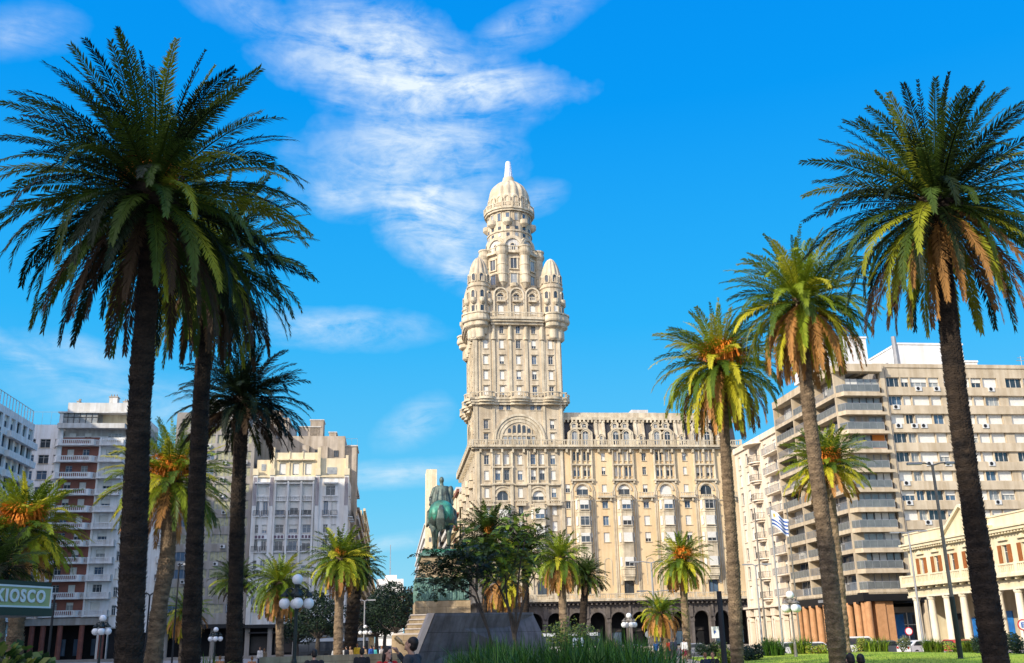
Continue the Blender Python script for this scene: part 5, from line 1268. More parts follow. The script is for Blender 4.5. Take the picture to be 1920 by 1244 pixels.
feather_tree('dark feathery tree hanging over the horse monument plinth', 50, (905, 1240),
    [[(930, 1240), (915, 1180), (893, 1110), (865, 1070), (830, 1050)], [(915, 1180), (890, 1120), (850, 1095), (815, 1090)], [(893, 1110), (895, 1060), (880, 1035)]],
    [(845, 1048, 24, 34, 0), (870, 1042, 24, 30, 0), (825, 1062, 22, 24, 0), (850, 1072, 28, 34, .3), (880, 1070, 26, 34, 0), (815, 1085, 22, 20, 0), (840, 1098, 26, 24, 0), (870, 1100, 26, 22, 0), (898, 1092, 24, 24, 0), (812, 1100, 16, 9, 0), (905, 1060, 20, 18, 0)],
    LV_dark, 52, .9, 9, .09)  # shade on this tree is put into its dark leaf colours
# ---------------------------------------------------------------- low planting
def blades(mb, c, r, n, h, wid, mats, rnd, lean=.5):
    for i in range(n):
        a = rnd.uniform(0, 2*pi); q = sqrt(rnd.random()); x = c[0] + r[0]*q*cos(a); y = c[1] + r[1]*q*sin(a); z = c[2]; l = h * rnd.uniform(.6, 1.1); b_ = rnd.uniform(0, 2*pi); k = rnd.uniform(.05, lean)
        s = Vector((-sin(b_), cos(b_), 0)) * wid * .5; d = Vector((cos(b_), sin(b_), 0)); p0 = Vector((x, y, z)); p1 = p0 + Vector((0, 0, l*.6)) + d*l*k*.35; p2 = p0 + Vector((0, 0, l*(.97 - k*.35))) + d*l*k
        mb.add([p0 + s, p0 - s, p1 + s*.9, p1 - s*.9, p2], [(0, 1, 3, 2), (2, 3, 4)], rnd.choice(mats))
rg = random.Random(77)
LV_blade = [lmat('dark blade leaf', (.03, .09, .015)), lmat('blade leaf', (.06, .17, .02)), lmat('blade leaf pale', (.12, .26, .03))]
M_soil = mat('dark soil', (.05, .035, .025), .95)
bed = MB(); bx0, bx1 = ground_x(800, 14), ground_x(1262, 14)
bed.prism([(bx0 - .3, 12.2), (bx1 + .1, 12.2), (bx1 + .15, 16.5), (bx0 + .6, 16.5)], 0, .55, M_soil)
root = empty('planting_bed', (0, 0, 0), 0, 'dark green bed of long strap leaves in the centre foreground', 'planting bed'); bed.obj('soil', root)
bl = MB()
for i in range(200):
    x = bx0 + (bx1 - bx0) * rg.random(); y = rg.uniform(12.6, 16.2); f = (x - bx0) / (bx1 - bx0); hh = (1.22 if .2 < f < .93 else 1.0 if f >= .93 else .45 + 3.8 * f) * rg.uniform(.85, 1.08)
    blades(bl, (x, y, .55), (.3, .3), 75, hh, .024, LV_blade, rg, .6)
tag(bl.obj('leaves', root), kind='stuff')
fl_ = MB(); fx = at(1083, 1205, 15.5); fl_.cyl((fx.x, 15.5, .5), (fx.x, 15.5, fx.z), .006, .005, LV_blade[1], 5)
M_petal = mat('white petal', (.8, .8, .75), .5)
for i in range(16): a = i * 2.4; fl_.ell((fx.x + .07 * cos(a), 15.5 + .05 * sin(a), fx.z + .05 * sin(i)), (.02, .02, .02), M_petal, 6, 4)
fl_.obj('flower', root)
def clump(label, px, py_top, D, wpx, kind, seed, name='ornamental_grass', n=420, base=0.0, group='plants along the far edge of the lawn', cat='plant'):
    rnd = random.Random(seed); x = ground_x(px, D); h = at(px, py_top, D).z - base; r = wpx / 1858 * D / 2; root = empty(name, (x, D, base), 0, label, cat, group); mb = MB()
    if kind == 'blade': blades(mb, (0, 0, 0), (r*.8, .7), n, h * 1.1, .05, LV_lime[:2] + LV_mid[:2], rnd, .9)
    elif kind == 'dblade': blades(mb, (0, 0, 0), (r*.8, .7), n, h * 1.1, .05, LV_blade + LV_mid[:1], rnd, .9)
    elif kind == 'grey': 
        for k in range(7): leaf_cards(mb, (r * rnd.uniform(-.6, .6), rnd.uniform(-.5, .5), h * rnd.uniform(.35, .7)), (r*.5, .5, h*.35), n // 3, .12, [lmat('grey green leaf', (.25, .28, .18)), LV_mid[1]], rnd)
    else:
        ms = {'dark': LV_dark + LV_mid[2:], 'mid': LV_mid, 'gold': [lmat('golden leaf', (.42, .36, .05)), LV_lime[0], LV_mid[1]]}[kind]
        for k in range(9): leaf_cards(mb, (r * rnd.uniform(-.75, .75), rnd.uniform(-.5, .5), h * rnd.uniform(.3, .72)), (r*.4, .5, h*.33), n // 3, .15, ms, rnd)
    tag(mb.obj('foliage', root)); 
    st = MB()
    for k in range(5): st.cyl((0, 0, 0), (r*.4*cos(k), .3*sin(k), h*.5), .03, .015, M_bark, 5)
    st.obj('stem', root); return root
PL = [('bright green strap leaf clump left of the grey bush on the lawn', 1640, 1193, 80, 50, 'blade'), ('low yellow green clump at the foot of the concrete block corner', 1612, 1196, 82, 34, 'gold'),
 ('rounded grey green bush on the lawn before the colonnade corner', 1688, 1190, 84, 40, 'grey'), ('tall lime strap leaf clump right of the grey bush', 1745, 1195, 78, 40, 'blade'),
 ('golden grass clump before the white columns', 1785, 1200, 76, 36, 'gold'), ('second lime clump before the white columns, left of the dark bush', 1818, 1196, 75, 42, 'blade'),
 ('dark round bush at the left foot of the tallest right palm', 1842, 1190, 60, 40, 'dark'), ('dark bush right of the tallest right palm at the frame edge', 1905, 1186, 58, 60, 'dark'),
 ('bright green clump left of the second tallest right palm', 1500, 1192, 72, 46, 'blade'), ('dark strap leaf clump below the flag', 1448, 1193, 70, 44, 'dblade'),
 ('golden bush touching the second tallest right palm trunk', 1532, 1208, 70, 34, 'gold'), ('dark low bush just right of the orange fruited palm trunk', 1412, 1202, 62, 40, 'dark'),
 ('dark bush behind the two walkers', 1318, 1205, 86, 50, 'dark'), ('fresh green shrub left of the orange fruited palm trunk', 1345, 1200, 80, 40, 'mid'),
 ('golden green shrub at the left foot of the orange fruited palm', 1362, 1214, 60, 30, 'gold'), ('small lime tuft at the foot of the arcade left of the short lamp', 1143, 1199, 100, 26, 'blade')]
for i, (lab, px, py, D, w_, kd) in enumerate(PL): clump(lab, px, py, D, w_, kd, 200 + i, 'ornamental_grass' if 'blade' in kd else 'shrub', 380)
clump('loose light green shrub below the kiosk sign at the left edge', 38, 1205, 11.5, 130, 'mid', 260, 'shrub', 700, group='foreground plants')
clump('small sunlit green tuft between the left trunks', 396, 1228, 40, 26, 'blade', 261, 'ornamental_grass', 160, group='foreground plants')
# ---------------------------------------------------------------- the avenue beyond the square
ra = random.Random(61)
def aveblock(name, label, O, ang, W, dep, h, m, pitch=3.2, wpitch=3.4, trim=None, bal=True, front=True, base=4, z1w=None):
    b = Bldg(name, (O[0], O[1]), ang, label); o = []; nz = int((h - base - 1) / pitch)
    for i in range(nz):
        z = base + 1 + i * pitch; n = int(W / wpitch)
        for k in range(n): s = .8 + k * (W - 1.2) / n; o.append((s, z, 1.3, 1.8)); b.window(I4, s, z, 1.3, 1.8, 0, gl=ra.choice([M_glass, M_glassb]), blind=blindpick(ra), trim=m)
        if bal and i % 1 == 0:
            mb = MB(); mb.box(1 if W > 6 else .3, W - 1 if W > 6 else W - .3, -.9, -.003, z - .5, z - .2, trim or m); mb.box(1 if W > 6 else .3, W - 1 if W > 6 else W - .3, -.9, -.8, z - .2, z + .6, trim or m); mb.obj('balcony', b.root)
    wall(b.wallmb, I4, W, 0, h, o, m); b.wallmb.box(.01, W - .01, .4, dep, 0, h - .05, m)
    cn_ = MB(); cn_.box(-.3, W + .3, -.6, -.003, h - .3, h + .4, trim or m); cn_.box(1, W - 1, 2, dep - 2, h - .04, h + 2.2, m); cn_.obj('cornice', b.root)
    if front:
        M_ = T((0, 0, 0)); 
    b.finish(40); return b
AV = GRID
def alongR(s, off=0): return (OS[0] - sin(AV) * s + cos(AV) * off, OS[1] + cos(AV) * s + sin(AV) * off)
# right side: faces look left (-x), local x runs from far to near
def right_block(s0, s1, h, m, name, label, **k): aveblock(name, label, alongR(s1), AV - pi/2, s1 - s0, 14, h, m, **k)
right_block(46, 56, 35.3, M_cream, 'brick_striped_building', 'building with orange brick bands peeping out left of the palace', trim=M_brick)
right_block(57, 88, 36.5, M_cream, 'avenue_apartment_building', 'cream apartment block on the right of the avenue, just behind the bronze rider')
right_block(89, 150, 40.5, M_white, 'avenue_apartment_building', 'white avenue block directly beyond the bronze horse')
right_block(152, 290, 44, M_cream, 'avenue_apartment_building', 'bright cream avenue block under the slim white tower')
right_block(292, 480, 55, M_white, 'avenue_apartment_building', 'far white avenue block stepping down towards the avenue end', wpitch=6, pitch=4)
pT = at(809, 880, 300); tb = Bldg('slim_tower_building', (at(799, 1000, 300).x, 300), GRID, 'slim blank white tower rising left of the bronze rider')
tw_ = at(819, 1000, 300).x - at(799, 1000, 300).x; tb.wallmb.box(0, tw_, 0, 10, 0, pT.z, M_cream); tb.wallmb.box(tw_ * .55, tw_ + .6, 2, 9, 0, pT.z - 4.5, M_cream)
for z in range(14, int(pT.z) - 8, 4): tb.window(I4, tw_ * .25, z, .8, 1.4, -.003, rec=-.02, sill=False, blind=0)
tb.finish()
# left side: faces look right (+x), local x runs away from the camera
O6r = (O6.x + 17.3 * cos(AV), O6.y + 17.3 * sin(AV))
def alongL(s): return (O6r[0] - sin(AV) * s, O6r[1] + cos(AV) * s)
for s0_, s1_, h_, m_, lab in ((27, 44, 33.5, M_white, 'first white block on the left of the avenue after the art deco corner'), (45, 92, 31, M_cement, 'grey avenue block, second on the left side'), (94, 150, 37, M_cream, 'cream avenue block, third on the left side'), (152, 210, 27, M_white, 'low white avenue block, fourth on the left side'), (212, 330, 26, M_cream, 'farthest low cream avenue block on the left side')):
    aveblock('avenue_apartment_building', lab, alongL(s0_), AV + pi/2, s1_ - s0_, 14, h_, m_)
fb = at(704, 1190, 600); fw_ = at(755, 1190, 600).x - fb.x; F_ = Bldg('distant_white_building', (fb.x, 600), GRID, 'distant white office block closing the avenue, with a lattice mast')
hF = at(730, 1086, 600).z; F_.wallmb.box(0, fw_, 0, 14, 0, hF, M_bluew); F_.wallmb.box(fw_*.3, fw_*.75, 2, 10, hF, hF + 2.4, M_bluew)
mb = MB()
for i in range(9): mb.box(.4, fw_ - .4, -.15, -.003, 4 + i * 3.6, 5.6 + i * 3.6, M_glassp)
mb.obj('window_band', F_.root)
F_.finish()
mz = at(731, 1022, 640); mm_ = MB(); mx = at(731, 1100, 640).x
for k in range(3): a = 2*pi*k/3; mm_.cyl((.8*cos(a), .8*sin(a), 0), (.15*cos(a), .15*sin(a), mz.z), .16, .12, M_silver, 4)
for k in range(12): mm_.lathe([(.8 - .05*k, 4 + k*4.2), (.8 - .05*k, 4.4 + k*4.2)], M_bluew if k % 2 else M_brick, 0, 0, 6)
o = mm_.obj('radio_mast'); o.location = (mx, 640, 0); tag(o, 'thin red and white lattice radio mast above the end of the avenue', 'radio mast')
# ---------------------------------------------------------------- baking of smooth figures
def bake(name, mb, voxel, smooth_it=2, parent=None, m=None, disp=0):
    """fuses the overlapping pieces of mb into one continuous surface"""
    me = mb.mesh('tmp'); o = bpy.data.objects.new('tmp', me); col.objects.link(o)
    r = o.modifiers.new('r', 'REMESH'); r.mode = 'VOXEL'; r.voxel_size = voxel
    if smooth_it: s = o.modifiers.new('s', 'SMOOTH'); s.iterations = smooth_it; s.factor = .5
    dg = bpy.context.evaluated_depsgraph_get(); me2 = bpy.data.meshes.new_from_object(o.evaluated_get(dg)); bpy.data.objects.remove(o)
    me2.name = name; me2.materials.clear(); me2.materials.append(m or mb.mats[0])
    for p in me2.polygons: p.use_smooth = True; p.material_index = 0
    if disp:
        rr = random.Random(3)
    n = bpy.data.objects.new(name, me2); col.objects.link(n); n.parent = parent; return n
def limb(mb, pts, rs, m, n=10): mb.tube(pts, rs, m, n); [mb.ell(p, (r, r, r), m, 8, 6) for p, r in zip(pts, rs)]
# ---------------------------------------------------------------- the monument
M_granite = mat('tan granite', (.56, .42, .25), .85, (.42, .31, .18), 2.2, bump=.3, bscale=9, streak=.3, joints=(1.8, .9, .012))
M_granl = mat('pale granite', (.58, .50, .42), .85, (.46, .39, .33), 1.2, bump=.2)
M_greyst = mat('dark grey granite wall', (.22, .20, .205), .8, (.13, .12, .125), 1.3, bump=.25, bscale=5, streak=.3, joints=(2.6, 1.1, .015))
M_bronze = mat('green bronze patina', (.07, .42, .28), .5, (.05, .09, .06), 1.1, bump=.4, bscale=5, metal=.15, spec=.5, streak=.45)
M_bronzed = mat('dark bronze', (.16, .22, .18), .5, (.05, .06, .05), 1.4, bump=.4, bscale=6, metal=.25, spec=.5, streak=.4)
M_relief = mat('relief bronze', (.20, .34, .28), .6, (.07, .14, .11), 2.5, bump=.5, bscale=8, metal=.1)
DM = 88.0; mroot = empty('monument_plinth', at(830, 1200, DM).xy.to_3d(), GRID, 'tan granite plinth with a green bronze relief band under the horse', 'plinth'); mo_ = mroot.location
def mx(px, py=1100, D=DM): return at(px, py, D).x - mo_.x
def mz(py, px=830): return at(px, py, DM).z
xl, xr = mx(779), mx(882)
pm = MB(); pm.box(xl, xr, 0, 9.5, 0, mz(1127), M_granite); pm.prism([(xl - .15, -.2), (xr + .15, -.2), (xr + .15, 9.7), (xl - .15, 9.7)], 0, mz(1158), M_granite)
pm.obj('plinth_base', mroot)
rl = MB(); z0, z1 = mz(1126), mz(1083); rl.box(xl + .12, xr - .12, .1, 9.3, z0, z1, M_relief); rr_ = random.Random(4)
for side in range(2):
    Mf = I4 if side == 0 else T((xl + .12, 9.3, 0)) @ RZ(-pi/2); Wd = (xr - xl) if side == 0 else 9.2
    n = int(Wd / .2)
    for i in range(n):
        x = (xl + .3 if side == 0 else .2) + i * .2 * (1 if side else 1); x = x + rr_.uniform(-.06, .06); yb = .1 if side == 0 else 0; h = rr_.uniform(.55, .85) * (z1 - z0)
        if x > (xr - .3 if side == 0 else Wd - .2): break
        rl.ell((x, yb, z0 + h * .45), (.13, .12, h * .45), M_relief, 7, 5, M=Mf); rl.ell((x, yb - .03, z0 + h * .98), (.09, .1, .11), M_relief, 7, 5, M=Mf)
        rl.cyl((x, yb - .05, z0 + h * .7), (x + rr_.uniform(-.25, .25), yb - .1, z0 + h * rr_.uniform(.4, 1.0)), .05, .04, M_relief, 5, M=Mf)
        if rr_.random() < .35: rl.cyl((x + .1, yb - .05, z0 + .2), (x + .14, yb - .05, z1 - .1), .03, .03, M_relief, 4, M=Mf)
rl.box(xl, xr, 0, 9.5, z1 - .12, z1, M_relief); rl.obj('relief_band', mroot)
ub = MB(); t = .28
ub.add([(xl + t, .35, z1), (xr - t, .35, z1), (xr - t, 9.2, z1), (xl + t, 9.2, z1), (xl + t + .3, .8, mz(1041)), (xr - t - .3, .8, mz(1041)), (xr - t - .3, 8.8, mz(1041)), (xl + t + .3, 8.8, mz(1041))], [(0,1,5,4),(1,2,6,5),(2,3,7,6),(3,0,4,7),(4,5,6,7)], M_granite)
ub.obj('plinth_shaft', mroot)
cp = MB(); cp.box(xl + t + .1, xr - t - .1, .55, 9.0, mz(1041), mz(1035), M_relief); cp.box(xl + t + .4, xr - t - .4, .9, 8.7, mz(1035), mz(1028), M_bronze); cp.obj('cap', mroot)
# steps and side base
st = empty('monument_steps', (at(775, 1190, 72).x, 72, 0), GRID, 'broad tan granite base with rounded corner and three steps at the left of the monument', 'steps')
sx0 = at(735, 1190, 72).x - st.location.x; sx1 = at(860, 1190, 72).x - st.location.x; zt = at(740, 1188, 72).z
sm = MB(); rc = .45; pts = [(sx0 + rc*(1 - cos(a)), rc*(1 - sin(a))) for a in [pi/2*k/6 for k in range(7)]]
sm.prism([(sx0, 12)] + [(sx0 + rc - rc*cos(pi/2*k/6), rc - rc*sin(pi/2*k/6)) for k in range(7)] + [(sx1, 0), (sx1, 12)], 0, zt - .12, M_granite)
sm.prism([(sx0 + .08, 12)] + [(sx0 + .08 + rc - rc*cos(pi/2*k/6), .08 + rc - rc*sin(pi/2*k/6)) for k in range(7)] + [(sx1, .08), (sx1, 12)], zt - .12, zt, M_granl); sm.obj('base', st)
for k in range(4):
    q = MB(); xa = at(768 + 3.5 * k, 1170, 74).x - st.location.x; q.box(xa, sx1, 2.0 + k * .8, 13, zt + k * .34 + .002, zt + (k + 1) * .34, M_granite); q.box(xa - .04, sx1, 1.94 + k * .8, 13, zt + (k + 1) * .34 - .08, zt + (k + 1) * .34 + .001, M_granl); q.obj('step', st)
# dark slanting side wall of the stairs
TLp, TRp = at(815, 1155, 62), at(1000, 1153, 72); BL = at(771, 1252, 62); BR = at(1046, 1252, 72); BL.z = BR.z = 0
wl = empty('stair_wall', (TLp.x, TLp.y, 0), 0, 'dark grey granite wall with slanting ends in front of the monument', 'wall'); o0 = Vector((TLp.x, TLp.y, 0)); bk = Vector((-.25, .9, 0)) * .9
vs = [p - o0 for p in (BL, BR, TRp, TLp)]; vs += [v + bk for v in vs]; q = MB(); q.add(vs, [(0,1,2,3),(5,4,7,6),(1,5,6,2),(4,0,3,7),(0,4,5,1)], M_greyst); q.obj('wall_face', wl)
q = MB(); up = Vector((0, 0, .16)); vv = [TLp - o0, TRp - o0, TRp - o0 + bk, TLp - o0 + bk]; q.add([v + Vector((0, 0, .003)) for v in vv] + [v + up for v in vv], [(0,1,5,4),(1,2,6,5),(2,3,7,6),(3,0,4,7),(4,5,6,7)], M_greyst)
lf = Vector((-.32, 0, 0)); vv = [BL - o0 + lf, TLp - o0 + lf + up, TLp - o0 + up, BL - o0]; vv2 = [v + bk for v in vv]; q.add(vv + vv2, [(3,2,1,0),(4,5,6,7),(0,1,5,4),(1,2,6,5)], M_granl); q.obj('coping', wl)
# ---------------------------------------------------------------- bronze horse and rider
hz_ = mz(1028); SC = 2.72
horse = empty('horse_statue', (at(829, 1028, DM + 4).x, DM + 3.4, hz_), GRID * .5, 'green bronze statue of a standing horse seen from behind', 'horse statue')
hb = MB(); m = M_bronze
hb.ell((0, 0, 1.18), (.33, .85, .36), m, 16, 10); hb.ell((0, -.62, 1.24), (.37, .44, .38), m, 16, 10); hb.ell((.17, -.72, 1.12), (.2, .36, .38), m, 12, 8); hb.ell((-.17, -.72, 1.12), (.2, .36, .38), m, 12, 8); hb.ell((0, .62, 1.2), (.29, .38, .42), m, 14, 10)
hb.ell((0, .95, 1.15), (.2, .2, .3), m, 10, 8)
limb(hb, [(0, .75, 1.35), (0, 1.0, 1.62), (0, 1.22, 1.9)], [.26, .19, .14], m); limb(hb, [(0, 1.2, 1.95), (0, 1.42, 1.82), (0, 1.68, 1.58)], [.13, .12, .075], m)
for sg in (-1, 1): hb.cyl((sg * .07, 1.17, 2.02), (sg * .09, 1.16, 2.16), .035, .008, m, 6)
for k in range(8): t_ = k / 7; hb.ell((0, .72 + .45 * t_, 1.6 + .42 * t_), (.035, .1, .1), m, 6, 5)
for sg, dy in ((-1, .0), (1, .22)):
    limb(hb, [(sg*.2, -.72, 1.05), (sg*.23, -.52 + dy*.5, .82), (sg*.22, -.86 + dy, .52), (sg*.21, -.80 + dy, .14), (sg*.21, -.72 + dy, .06)], [.19, .135, .072, .048, .055], m)
    hb.cyl((sg*.21, -.72 + dy, .09), (sg*.21, -.70 + dy, 0), .055, .075, m, 10); hb.ell((sg*.22, -.9 + dy, .56), (.05, .07, .08), m, 8, 6)
for sg, up_ in ((-1, 0), (1, 1)):
    if up_: limb(hb, [(sg*.17, .68, 1.0), (sg*.19, .98, .82), (sg*.19, .88, .5), (sg*.19, .74, .38)], [.15, .09, .05, .05], m)
    else: limb(hb, [(sg*.17, .7, 1.0), (sg*.19, .72, .62), (sg*.19, .74, .34), (sg*.19, .76, .06)], [.15, .09, .055, .05], m); hb.cyl((sg*.19, .76, .09), (sg*.19, .78, 0), .05, .072, m, 10)
ho = bake('body', hb, .032, 2, horse, M_bronze); ho.scale = (SC * 1.14, SC, SC); ho.data.materials.append(M_bronzed)
for p_ in ho.data.polygons:
    if p_.center.z < .98 + .06 * sin(p_.center.x * 40) or p_.center.y > .9: p_.material_index = 1
tl = MB(); rt = random.Random(9)
for i in range(16):
    x = rt.uniform(-.06, .06); y = rt.uniform(-.05, .03); w_ = rt.uniform(.8, 1.3)
    limb(tl, [(x*.3, -1.0, 1.38), (x, -1.14 + y, 1.2), (x*1.5, -1.18 + y, .95), (x*1.7, -1.15 + y, .75), (x*1.2, -1.12 + y, .58 + rt.uniform(-.08, .1))], [.045, .04*w_, .042*w_, .035*w_, .012], m, 6)
to_ = bake('tail', tl, .022, 1, horse, M_bronzed); to_.scale = (SC * 1.14, SC, SC)
rider = empty('rider_statue', tuple(horse.location), GRID * .5, 'bronze rider in a long coat, bareheaded, sitting on the bronze horse', 'rider statue')
rbm = MB(); m = M_bronzed
rbm.ell((0, -.02, 1.62), (.22, .19, .2), m, 12, 8); rbm.ell((0, 0, 1.86), (.2, .14, .3), m, 12, 8); rbm.ell((0, -.01, 2.05), (.25, .13, .14), m, 12, 8)
limb(rbm, [(0, 0, 2.12), (0, .01, 2.26)], [.075, .065], m); rbm.ell((0, .02, 2.37), (.082, .105, .125), m, 12, 10); rbm.cyl((0, .12, 2.37), (0, .155, 2.34), .02, .012, m, 6)
for sg in (-1, 1):
    limb(rbm, [(sg*.25, 0, 2.06), (sg*.34, -.02, 1.82), (sg*.27, .2, 1.68)], [.08, .065, .05], m); limb(rbm, [(sg*.27, .2, 1.68), (sg*.2, .3, 1.66)], [.045, .04], m)
    for f in range(4): limb(rbm, [(sg*.2 , .3 + .0*f, 1.69 - .022*f), (sg*.16, .345, 1.685 - .022*f), (sg*.13, .32, 1.68 - .022*f)], [.014, .013, .012], m, 6)
    limb(rbm, [(sg*.2, .28, 1.7), (sg*.17, .32, 1.73)], [.015, .012], m, 6)
    limb(rbm, [(sg*.15, .02, 1.52), (sg*.42, .28, 1.32), (sg*.45, .12, .92)], [.13, .095, .07], m); limb(rbm, [(sg*.45, .12, .92), (sg*.5, .28, .86)], [.06, .045], m)
ro = bake('body', rbm, .022, 2, rider, M_bronzed); ro.scale = (SC, SC, SC)
ct = MB(); rc_ = random.Random(8)
for i in range(26):
    a = 2*pi*i/26 + .1; k = 1 + .08 * sin(i * 2.7); f = .5 + .5 * max(0, -sin(a)); top = (.2*cos(a), .1*sin(a), 2.12); mid_ = (.30*cos(a)*k, (.2)*sin(a)*k, 1.82); low_ = (.37*cos(a)*k, .30*sin(a)*k - .03, 1.60 - .1*f)
    if sin(a) > .6: continue
    limb(ct, [top, mid_, low_], [.05, .05, .045], M_bronzed, 6)
ct.ell((0, -.02, 2.05), (.27, .14, .12), M_bronzed, 12, 8); ct.ell((.31, -.02, 1.98), (.1, .12, .2), M_bronzed, 10, 8)
co = bake('coat', ct, .02, 1, rider, M_bronzed); co.scale = (SC, SC, SC)
sw = MB(); sw.cyl((-.38*SC, .1*SC, 1.5*SC), (-.44*SC, -.1*SC, .95*SC), .06, .04, M_bronzed, 6); sw.cyl((-.38*SC, .1*SC, 1.5*SC), (-.36*SC, .16*SC, 1.66*SC), .05, .08, M_bronzed, 6); sw.obj('sabre', rider)
sd2 = MB(); sd2.ell((0, 0, 1.5), (.3, .35, .1), M_bronzed, 14, 8); s2 = bake('saddle', sd2, .04, 1, horse, M_bronzed); s2.scale = (SC*1.14, SC, SC)
# low curved sunlit wall
lwall = MB(); pts = []
for k in range(15): t_ = k / 14; px = 486 + (745 - 486) * t_; D = 45.5 + 4.5 * t_ + 1.2 * sin(pi * t_); p = at(px, 1233 - 8 * t_, D); pts.append(p)
o0 = Vector((pts[0].x, pts[0].y, 0)); vs = []; hh = .95
for p in pts: q = p - o0; hh = p.z; vs += [(q.x, q.y, 0), (q.x, q.y, hh), (q.x + .1, q.y + .7, hh), (q.x + .1, q.y + .7, 0)]
fs = [(4*i + a, 4*i + 4 + a, 4*i + 5 + a, 4*i + 1 + a) for i in range(14) for a in range(3)] + [(0, 1, 2, 3), (59, 58, 57, 56)]
lwall.add(vs, fs, M_granite); o = lwall.obj('low_wall'); o.location = o0; tag(o, 'low curved tan stone wall in front of the avenue', 'low wall')
lw2 = MB(); a_, b_ = at(1160, 1212, 84), at(1245, 1210, 84); lw2.box(0, b_.x - a_.x, 0, .6, 0, .95, M_granl); o = lw2.obj('low_wall'); o.location = (a_.x, 84, 0); tag(o, 'low pale wall below the short lamp in front of the arcade', 'low wall')
# ---------------------------------------------------------------- street furniture
rt = random.Random(91)
M_globe = mat('opal lamp globe', (.86, .86, .84), .25, (.78, .78, .76), 3, spec=.5)
M_lampiron = mat('dark green iron', (.02, .03, .026), .45, (.012, .018, .016), 5)
M_pgrey = mat('painted grey pole', (.22, .20, .18), .5, (.16, .14, .12), 4)
def globe_lamp(label, px, py, D, gr, drop, arms=4, rad=.62, thick=.06, m=None):
    top = at(px, py, D); root = empty('globe_lamp', (top.x, D, 0), .3, label, 'lamp', 'globe lamps around the square'); m = m or M_lampiron; mb = MB()
    mb.lathe([(thick*2.6, 0), (thick*2.6, .25), (thick*1.7, .4), (thick*1.4, 1.1), (thick*1.0, 1.2), (thick*.85, top.z - gr - .35), (thick*1.8, top.z - gr - .25), (thick*1.2, top.z - gr - .1), (gr*.5, top.z - gr*.8)], m, 0, 0, 12)
    zc_ = top.z - drop; 
    for k in range(arms):
        a = 2*pi*k/arms; c, s_ = cos(a), sin(a); zt_ = zc_ + gr + .12
        mb.tube([(0, 0, zt_ + .05), (c*rad*.5, s_*rad*.5, zt_ + .22), (c*rad*.85, s_*rad*.85, zt_ + .18), (c*rad, s_*rad, zt_ - .02)], [.035, .035, .03, .07], m, 6)
        mb.tube([(0, 0, zt_ - .25), (c*rad*.4, s_*rad*.4, zt_ - .1), (c*rad*.8, s_*rad*.8, zt_ + .12)], [.02, .02, .02], m, 5)
        mb.lathe([(.02, zt_ + .1), (gr*.7, zt_ - .02), (gr*.75, zt_ - .08)], m, c*rad, s_*rad, 10)
    mb.lathe([(thick*3, zc_ + gr + .05), (thick*3.5, zc_ + gr + .15), (thick*2, zc_ + gr + .3)], m, 0, 0, 12); mb.obj('post', root)
    for p in [(0, 0, top.z)] + [(cos(2*pi*k/arms)*rad, sin(2*pi*k/arms)*rad, zc_) for k in range(arms)]:
        g = MB(); g.ell((0, 0, 0), (gr, gr, gr), M_globe, 20, 14); o = g.obj('globe', root, smooth=True); o.location = p
globe_lamp('large dark lamp with white globes in front of the art deco block', 558, 1087, 38, .20, .86, 4, .44, .07)
globe_lamp('small globe lamp between the kiosk sign and the largest trunk', 193, 1160, 66, .22, .8, 4, .38)
globe_lamp('small globe lamp between the second and third left trunks', 405, 1181, 92, .22, .78, 4, .42)
globe_lamp('small pale globe lamp in front of the palace arcade', 1179, 1155, 90, .24, .75, 4, .5, m=M_pgrey)
globe_lamp('globe lamp below the flag before the terracotta columns', 1481, 1116, 64, .25, .8, 4, .42, m=M_pgrey)
globe_lamp('small globe lamp at the avenue, left of the steps', 685, 1176, 96, .18, .5, 4, .45)
def pole(name, label, px, py, D, r0, r1, m, cat, arms=(), group=None, head=True, low=None):
    top = at(px, py, D); root = empty(name, (top.x, D, 0), 0, label, cat, group); mb = MB()
    mb.tube([(0, 0, 0), (0, 0, top.z * .35), (0, 0, top.z)], [r0, (r0 + r1)/2, r1], m, 10); mb.lathe([(r0*1.9, 0), (r0*1.9, .08), (r0*1.3, .35), (r0, .4)], low or m, 0, 0, 10)
    if low: mb.lathe([(r0*1.12, .4), (r0*1.08, 3.2), (r0, 3.3)], low, 0, 0, 10)
    mb.obj('post', root)
    for dx, dz in arms:
        a = MB(); a.tube([(0, 0, top.z + dz), (dx*.5, 0, top.z + dz + .12), (dx*.8, 0, top.z + dz + .13)], [.045, .04, .04], m, 6); a.obj('arm', root)
        if head: h = MB(); h.prism([(dx*.75 - .0, -.12), (dx*.75 + (.75 if dx > 0 else -.75), -.1), (dx*.75 + (.75 if dx > 0 else -.75), .1), (dx*.75, .12)] if dx > 0 else [(dx*.75, -.12), (dx*.75, .12), (dx*.75 - .75, .1), (dx*.75 - .75, -.1)], top.z + dz + .05, top.z + dz + .17, M_silver); h.obj('lamp_head', root)
    return root, top
SL = 'tall street lamps around the square'
pole('street_lamp', 'tallest double armed street lamp, left of the tallest right palm', 1748, 873, 52, .12, .07, M_pgrey, 'street lamp', [(-.75, 0), (.9, 0)], SL, low=M_lampiron)
pole('street_lamp', 'double armed grey street lamp at the corner of the classical building', 1703, 1001, 88, .12, .07, M_silver, 'street lamp', [(-1.1, 0), (1.2, .1)], SL)
pole('street_lamp', 'street lamp with short double arm left of the flag', 1416, 1061, 90, .1, .06, M_silver, 'street lamp', [(-.5, 0), (.9, 0)], SL)
pole('street_lamp', 'double armed street lamp before the middle of the palace wing', 1221, 1056, 86, .12, .08, M_silver, 'street lamp', [(-1.4, 0), (.8, 0), (1.6, -2.4), (-.8, -2.4)], SL)
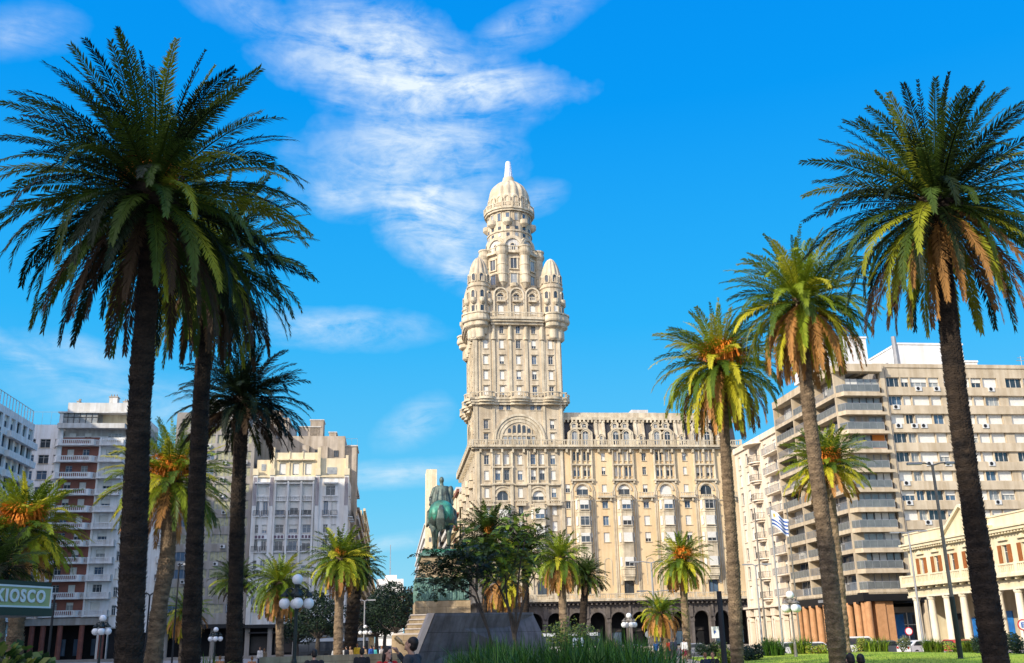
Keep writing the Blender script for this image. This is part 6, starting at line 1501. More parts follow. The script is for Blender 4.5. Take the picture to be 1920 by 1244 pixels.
pole('street_lamp', 'slim dark street lamp with short arms between the largest trunk and the leaning palm', 281, 1117, 62, .07, .05, M_iron, 'street lamp', [(-.3, 0), (.3, 0)], SL)
pole('street_lamp', 'grey street lamp at the avenue mouth left of the steps', 684, 1128, 100, .09, .06, M_silver, 'street lamp', [(-.5, 0), (.4, 0)], SL)
pole('black_post', 'plain black post without lamp left of the orange fruited palm trunk', 1348, 1109, 30, .085, .075, M_iron, 'post', ())
pole('black_post', 'thin dark pole leaning over the kiosk side at the far left', 103, 1116, 36, .05, .04, M_iron, 'post', ())
pole('street_lamp', 'thin dark pole rising between the leaning palm and the second trunk', 336, 1062, 62, .06, .045, M_iron, 'street lamp', [(.35, 0)], SL)
FG = 'flagpoles on the square'
pole('flagpole', 'bare flagpole left of the flag', 1414, 953, 80, .09, .05, M_pgrey, 'flagpole', (), FG)
fr_, ft_ = pole('flagpole', 'flagpole that carries the striped flag', 1443, 951, 80, .09, .05, M_silver, 'flagpole', (), FG)
pole('flagpole', 'bare flagpole right of the flag', 1473, 933, 80, .09, .05, M_pgrey, 'flagpole', (), FG)
# flag: nine white and blue stripes with a sun in the canton, hanging in the wind
M_fw = mat('flag white', (.80, .80, .82), .8, (.74, .74, .78), 2); M_fb = mat('flag blue', (.05, .12, .42), .8, (.04, .10, .36), 2); M_fs = mat('flag sun gold', (.85, .5, .05), .7)
fl = MB(); nx_ = 24; Wd, Hd = 2.1, 1.25; sag = lambda u: -.85 * u ** 1.1
def fp(u, v): return (.06 + Wd * u * .62, .22 * sin(u * 9 + v) * u, Hd * (v - 1) * (1 + .05 * u) + Hd * .0 + sag(u) + .08 * sin(u * 7))
for j in range(9):
    for i in range(nx_):
        u0, u1 = i / nx_, (i + 1) / nx_; v0, v1 = j / 9, (j + 1) / 9
        canton = (u0 < .38 and v0 >= 4 / 9 - .001); fl.add([fp(u0, v0), fp(u1, v0), fp(u1, v1), fp(u0, v1)], [(0, 1, 2, 3)], M_fw if (j % 2 == 0 or canton) else M_fb)
c_ = (.19, .72)
for i in range(16):
    a0, a1 = 2*pi*i/16, 2*pi*(i+1)/16; r = lambda a, q: Vector(fp(c_[0] + .075*q*cos(a), c_[1] + .14*q*sin(a))) + Vector((0, -.02, 0))
    fl.add([r(0, 0), r(a0, .7), r(a1, .7)], [(0, 1, 2)], M_fs)
    if i % 2: fl.add([r(a0, .7), r((a0+a1)/2, 1.35), r(a1, .7)], [(0, 1, 2)], M_fs)
o = fl.obj('flag'); o.location = (ft_.x, 80, ft_.z - .25); tag(o, 'white flag with blue stripes and golden sun hanging from its pole', 'flag')
# signs
def font_mesh(txt, size, m, name, extrude=.004, bold=.0):
    cu = bpy.data.curves.new('t', 'FONT'); cu.body = txt; cu.size = size; cu.extrude = extrude; cu.offset = bold; cu.space_character = 1.25; o = bpy.data.objects.new('t', cu); col.objects.link(o)
    dg = bpy.context.evaluated_depsgraph_get(); me = bpy.data.meshes.new_from_object(o.evaluated_get(dg)); bpy.data.objects.remove(o); me.materials.clear(); me.materials.append(m); me.name = name; return me
def sign(label, px, py, D, r, face, ring, txt=None, tm=None, name='road_sign', square=False):
    c = at(px, py, D); root = empty(name, (c.x, D, 0), 0, label, 'road sign'); mb = MB(); mb.cyl((0, .03, 0), (0, .03, c.z + r), .03, .03, M_silver, 8); mb.obj('post', root); s = MB()
    if square: s.box(-r, r, -.02, .0, c.z - r*1.5, c.z + r*1.5, face)
    else: s.cyl((0, 0, c.z), (0, -.02, c.z), r, r, ring, 20); s.cyl((0, -.021, c.z), (0, -.03, c.z), r*.78, r*.78, face, 20)
    s.obj('sign_plate', root)
    if txt: me = font_mesh(txt, r * 1.2, tm, 'letter', bold=.01); o = bpy.data.objects.new('letter', me); col.objects.link(o); o.parent = root; o.matrix_local = T((-r*.42, -.04, c.z - r*.42)) @ Matrix.Rotation(pi/2, 4, 'X')
M_sred = mat('sign red', (.6, .03, .04), .5); M_swhite = mat('sign white', (.8, .8, .8), .5); M_sblue = mat('sign blue', (.03, .12, .5), .5)
sign('round parking sign with red ring and letter E at the right frame edge', 1918, 1172, 52, .28, M_swhite, M_sred, 'E', M_sblue)
sign('round white and pink traffic sign before the blue lobby windows', 1704, 1184, 84, .32, M_swhite, M_sred)
sign('small rectangular white and blue sign before the arcade beside the black post', 1341, 1186, 84, .3, M_swhite, M_swhite, 'P', M_sblue, square=True)
sign('round grey sign before the arcade left of the shortest palm', 1216, 1190, 95, .32, M_silver, M_silver)
# kiosk
M_kg = mat('olive green kiosk panel', (.44, .45, .19), .6, (.37, .38, .16), 2); M_kd = mat('dark green kiosk metal', (.025, .045, .028), .5); M_kl = mat('pale letter', (.85, .86, .8), .6)
ka, kb_ = at(-60, 1085, 12.0), at(98, 1101, 13.3); kdir = atan2(kb_.y - ka.y, kb_.x - ka.x); kr = empty('kiosk', (ka.x, ka.y, 0), kdir, 'green kiosk with a sign board on its roof edge at the left edge', 'kiosk'); Lk_ = (kb_.xy - ka.xy).length
ksz0, ksz1 = at(98, 1142, 13.3).z, at(98, 1101, 13.3).z; kH = at(-60, 1141, 12).z; z0_, z1_ = 2.20, 2.20 + .32
z1_ = kb_.z; z0_ = at(98, 1141, 13.3).z
mb = MB(); mb.box(-.3, Lk_, 0, .06, z0_, z1_, M_kg); mb.obj('sign_board', kr)
mb = MB(); 
for a, b_, c, d in ((-.3, Lk_, z0_, z0_ + .022), (-.3, Lk_, z1_ - .022, z1_), ): mb.box(a, b_, -.012, -.001, c, d, M_kl)
mb.box(Lk_ - .02, Lk_, -.011, -.0015, z0_ + .022, z1_ - .022, M_kl); mb.obj('sign_border', kr)
mb = MB(); mb.box(-.3, Lk_ + .05, .06, 2.2, z1_ - .04, z1_ + .06, M_kd); mb.box(-.3, Lk_ + .02, -.03, 2.2, z0_ - .10, z0_ - .003, M_kd); mb.obj('roof', kr)
mb = MB(); mb.box(-.3, Lk_ - 1.45, .35, 2.0, 0, z0_ - .103, M_kd); mb.box(-.2, Lk_ - 1.6, .33, .349, 1.0, 1.9, M_glass); mb.obj('booth', kr)
me = font_mesh('KIOSCO', .205, M_kl, 'lettering', .006, .008)
xs_ = [v.co.x for v in me.vertices]; wtxt = max(xs_); o = bpy.data.objects.new('lettering', me); col.objects.link(o); o.parent = kr
xe = loc((ka.x, ka.y), kdir, 83, 1120)[0]; xs0 = loc((ka.x, ka.y), kdir, -9, 1114)[0]; kx = (xe - xs0) / wtxt
o.matrix_local = T((xs0, -.014, z0_ + (z1_ - z0_) * .27)) @ Matrix.Rotation(pi/2, 4, 'X') @ Matrix.Diagonal((kx, 1, 1, 1))
# ---------------------------------------------------------------- vehicles
M_tyre = mat('tyre', (.015, .015, .016), .8); M_rim = mat('wheel rim', (.3, .3, .32), .4, metal=.6); M_cg = glass('car glass', (.02, .025, .03), (.06, .07, .08), .05); M_hl = mat('headlight', (.8, .8, .75), .2); M_tl = mat('tail light', (.45, .02, .02), .3)
def car(label, px, D, rz, colr, van=False, name='parked_car'):
    m = mat('car paint ' + label[:12], colr, .3, tuple(c * .9 for c in colr), 2, spec=.5, coat=.5); x = ground_x(px, D); root = empty(name, (x, D, -.58), rz, label, 'car' if not van else 'van', 'cars parked along the street'); L_, H, W_ = (4.3, 1.46, 1.72) if not van else (4.2, 1.85, 1.75); b = MB()
    if van: side = [(-L_/2, .3), (L_/2, .3), (L_/2, .85), (L_/2 - .35, 1.0), (L_/2 - 1.0, H - .05), (L_/2 - 1.2, H), (-L_/2 + .12, H), (-L_/2, H - .15)]
    else: side = [(-L_/2, .3), (L_/2, .3), (L_/2, .62), (L_/2 - .15, .78), (L_/2 - 1.05, .92), (L_/2 - 1.75, H - .05), (L_/2 - 2.0, H), (-L_/2 + 1.0, H - .02), (-L_/2 + .75, H - .08), (-L_/2 + .12, .98), (-L_/2, .85)]
    b.slab(side, -W_/2, W_/2, m); o = b.obj('body', root); bv = o.modifiers.new('b', 'BEVEL'); bv.width = .07; bv.segments = 3; bv.limit_method = 'ANGLE'
    g = MB(); zt_ = H - .12
    if van: wn = [(-L_/2 + .25, 1.05), (L_/2 - .75, 1.05), (L_/2 - 1.15, zt_ - .03), (-L_/2 + .25, zt_ - .03)]; ws = [(L_/2 - .33, 1.03), (L_/2 - .97, H - .1)]; rw = [(-L_/2 - .005, 1.0), (-L_/2 + .0, H - .25)]
    else: wn = [(-L_/2 + .45, .98), (L_/2 - 1.2, .96), (L_/2 - 1.82, zt_), (-L_/2 + .85, zt_)]; ws = [(L_/2 - 1.08, .96), (L_/2 - 1.72, H - .07)]; rw = [(-L_/2 + .16, 1.02), (-L_/2 + .7, H - .12)]
    for y in (-W_/2 - .006, W_/2 + .006): g.add([(x_, y, z_) for x_, z_ in wn], [(0, 1, 2, 3)], M_cg)
    for (xa, za), (xb, zb_) in (ws, rw): off = .012 if xa > 0 else -.012; g.add([(xa + off, -W_/2 + .12, za), (xa + off, W_/2 - .12, za), (xb + off, W_/2 - .2, zb_), (xb + off, -W_/2 + .2, zb_)], [(0, 1, 2, 3)], M_cg)
    g.obj('window', root)
    for wx in (-L_/2 + .8, L_/2 - .85):
        for s_ in (-1, 1):
            w_ = MB(); w_.cyl((wx, s_*(W_/2 - .2), .31), (wx, s_*(W_/2 + .015), .31), .31, .31, M_tyre, 18); wo = w_.obj('wheel', root); r = MB(); r.cyl((wx, s_*(W_/2 - .1), .31), (wx, s_*(W_/2 + .022), .31), .19, .19, M_rim, 14); r.obj('rim', wo)
    for s_ in (-1, 1):
        h = MB(); h.box(L_/2 - .05, L_/2 + .012, s_*.62 - .16, s_*.62 + .16, .62, .76, M_hl); h.obj('headlight', root); h = MB(); h.box(-L_/2 - .012, -L_/2 + .03, s_*.66 - .12, s_*.66 + .12, .72, .92, M_tl); h.obj('tail_light', root)
car('dark grey hatchback before the blue lobby windows', 1660, 100, GRID + .1, (.09, .10, .11))
car('white van parked left of the terracotta corner pier', 1604, 106, GRID, (.75, .74, .70), True)
car('white car parked left of the second tallest right palm trunk', 1528, 102, GRID, (.74, .73, .70))
car('white car parked below the flag', 1484, 108, GRID, (.66, .66, .64))
car('red car in front of the white columns', 1785, 96, GRID + pi/2, (.45, .03, .02))
car('white car with only its roof showing left of the white columns', 1722, 97, GRID + .3, (.7, .7, .7))
car('grey car right of the walkers below the palace', 1305, 120, GRID, (.3, .3, .31))
car('dark blue car at the mouth of the avenue beside the steps', 712, 152, GRID + pi/2, (.02, .03, .08))
car('silver car behind the low pale wall', 1190, 120, GRID, (.4, .4, .42))
M_busw = mat('bus white roof', (.6, .62, .62), .4); M_busd = mat('bus dark side', (.02, .025, .03), .25, spec=.6)
def bus(label, px0, px1, D, colm):
    x0, x1 = ground_x(px0, D), ground_x(px1, D); root = empty('city_bus', ((x0 + x1)/2, D, -.57), GRID, label, 'bus', 'buses on the street'); L_ = x1 - x0; b = MB(); b.box(-L_/2, L_/2, 0, 2.5, .35, 1.15, colm); b.box(-L_/2 + .02, L_/2 - .02, .02, 2.48, 1.15, 2.6, M_busd); b.box(-L_/2, L_/2, -.01, 2.51, 2.6, 3.05, M_busw); o = b.obj('body', root)
    g = MB(); n = int(L_ / 1.4)
    for i in range(n): xx = -L_/2 + .25 + i * (L_ - .4) / n; g.box(xx, xx + (L_ - .4) / n - .12, -.02, .01, 1.25, 2.45, M_cg)
    g.obj('window', root)
    for wx in (-L_/2 + 2, L_/2 - 2.6): w_ = MB(); w_.cyl((wx, -.03, .48), (wx, .3, .48), .48, .48, M_tyre, 18); w_.obj('wheel', root)
bus('dark bus with white roof before the art deco block, left of the avenue', 556, 645, 150, M_busd)
bus('dark bus with white roof close to the mouth of the avenue', 652, 690, 158, M_busd)
bus('white framed bus in front of the palace arcade', 1012, 1122, 152, M_bluew)
# ---------------------------------------------------------------- people
def person(label, p, rz, h, top, bottom, hair, pose='stand', skin=(.42, .24, .16), near=False, long_hair=False, skirt=False, group=None, scarf=None, lean=0.0, sleeve=None):
    """one figure facing local +y; body is a single fused skin, clothes and hair are its children"""
    k = h / 1.72; root = empty('person', p, rz, label, 'person', group); sk = mat('skin %.2f' % skin[0], skin, .55, tuple(c*.85 for c in skin), 8); b = MB(); v = .012 if near else .03; F = lambda q: (q[0], q[1] + lean * max(0, q[2] - .95), q[2])
    sit = pose == 'sit'; zo = -.42 if sit else 0; hipz = .92 + zo
    J = {}
    J['neck'] = (0, 0, 1.46 + zo); J['head'] = (0, .03, 1.62 + zo)
    tilt = -.35 if pose == 'drink' else (.1 if pose == 'talk' else 0)
    arms = {}
    for s_ in (-1, 1):
        sh_ = (s_*.185, 0, 1.40 + zo)
        if pose == 'drink' and s_ == 1: arms[s_] = [sh_, (.30, .2, 1.25), (.09, .30, 1.50)]
        elif pose in ('drink', 'talk'): arms[s_] = [sh_, (s_*.26, .02, 1.12), (s_*.16, .24, 1.05)]
        elif sit: arms[s_] = [sh_, (s_*.25, .08, 1.13 + zo), (s_*.12, .32, 1.0 + zo)]
        else: arms[s_] = [sh_, (s_*.24, -.03, 1.13), (s_*.25, .06 * s_ + .04, .88)]
    legs = {}
    for s_ in (-1, 1):
        st_ = (.22 * s_) if pose == 'walk' else 0
        legs[s_] = [(s_*.095, 0, hipz), (s_*.11, .44, hipz), (s_*.11, .46, .08)] if sit else [(s_*.09, 0, hipz), (s_*.1, st_*.6 + .03, .50), (s_*.1, st_ - (.1 if st_ < 0 else 0), .08)]
    hd = Vector(F(J['head'])); up = Vector((0, sin(-tilt)*1, cos(tilt))); fw = Vector((0, cos(tilt), sin(-tilt) * -1)); fw = Vector((0, cos(tilt), -sin(tilt))); up = Vector((0, sin(tilt), cos(tilt)))
    Hm = Matrix(((1, fw.x, up.x, hd.x), (0, fw.y, up.y, hd.y), (0, fw.z, up.z, hd.z), (0, 0, 0, 1)))
    b.ell((0, -.01, .02), (.074, .094, .105), sk, 14, 10, M=Hm); b.ell((0, .025, -.055), (.056, .066, .062), sk, 12, 8, M=Hm); b.ell((0, .088, -.012), (.014, .022, .026), sk, 8, 6, M=Hm); b.ell((0, .08, -.055), (.026, .014, .009), sk, 8, 5, M=Hm); b.ell((0, .07, .035), (.05, .02, .014), sk, 8, 5, M=Hm); b.ell((0, .075, -.095), (.025, .02, .02), sk, 8, 5, M=Hm)
    for s_ in (-1, 1): b.ell((s_*.078, -.008, -.005), (.012, .02, .03), sk, 8, 6, M=Hm)
    limb(b, [F((0, -.01, 1.42 + zo)), tuple(hd - up * .07)], [.056, .052], sk)
    b.ell(F((0, 0, 1.28 + zo)), (.15, .09, .17), sk, 12, 8); b.ell(F((0, 0, 1.05 + zo)), (.12, .085, .16), sk, 12, 8); b.ell((0, 0, hipz + .02), (.14, .1, .12), sk, 12, 8)
    for s_ in (-1, 1):
        limb(b, [F(q) for q in arms[s_]], [.046, .036, .026], sk, 8); w_ = Vector(F(arms[s_][2])); e_ = Vector(F(arms[s_][1])); d = (w_ - e_).normalized(); a_ = d.orthogonal().normalized(); c2 = d.cross(a_)
        pc = w_ + d * .05; b.ell(tuple(pc), (.034, .034, .034), sk, 8, 6)
        if near:
            b.ell(tuple(w_ + d * .07), (.036, .03, .036), sk, 8, 6)
            for f in range(4): o_ = w_ + d * .075 + a_ * (.027 - .018 * f); ln = [.075, .085, .078, .06][f]; limb(b, [tuple(o_), tuple(o_ + d*ln*.5 + c2*.012), tuple(o_ + d*ln*.8 + c2*.04)], [.0105, .0095, .0085], sk, 6)
            o_ = w_ + d * .03 + a_ * .03; limb(b, [tuple(o_), tuple(o_ + a_*.025 + d*.025 + c2*.015), tuple(o_ + a_*.025 + d*.055 + c2*.03)], [.013, .011, .009], sk, 6)
        limb(b, legs[s_], [.085, .06, .045], sk, 8); fz = legs[s_][2]; b.ell((fz[0], fz[1] + .07, .045), (.045, .13, .04), sk, 8, 6)
    o = bake('body', b, v * .75 if near else v, 2, root, sk); o.scale = (k,) * 3
    def cloth(name, mb, m, it=2, vv=None): q = bake(name, mb, vv or v * 1.2, it, root, m); q.scale = (k,) * 3; return q
    c = MB(); puff = .018 if near else .02
    c.ell(F((0, 0, 1.27 + zo)), (.185 + puff, .125 + puff, .2), top, 14, 10); c.ell(F((0, 0, 1.05 + zo)), (.165 + puff, .12 + puff, .22), top, 14, 10); c.ell(F((0, 0, .93 + zo)), (.17 + puff, .125 + puff, .13), top, 14, 8); c.ell(F((0, -.01, 1.40 + zo)), (.15, .09, .075), top, 12, 8)
    for s_ in (-1, 1):
        A = [Vector(F(q)) for q in arms[s_]]; A[2] = A[1].lerp(A[2], .86); limb(c, [tuple(q) for q in A], [.072 + puff*.5, .058 + puff*.3, .046], top, 9)
    if near: c.lathe([(.075, 1.42 + zo), (.085, 1.50 + zo), (.07, 1.51 + zo)], top, 0, lean*.5, 12)
    cloth('jacket' if near else 'top', c, top)
    t_ = MB()
    if skirt: t_.lathe([(.15, 1.0), (.19, .85), (.24, .45), (.22, .44), (.17, .85), (.13, .99)], bottom, 0, 0, 18); cloth('skirt', t_, bottom)
    else:
        t_.ell((0, 0, hipz + .02), (.175, .125, .13), bottom, 12, 8)
        for s_ in (-1, 1): limb(t_, [legs[s_][0], legs[s_][1], (legs[s_][2][0], legs[s_][2][1], .12)], [.105, .078, .062], bottom, 9)
        cloth('trousers', t_, bottom)
    hh = MB(); hh.ell((0, -.022, .036), (.082, .098, .102), hair, 14, 10, M=Hm); hh.ell((0, -.05, -.01), (.08, .07, .08), hair, 12, 8, M=Hm)
    if long_hair:
        for s_ in (-1, -.5, 0, .5, 1): limb(hh, [tuple(Hm @ Vector((s_*.07, -.04 + .01*abs(s_), .02))), tuple(Hm @ Vector((s_*.09, -.05 + .03*abs(s_), -.1))), tuple(Hm @ Vector((s_*.1, -.06 + .05*abs(s_), -.22)))], [.035, .035, .02], hair, 7)
    cloth('hair', hh, hair, 1, v if near else v * .9)
    for s_ in (-1, 1):
        sh2 = MB(); fz = legs[s_][2]; sh2.ell((fz[0], fz[1] + .07, .045), (.052, .145, .05), M_iron, 10, 6); q = sh2.obj('shoe', root, smooth=True); q.scale = (k,) * 3
    if near:
        for s_ in (-1, 1): e = MB(); e.ell((s_*.029, .083, .014), (.011, .007, .006), M_iron, 8, 5, M=Hm); q = e.obj('eye', root, smooth=True); q.scale = (k,) * 3
    if scarf:
        s3 = MB()
        for i in range(3): s3.lathe([(.075 + .02*abs(sin(j*pi/4)), 1.40 + .035*i + .02*sin(j*pi/4)) for j in range(9)], scarf, 0, .01, 14)
        s3.tube([(.03, .1, 1.43), (.04, .15, 1.3), (.03, .16, 1.1)], [.035, .045, .04], scarf, 8); s3.tube([(-.04, .1, 1.43), (-.05, .14, 1.3), (-.05, .15, 1.18)], [.035, .04, .04], scarf, 8); cloth('scarf', s3, scarf, 1)
    return root, Hm, k
def cmat(n, c): return mat(n, c, .85, tuple(x*.7 for x in c), 6, bump=.3, bscale=30)
C_black = cmat('black cloth', (.018, .018, .02)); C_red = cmat('red wool', (.5, .02, .02)); C_hair = mat('dark brown hair', (.02, .013, .01), .5, (.01, .007, .005), 20, stretch=(1, 1, .1)); C_jean = cmat('blue denim', (.05, .08, .16)); C_white = cmat('white cloth', (.7, .68, .66)); C_burg = cmat('burgundy cloth', (.20, .015, .04)); C_grey = cmat('grey quilted cloth', (.05, .052, .058)); C_scarf = mat('grey white scarf', (.5, .47, .44), .9, (.14, .13, .13), 12); C_bh = mat('light brown hair', (.22, .10, .04), .5); C_blue = cmat('bright blue cloth', (.04, .14, .5)); C_yel = cmat('yellow cloth', (.7, .45, .03)); C_cyan = cmat('turquoise cloth', (.08, .45, .45)); C_navy = cmat('navy cloth', (.02, .025, .05)); C_tan = cmat('tan cloth', (.35, .24, .14))
def ppl(label, px, py_top, D, rz, **k):
    z = at(px, py_top, D).z; h = z; return person(label, (at(px, py_top, D).x, D, 0), rz, h, **k)
r1, Hm1, k1 = ppl('man in a black quilted jacket drinking from a bottle with his head tilted back', 774, 1197, 17.0, radians(72), top=C_grey, bottom=C_jean, hair=C_hair, pose='drink', near=True)
bt = MB(); hp = Hm1 @ Vector((0, .11, -.05)); dr_ = (Hm1.to_3x3() @ Vector((0, 1, .35))).normalized(); M_bot = mat('amber bottle', (.30, .19, .05), .15, (.22, .13, .03), 6, spec=.7)
q0_ = hp; bt.tube([q0_, q0_ + dr_*.05, q0_ + dr_*.08, q0_ + dr_*.20], [.014, .016, .033, .034], M_bot, 12); bo = bt.obj('bottle', None, smooth=True); bo.matrix_world = T(r1.location) @ RZ(radians(72)) @ Matrix.Scale(k1, 4); tag(bo, 'amber bottle held to the mouth of the man in the quilted jacket', 'bottle')
ppl('woman in a red coat and grey scarf with long dark hair', 726, 1215, 19.0, radians(-135), top=C_red, bottom=C_black, hair=C_hair, pose='talk', near=True, long_hair=True, scarf=C_scarf, skin=(.50, .28, .20))
ppl('person in black seen from behind, standing left of the woman in red', 679, 1217, 30, 0, top=C_black, bottom=C_black, hair=C_hair, near=True)
ppl('person in a dark jacket seen from behind near the large globe lamp', 590, 1220, 25, .2, top=C_black, bottom=C_navy, hair=C_hair, near=True, lean=.35)
def sitter(label, px, py, D, rz, seat=.45, **k):
    z = at(px, py, D).z; return person(label, (at(px, py, D).x, D, 0), rz, 1.72 * z / 1.30, pose='sit', **k)
sitter('seated black haired person, left one of the pair under the second tallest right palm', 1594, 1228, 20, .1, top=C_black, bottom=C_black, hair=C_hair, near=True)
sitter('seated black haired person, right one of the pair under the second tallest right palm', 1613, 1229, 20.2, -.2, top=C_black, bottom=C_black, hair=C_hair, near=True)
person('person in dark blue bending forward at the foot of the second tallest right palm', (at(1550, 1240, 20).x, 20, 0), .1, 1.42, top=C_navy, bottom=C_black, hair=C_hair, pose='sit', near=True, lean=.9)
sitter('brown haired child in dark clothes sitting left of the black post', 1322, 1225, 38, .4, top=C_navy, bottom=C_black, hair=C_bh, near=True)
sitter('child with a reddish face sitting just left of the black post', 1336, 1224, 38.4, 2.6, top=C_black, bottom=C_black, hair=C_bh, near=True, skin=(.55, .27, .16))
GW = 'people walking across the square'
ppl('walker in red in front of the palace arcade, leftmost of the three walkers', 1254, 1199, 72, .3, top=C_red, bottom=C_navy, hair=C_hair, pose='walk', group=GW)
ppl('walker in a dark vest with pale sleeves between the red and white walkers', 1262, 1197, 71, -.2, top=C_navy, bottom=C_black, hair=C_bh, pose='walk', group=GW)
ppl('walker in a white top and burgundy skirt', 1282, 1198, 70, -.4, top=C_white, bottom=C_burg, hair=C_hair, pose='walk', skirt=True, group=GW)
ppl('person in blue left of the shortest palm trunk', 1229, 1202, 78, .5, top=C_blue, bottom=C_navy, hair=C_hair, group=GW)
ppl('person in navy between the blue figure and the shortest palm', 1239, 1204, 79, .5, top=C_navy, bottom=C_black, hair=C_hair, group=GW)
ppl('person in tan standing behind the low pale wall', 1156, 1203, 92, .2, top=C_tan, bottom=C_black, hair=C_bh, group=GW)
ppl('grey clothed person beside the orange fruited palm and flagpoles', 1433, 1196, 74, .2, top=C_grey, bottom=C_grey, hair=C_hair, group=GW)
GL = 'people behind the low curved wall'
for lab, px, py, tp_, hr in (('person in bright yellow behind the low curved wall', 670, 1208, C_yel, C_bh), ('person in tan beside the yellow one', 683, 1212, C_tan, C_hair), ('person in bright blue near the steps', 696, 1211, C_blue, C_hair), ('person in white just left of the steps', 716, 1212, C_white, C_bh),
    ('person in white left of the bushy sunlit palm', 643, 1214, C_white, C_hair), ('person in white near the third left trunk', 488, 1214, C_white, C_bh), ('person in pale clothes right beside the third left trunk', 496, 1217, C_tan, C_bh)):
    ppl(lab, px, py, 72 + (px % 7), (px % 5) * .9, top=tp_, bottom=C_navy, hair=hr, group=GL)
for lab, px, py, tp_, hr in (('person in turquoise close beside the lamp left of the steps', 702, 1213, C_cyan, C_hair), ('person in orange brown left of the bright yellow one', 657, 1213, C_tan, C_bh), ('person in white under the bushy sunlit palm', 628, 1215, C_white, C_hair), ('person in grey at the foot of the shaded palm', 650, 1212, C_grey, C_hair)):
    ppl(lab, px, py, 74 + (px % 5), 1.0 + (px % 5) * .9, top=tp_, bottom=C_navy, hair=hr, group=GL)
C_or = cmat('orange cloth', (.55, .2, .08))
ppl('person in orange between the two right dark trunks of the left group', 413, 1231, 44, .5, top=C_or, bottom=C_tan, hair=C_bh, group=GL)
ppl('person in white before the second left trunk', 473, 1232, 44, .5, top=C_or, bottom=C_white, hair=C_bh, group=GL)
ppl('person in white under the brick and white block beside the far left columns', 60, 1226, 60, .5, top=C_white, bottom=C_navy, hair=C_hair, group=GL)
# bench under the seated pair
def bench(label, x, y, rz, L_=2.4):
    root = empty('bench', (x, y, 0), rz, label, 'bench', 'benches on the square'); s = MB(); s.box(-L_/2, L_/2, -.22, .22, .40, .46, M_granl); s.obj('seat', root)
    for q in (-L_/2 + .25, L_/2 - .25): l = MB(); l.box(q - .12, q + .12, -.2, .2, 0, .397, M_granl); l.obj('leg', root)
bench('stone bench under the seated group at the second tallest right palm', at(1585, 1240, 20.05).x, 20.05, 0, 2.6)
bench('stone bench under the two seated children', at(1329, 1240, 38.2).x, 38.2, 0, 1.6)
# ---------------------------------------------------------------- ground
M_ground = mat('city ground', (.20, .17, .15), .9, (.15, .13, .115), .05)
M_pave = mat('plaza paving', (.36, .31, .26), .8, (.26, .23, .20), .6, bump=.2)
M_asph = mat('asphalt', (.055, .055, .058), .85, (.04, .04, .043), 1.5, bump=.3)
M_path = mat('pale path', (.50, .44, .38), .8, (.40, .35, .30), .8)
M_lawn = mat('lawn grass', (.28, .44, .02), .9, (.38, .42, .045), .35, bump=.6, bscale=30)
def sheet(name, pts, z, m): g = MB(); g.add([(x, y, z) for x, y in pts], [tuple(range(len(pts)))], m); return tag(g.obj(name), kind='structure')
sheet('ground', [(-6000, -3000), (6000, -3000), (6000, 9000), (-6000, 9000)], -.6, M_ground)
def plot(name, pts, m, M=None):
    g = MB(); g.prism(pts, -.7, 0, m, M); tag(g.obj(name), kind='structure')
plot('plaza', [(-66, -60), (70, -60), (46, 70), (42, 90), (9, 90), (8, 140), (-72, 140)], M_pave)
plot('pavement', [(-2.5, -3.2), (WF + 2, -3.2), (WF + 2, 46), (-2.5, 46)], M_pave, T((OS[0], OS[1], 0)) @ RZ(GRID))
plot('pavement', [(-60, -3.2), (18.6, -3.2), (18.6, 400), (-60, 400)], M_pave, T((O6.x, O6.y, 0)) @ RZ(GRID))
plot('pavement', [(-3.2, -3.2), (60, -3.2), (60, 36), (-3.2, 36)], M_pave, T((O9[0], O9[1], 0)) @ RZ(GRID))
plot('pavement', [(-1, -3.2), (70, -3.2), (70, 20), (-1, 20)], M_pave, T((O10[0], O10[1], 0)) @ RZ(A10))
plot('pavement', [(-2.5, 46.2), (16, 46.2), (16, 500), (-2.5, 500)], M_pave, T((OS[0], OS[1], 0)) @ RZ(GRID))
plot('pavement', [(-200, -120), (-66.2, -120), (-66.2, 60), (-79, 168), (-200, 168)], M_pave)
sheet('avenue', [(-29, 150), (-10, 150), (-92, 820), (-112, 820)], -.592, M_asph)
sheet('street', [(-78, 140.2), (60, 157), (60, 184), (-78, 170)], -.596, M_asph)
sheet('side_street', [(8, 90), (70, 90), (70, 160), (8, 160)], -.588, M_asph)
kb = MB()
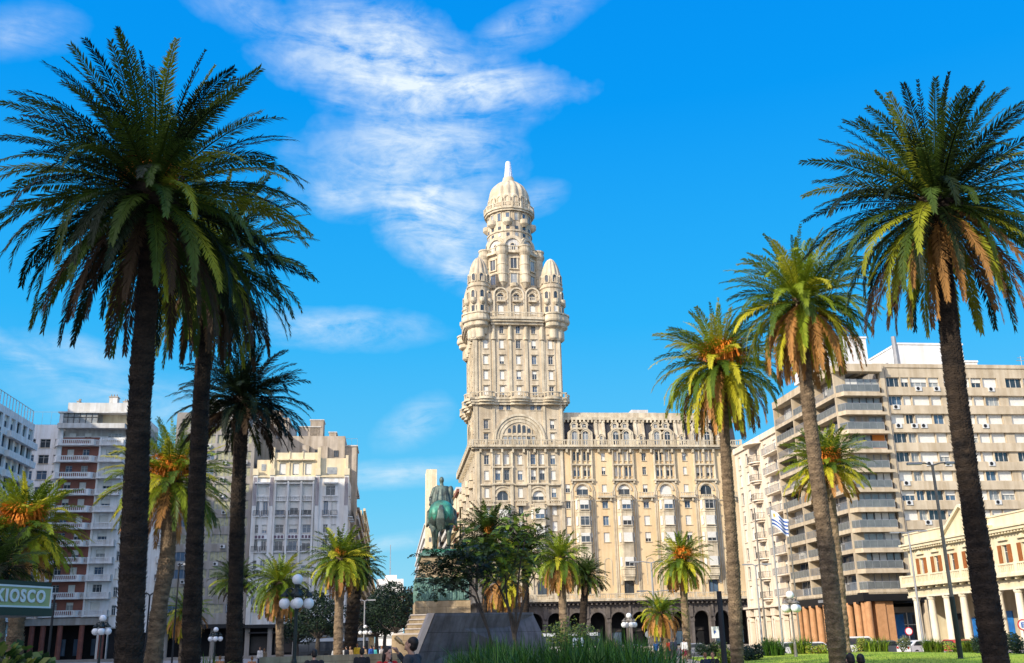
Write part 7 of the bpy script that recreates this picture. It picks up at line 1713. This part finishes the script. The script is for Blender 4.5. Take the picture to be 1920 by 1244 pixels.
for i in range(18): x = -60 + i * 6; kb.add([(x, 159.8 + x*.1228, -.58), (x + 3, 160.2 + x*.1228, -.58), (x + 3, 160.4 + x*.1228, -.58), (x, 160 + x*.1228, -.58)], [(0, 1, 2, 3)], M_frame)
tag(kb.obj('lane_marking'), kind='structure')
# lawn: gently mounded
lw = MB(); nx, ny = 40, 20; vs = []
for j in range(ny + 1):
    for i in range(nx + 1):
        u = i / nx; v = j / ny; y = 40 + 46 * v; xl = 9.5 + .09 * (y - 40); xr = 31.0 - .06 * (y - 40) + (7 if y < 60 else 3); x = xl + (xr - xl) * u
        vs.append((x, y, .02 + .38 * (sin(pi * u) * sin(pi * v)) ** .6 + .02 * sin(x * 1.7) * sin(y)))
lw.add(vs, [(j*(nx+1)+i, j*(nx+1)+i+1, (j+1)*(nx+1)+i+1, (j+1)*(nx+1)+i) for j in range(ny) for i in range(nx)], M_lawn)
tag(lw.obj('lawn', smooth=True), kind='structure')
gt = MB()
for i in range(9000):
    y = rg.uniform(41, 66); x = rg.uniform(10.5, 30); u = (x - 9.5 - .09*(y-40)) / 21; v = (y - 40) / 46
    if not 0 < u < 1: continue
    z = .38 * (max(0, sin(pi*u)) * sin(pi*v)) ** .6; a = rg.uniform(0, 6.28); h = rg.uniform(.05, .12)
    gt.add([(x, y, z), (x + .03*cos(a), y + .03*sin(a), z), (x + .05*sin(a), y + .04, z + h)], [(0, 1, 2)], LV_lime[1])
tag(gt.obj('grass'), 'short green grass blades covering the lawn on the right', 'grass', kind='stuff')
sheet('path', [(8.8, 36), (12, 36), (13.2, 66), (9.8, 66)], .02, M_path)
# unseen shading blocks, heights and gaps set by the shade wanted
block('tall_shading_block', 'tall unseen block added for shade beyond the left frame edge, behind the white office block', 108, 166, 61, x=-104, dep=20)
block('tall_shading_block', 'tall unseen block added for shade next to the white office block, outside the frame', 78, 131, 70, x=-85)
block('north_shading_block', 'low unseen shading block beside the plaza', -20, 83, 42)
block('north_shading_block', 'taller unseen shading block behind the left shoulder', -28, -21, 57)
block('north_shading_block', 'narrow lower unseen shading block between two high ones', -39, -29, 53)
block('north_shading_block', 'highest unseen shading block behind the camera', -95, -40, 71)
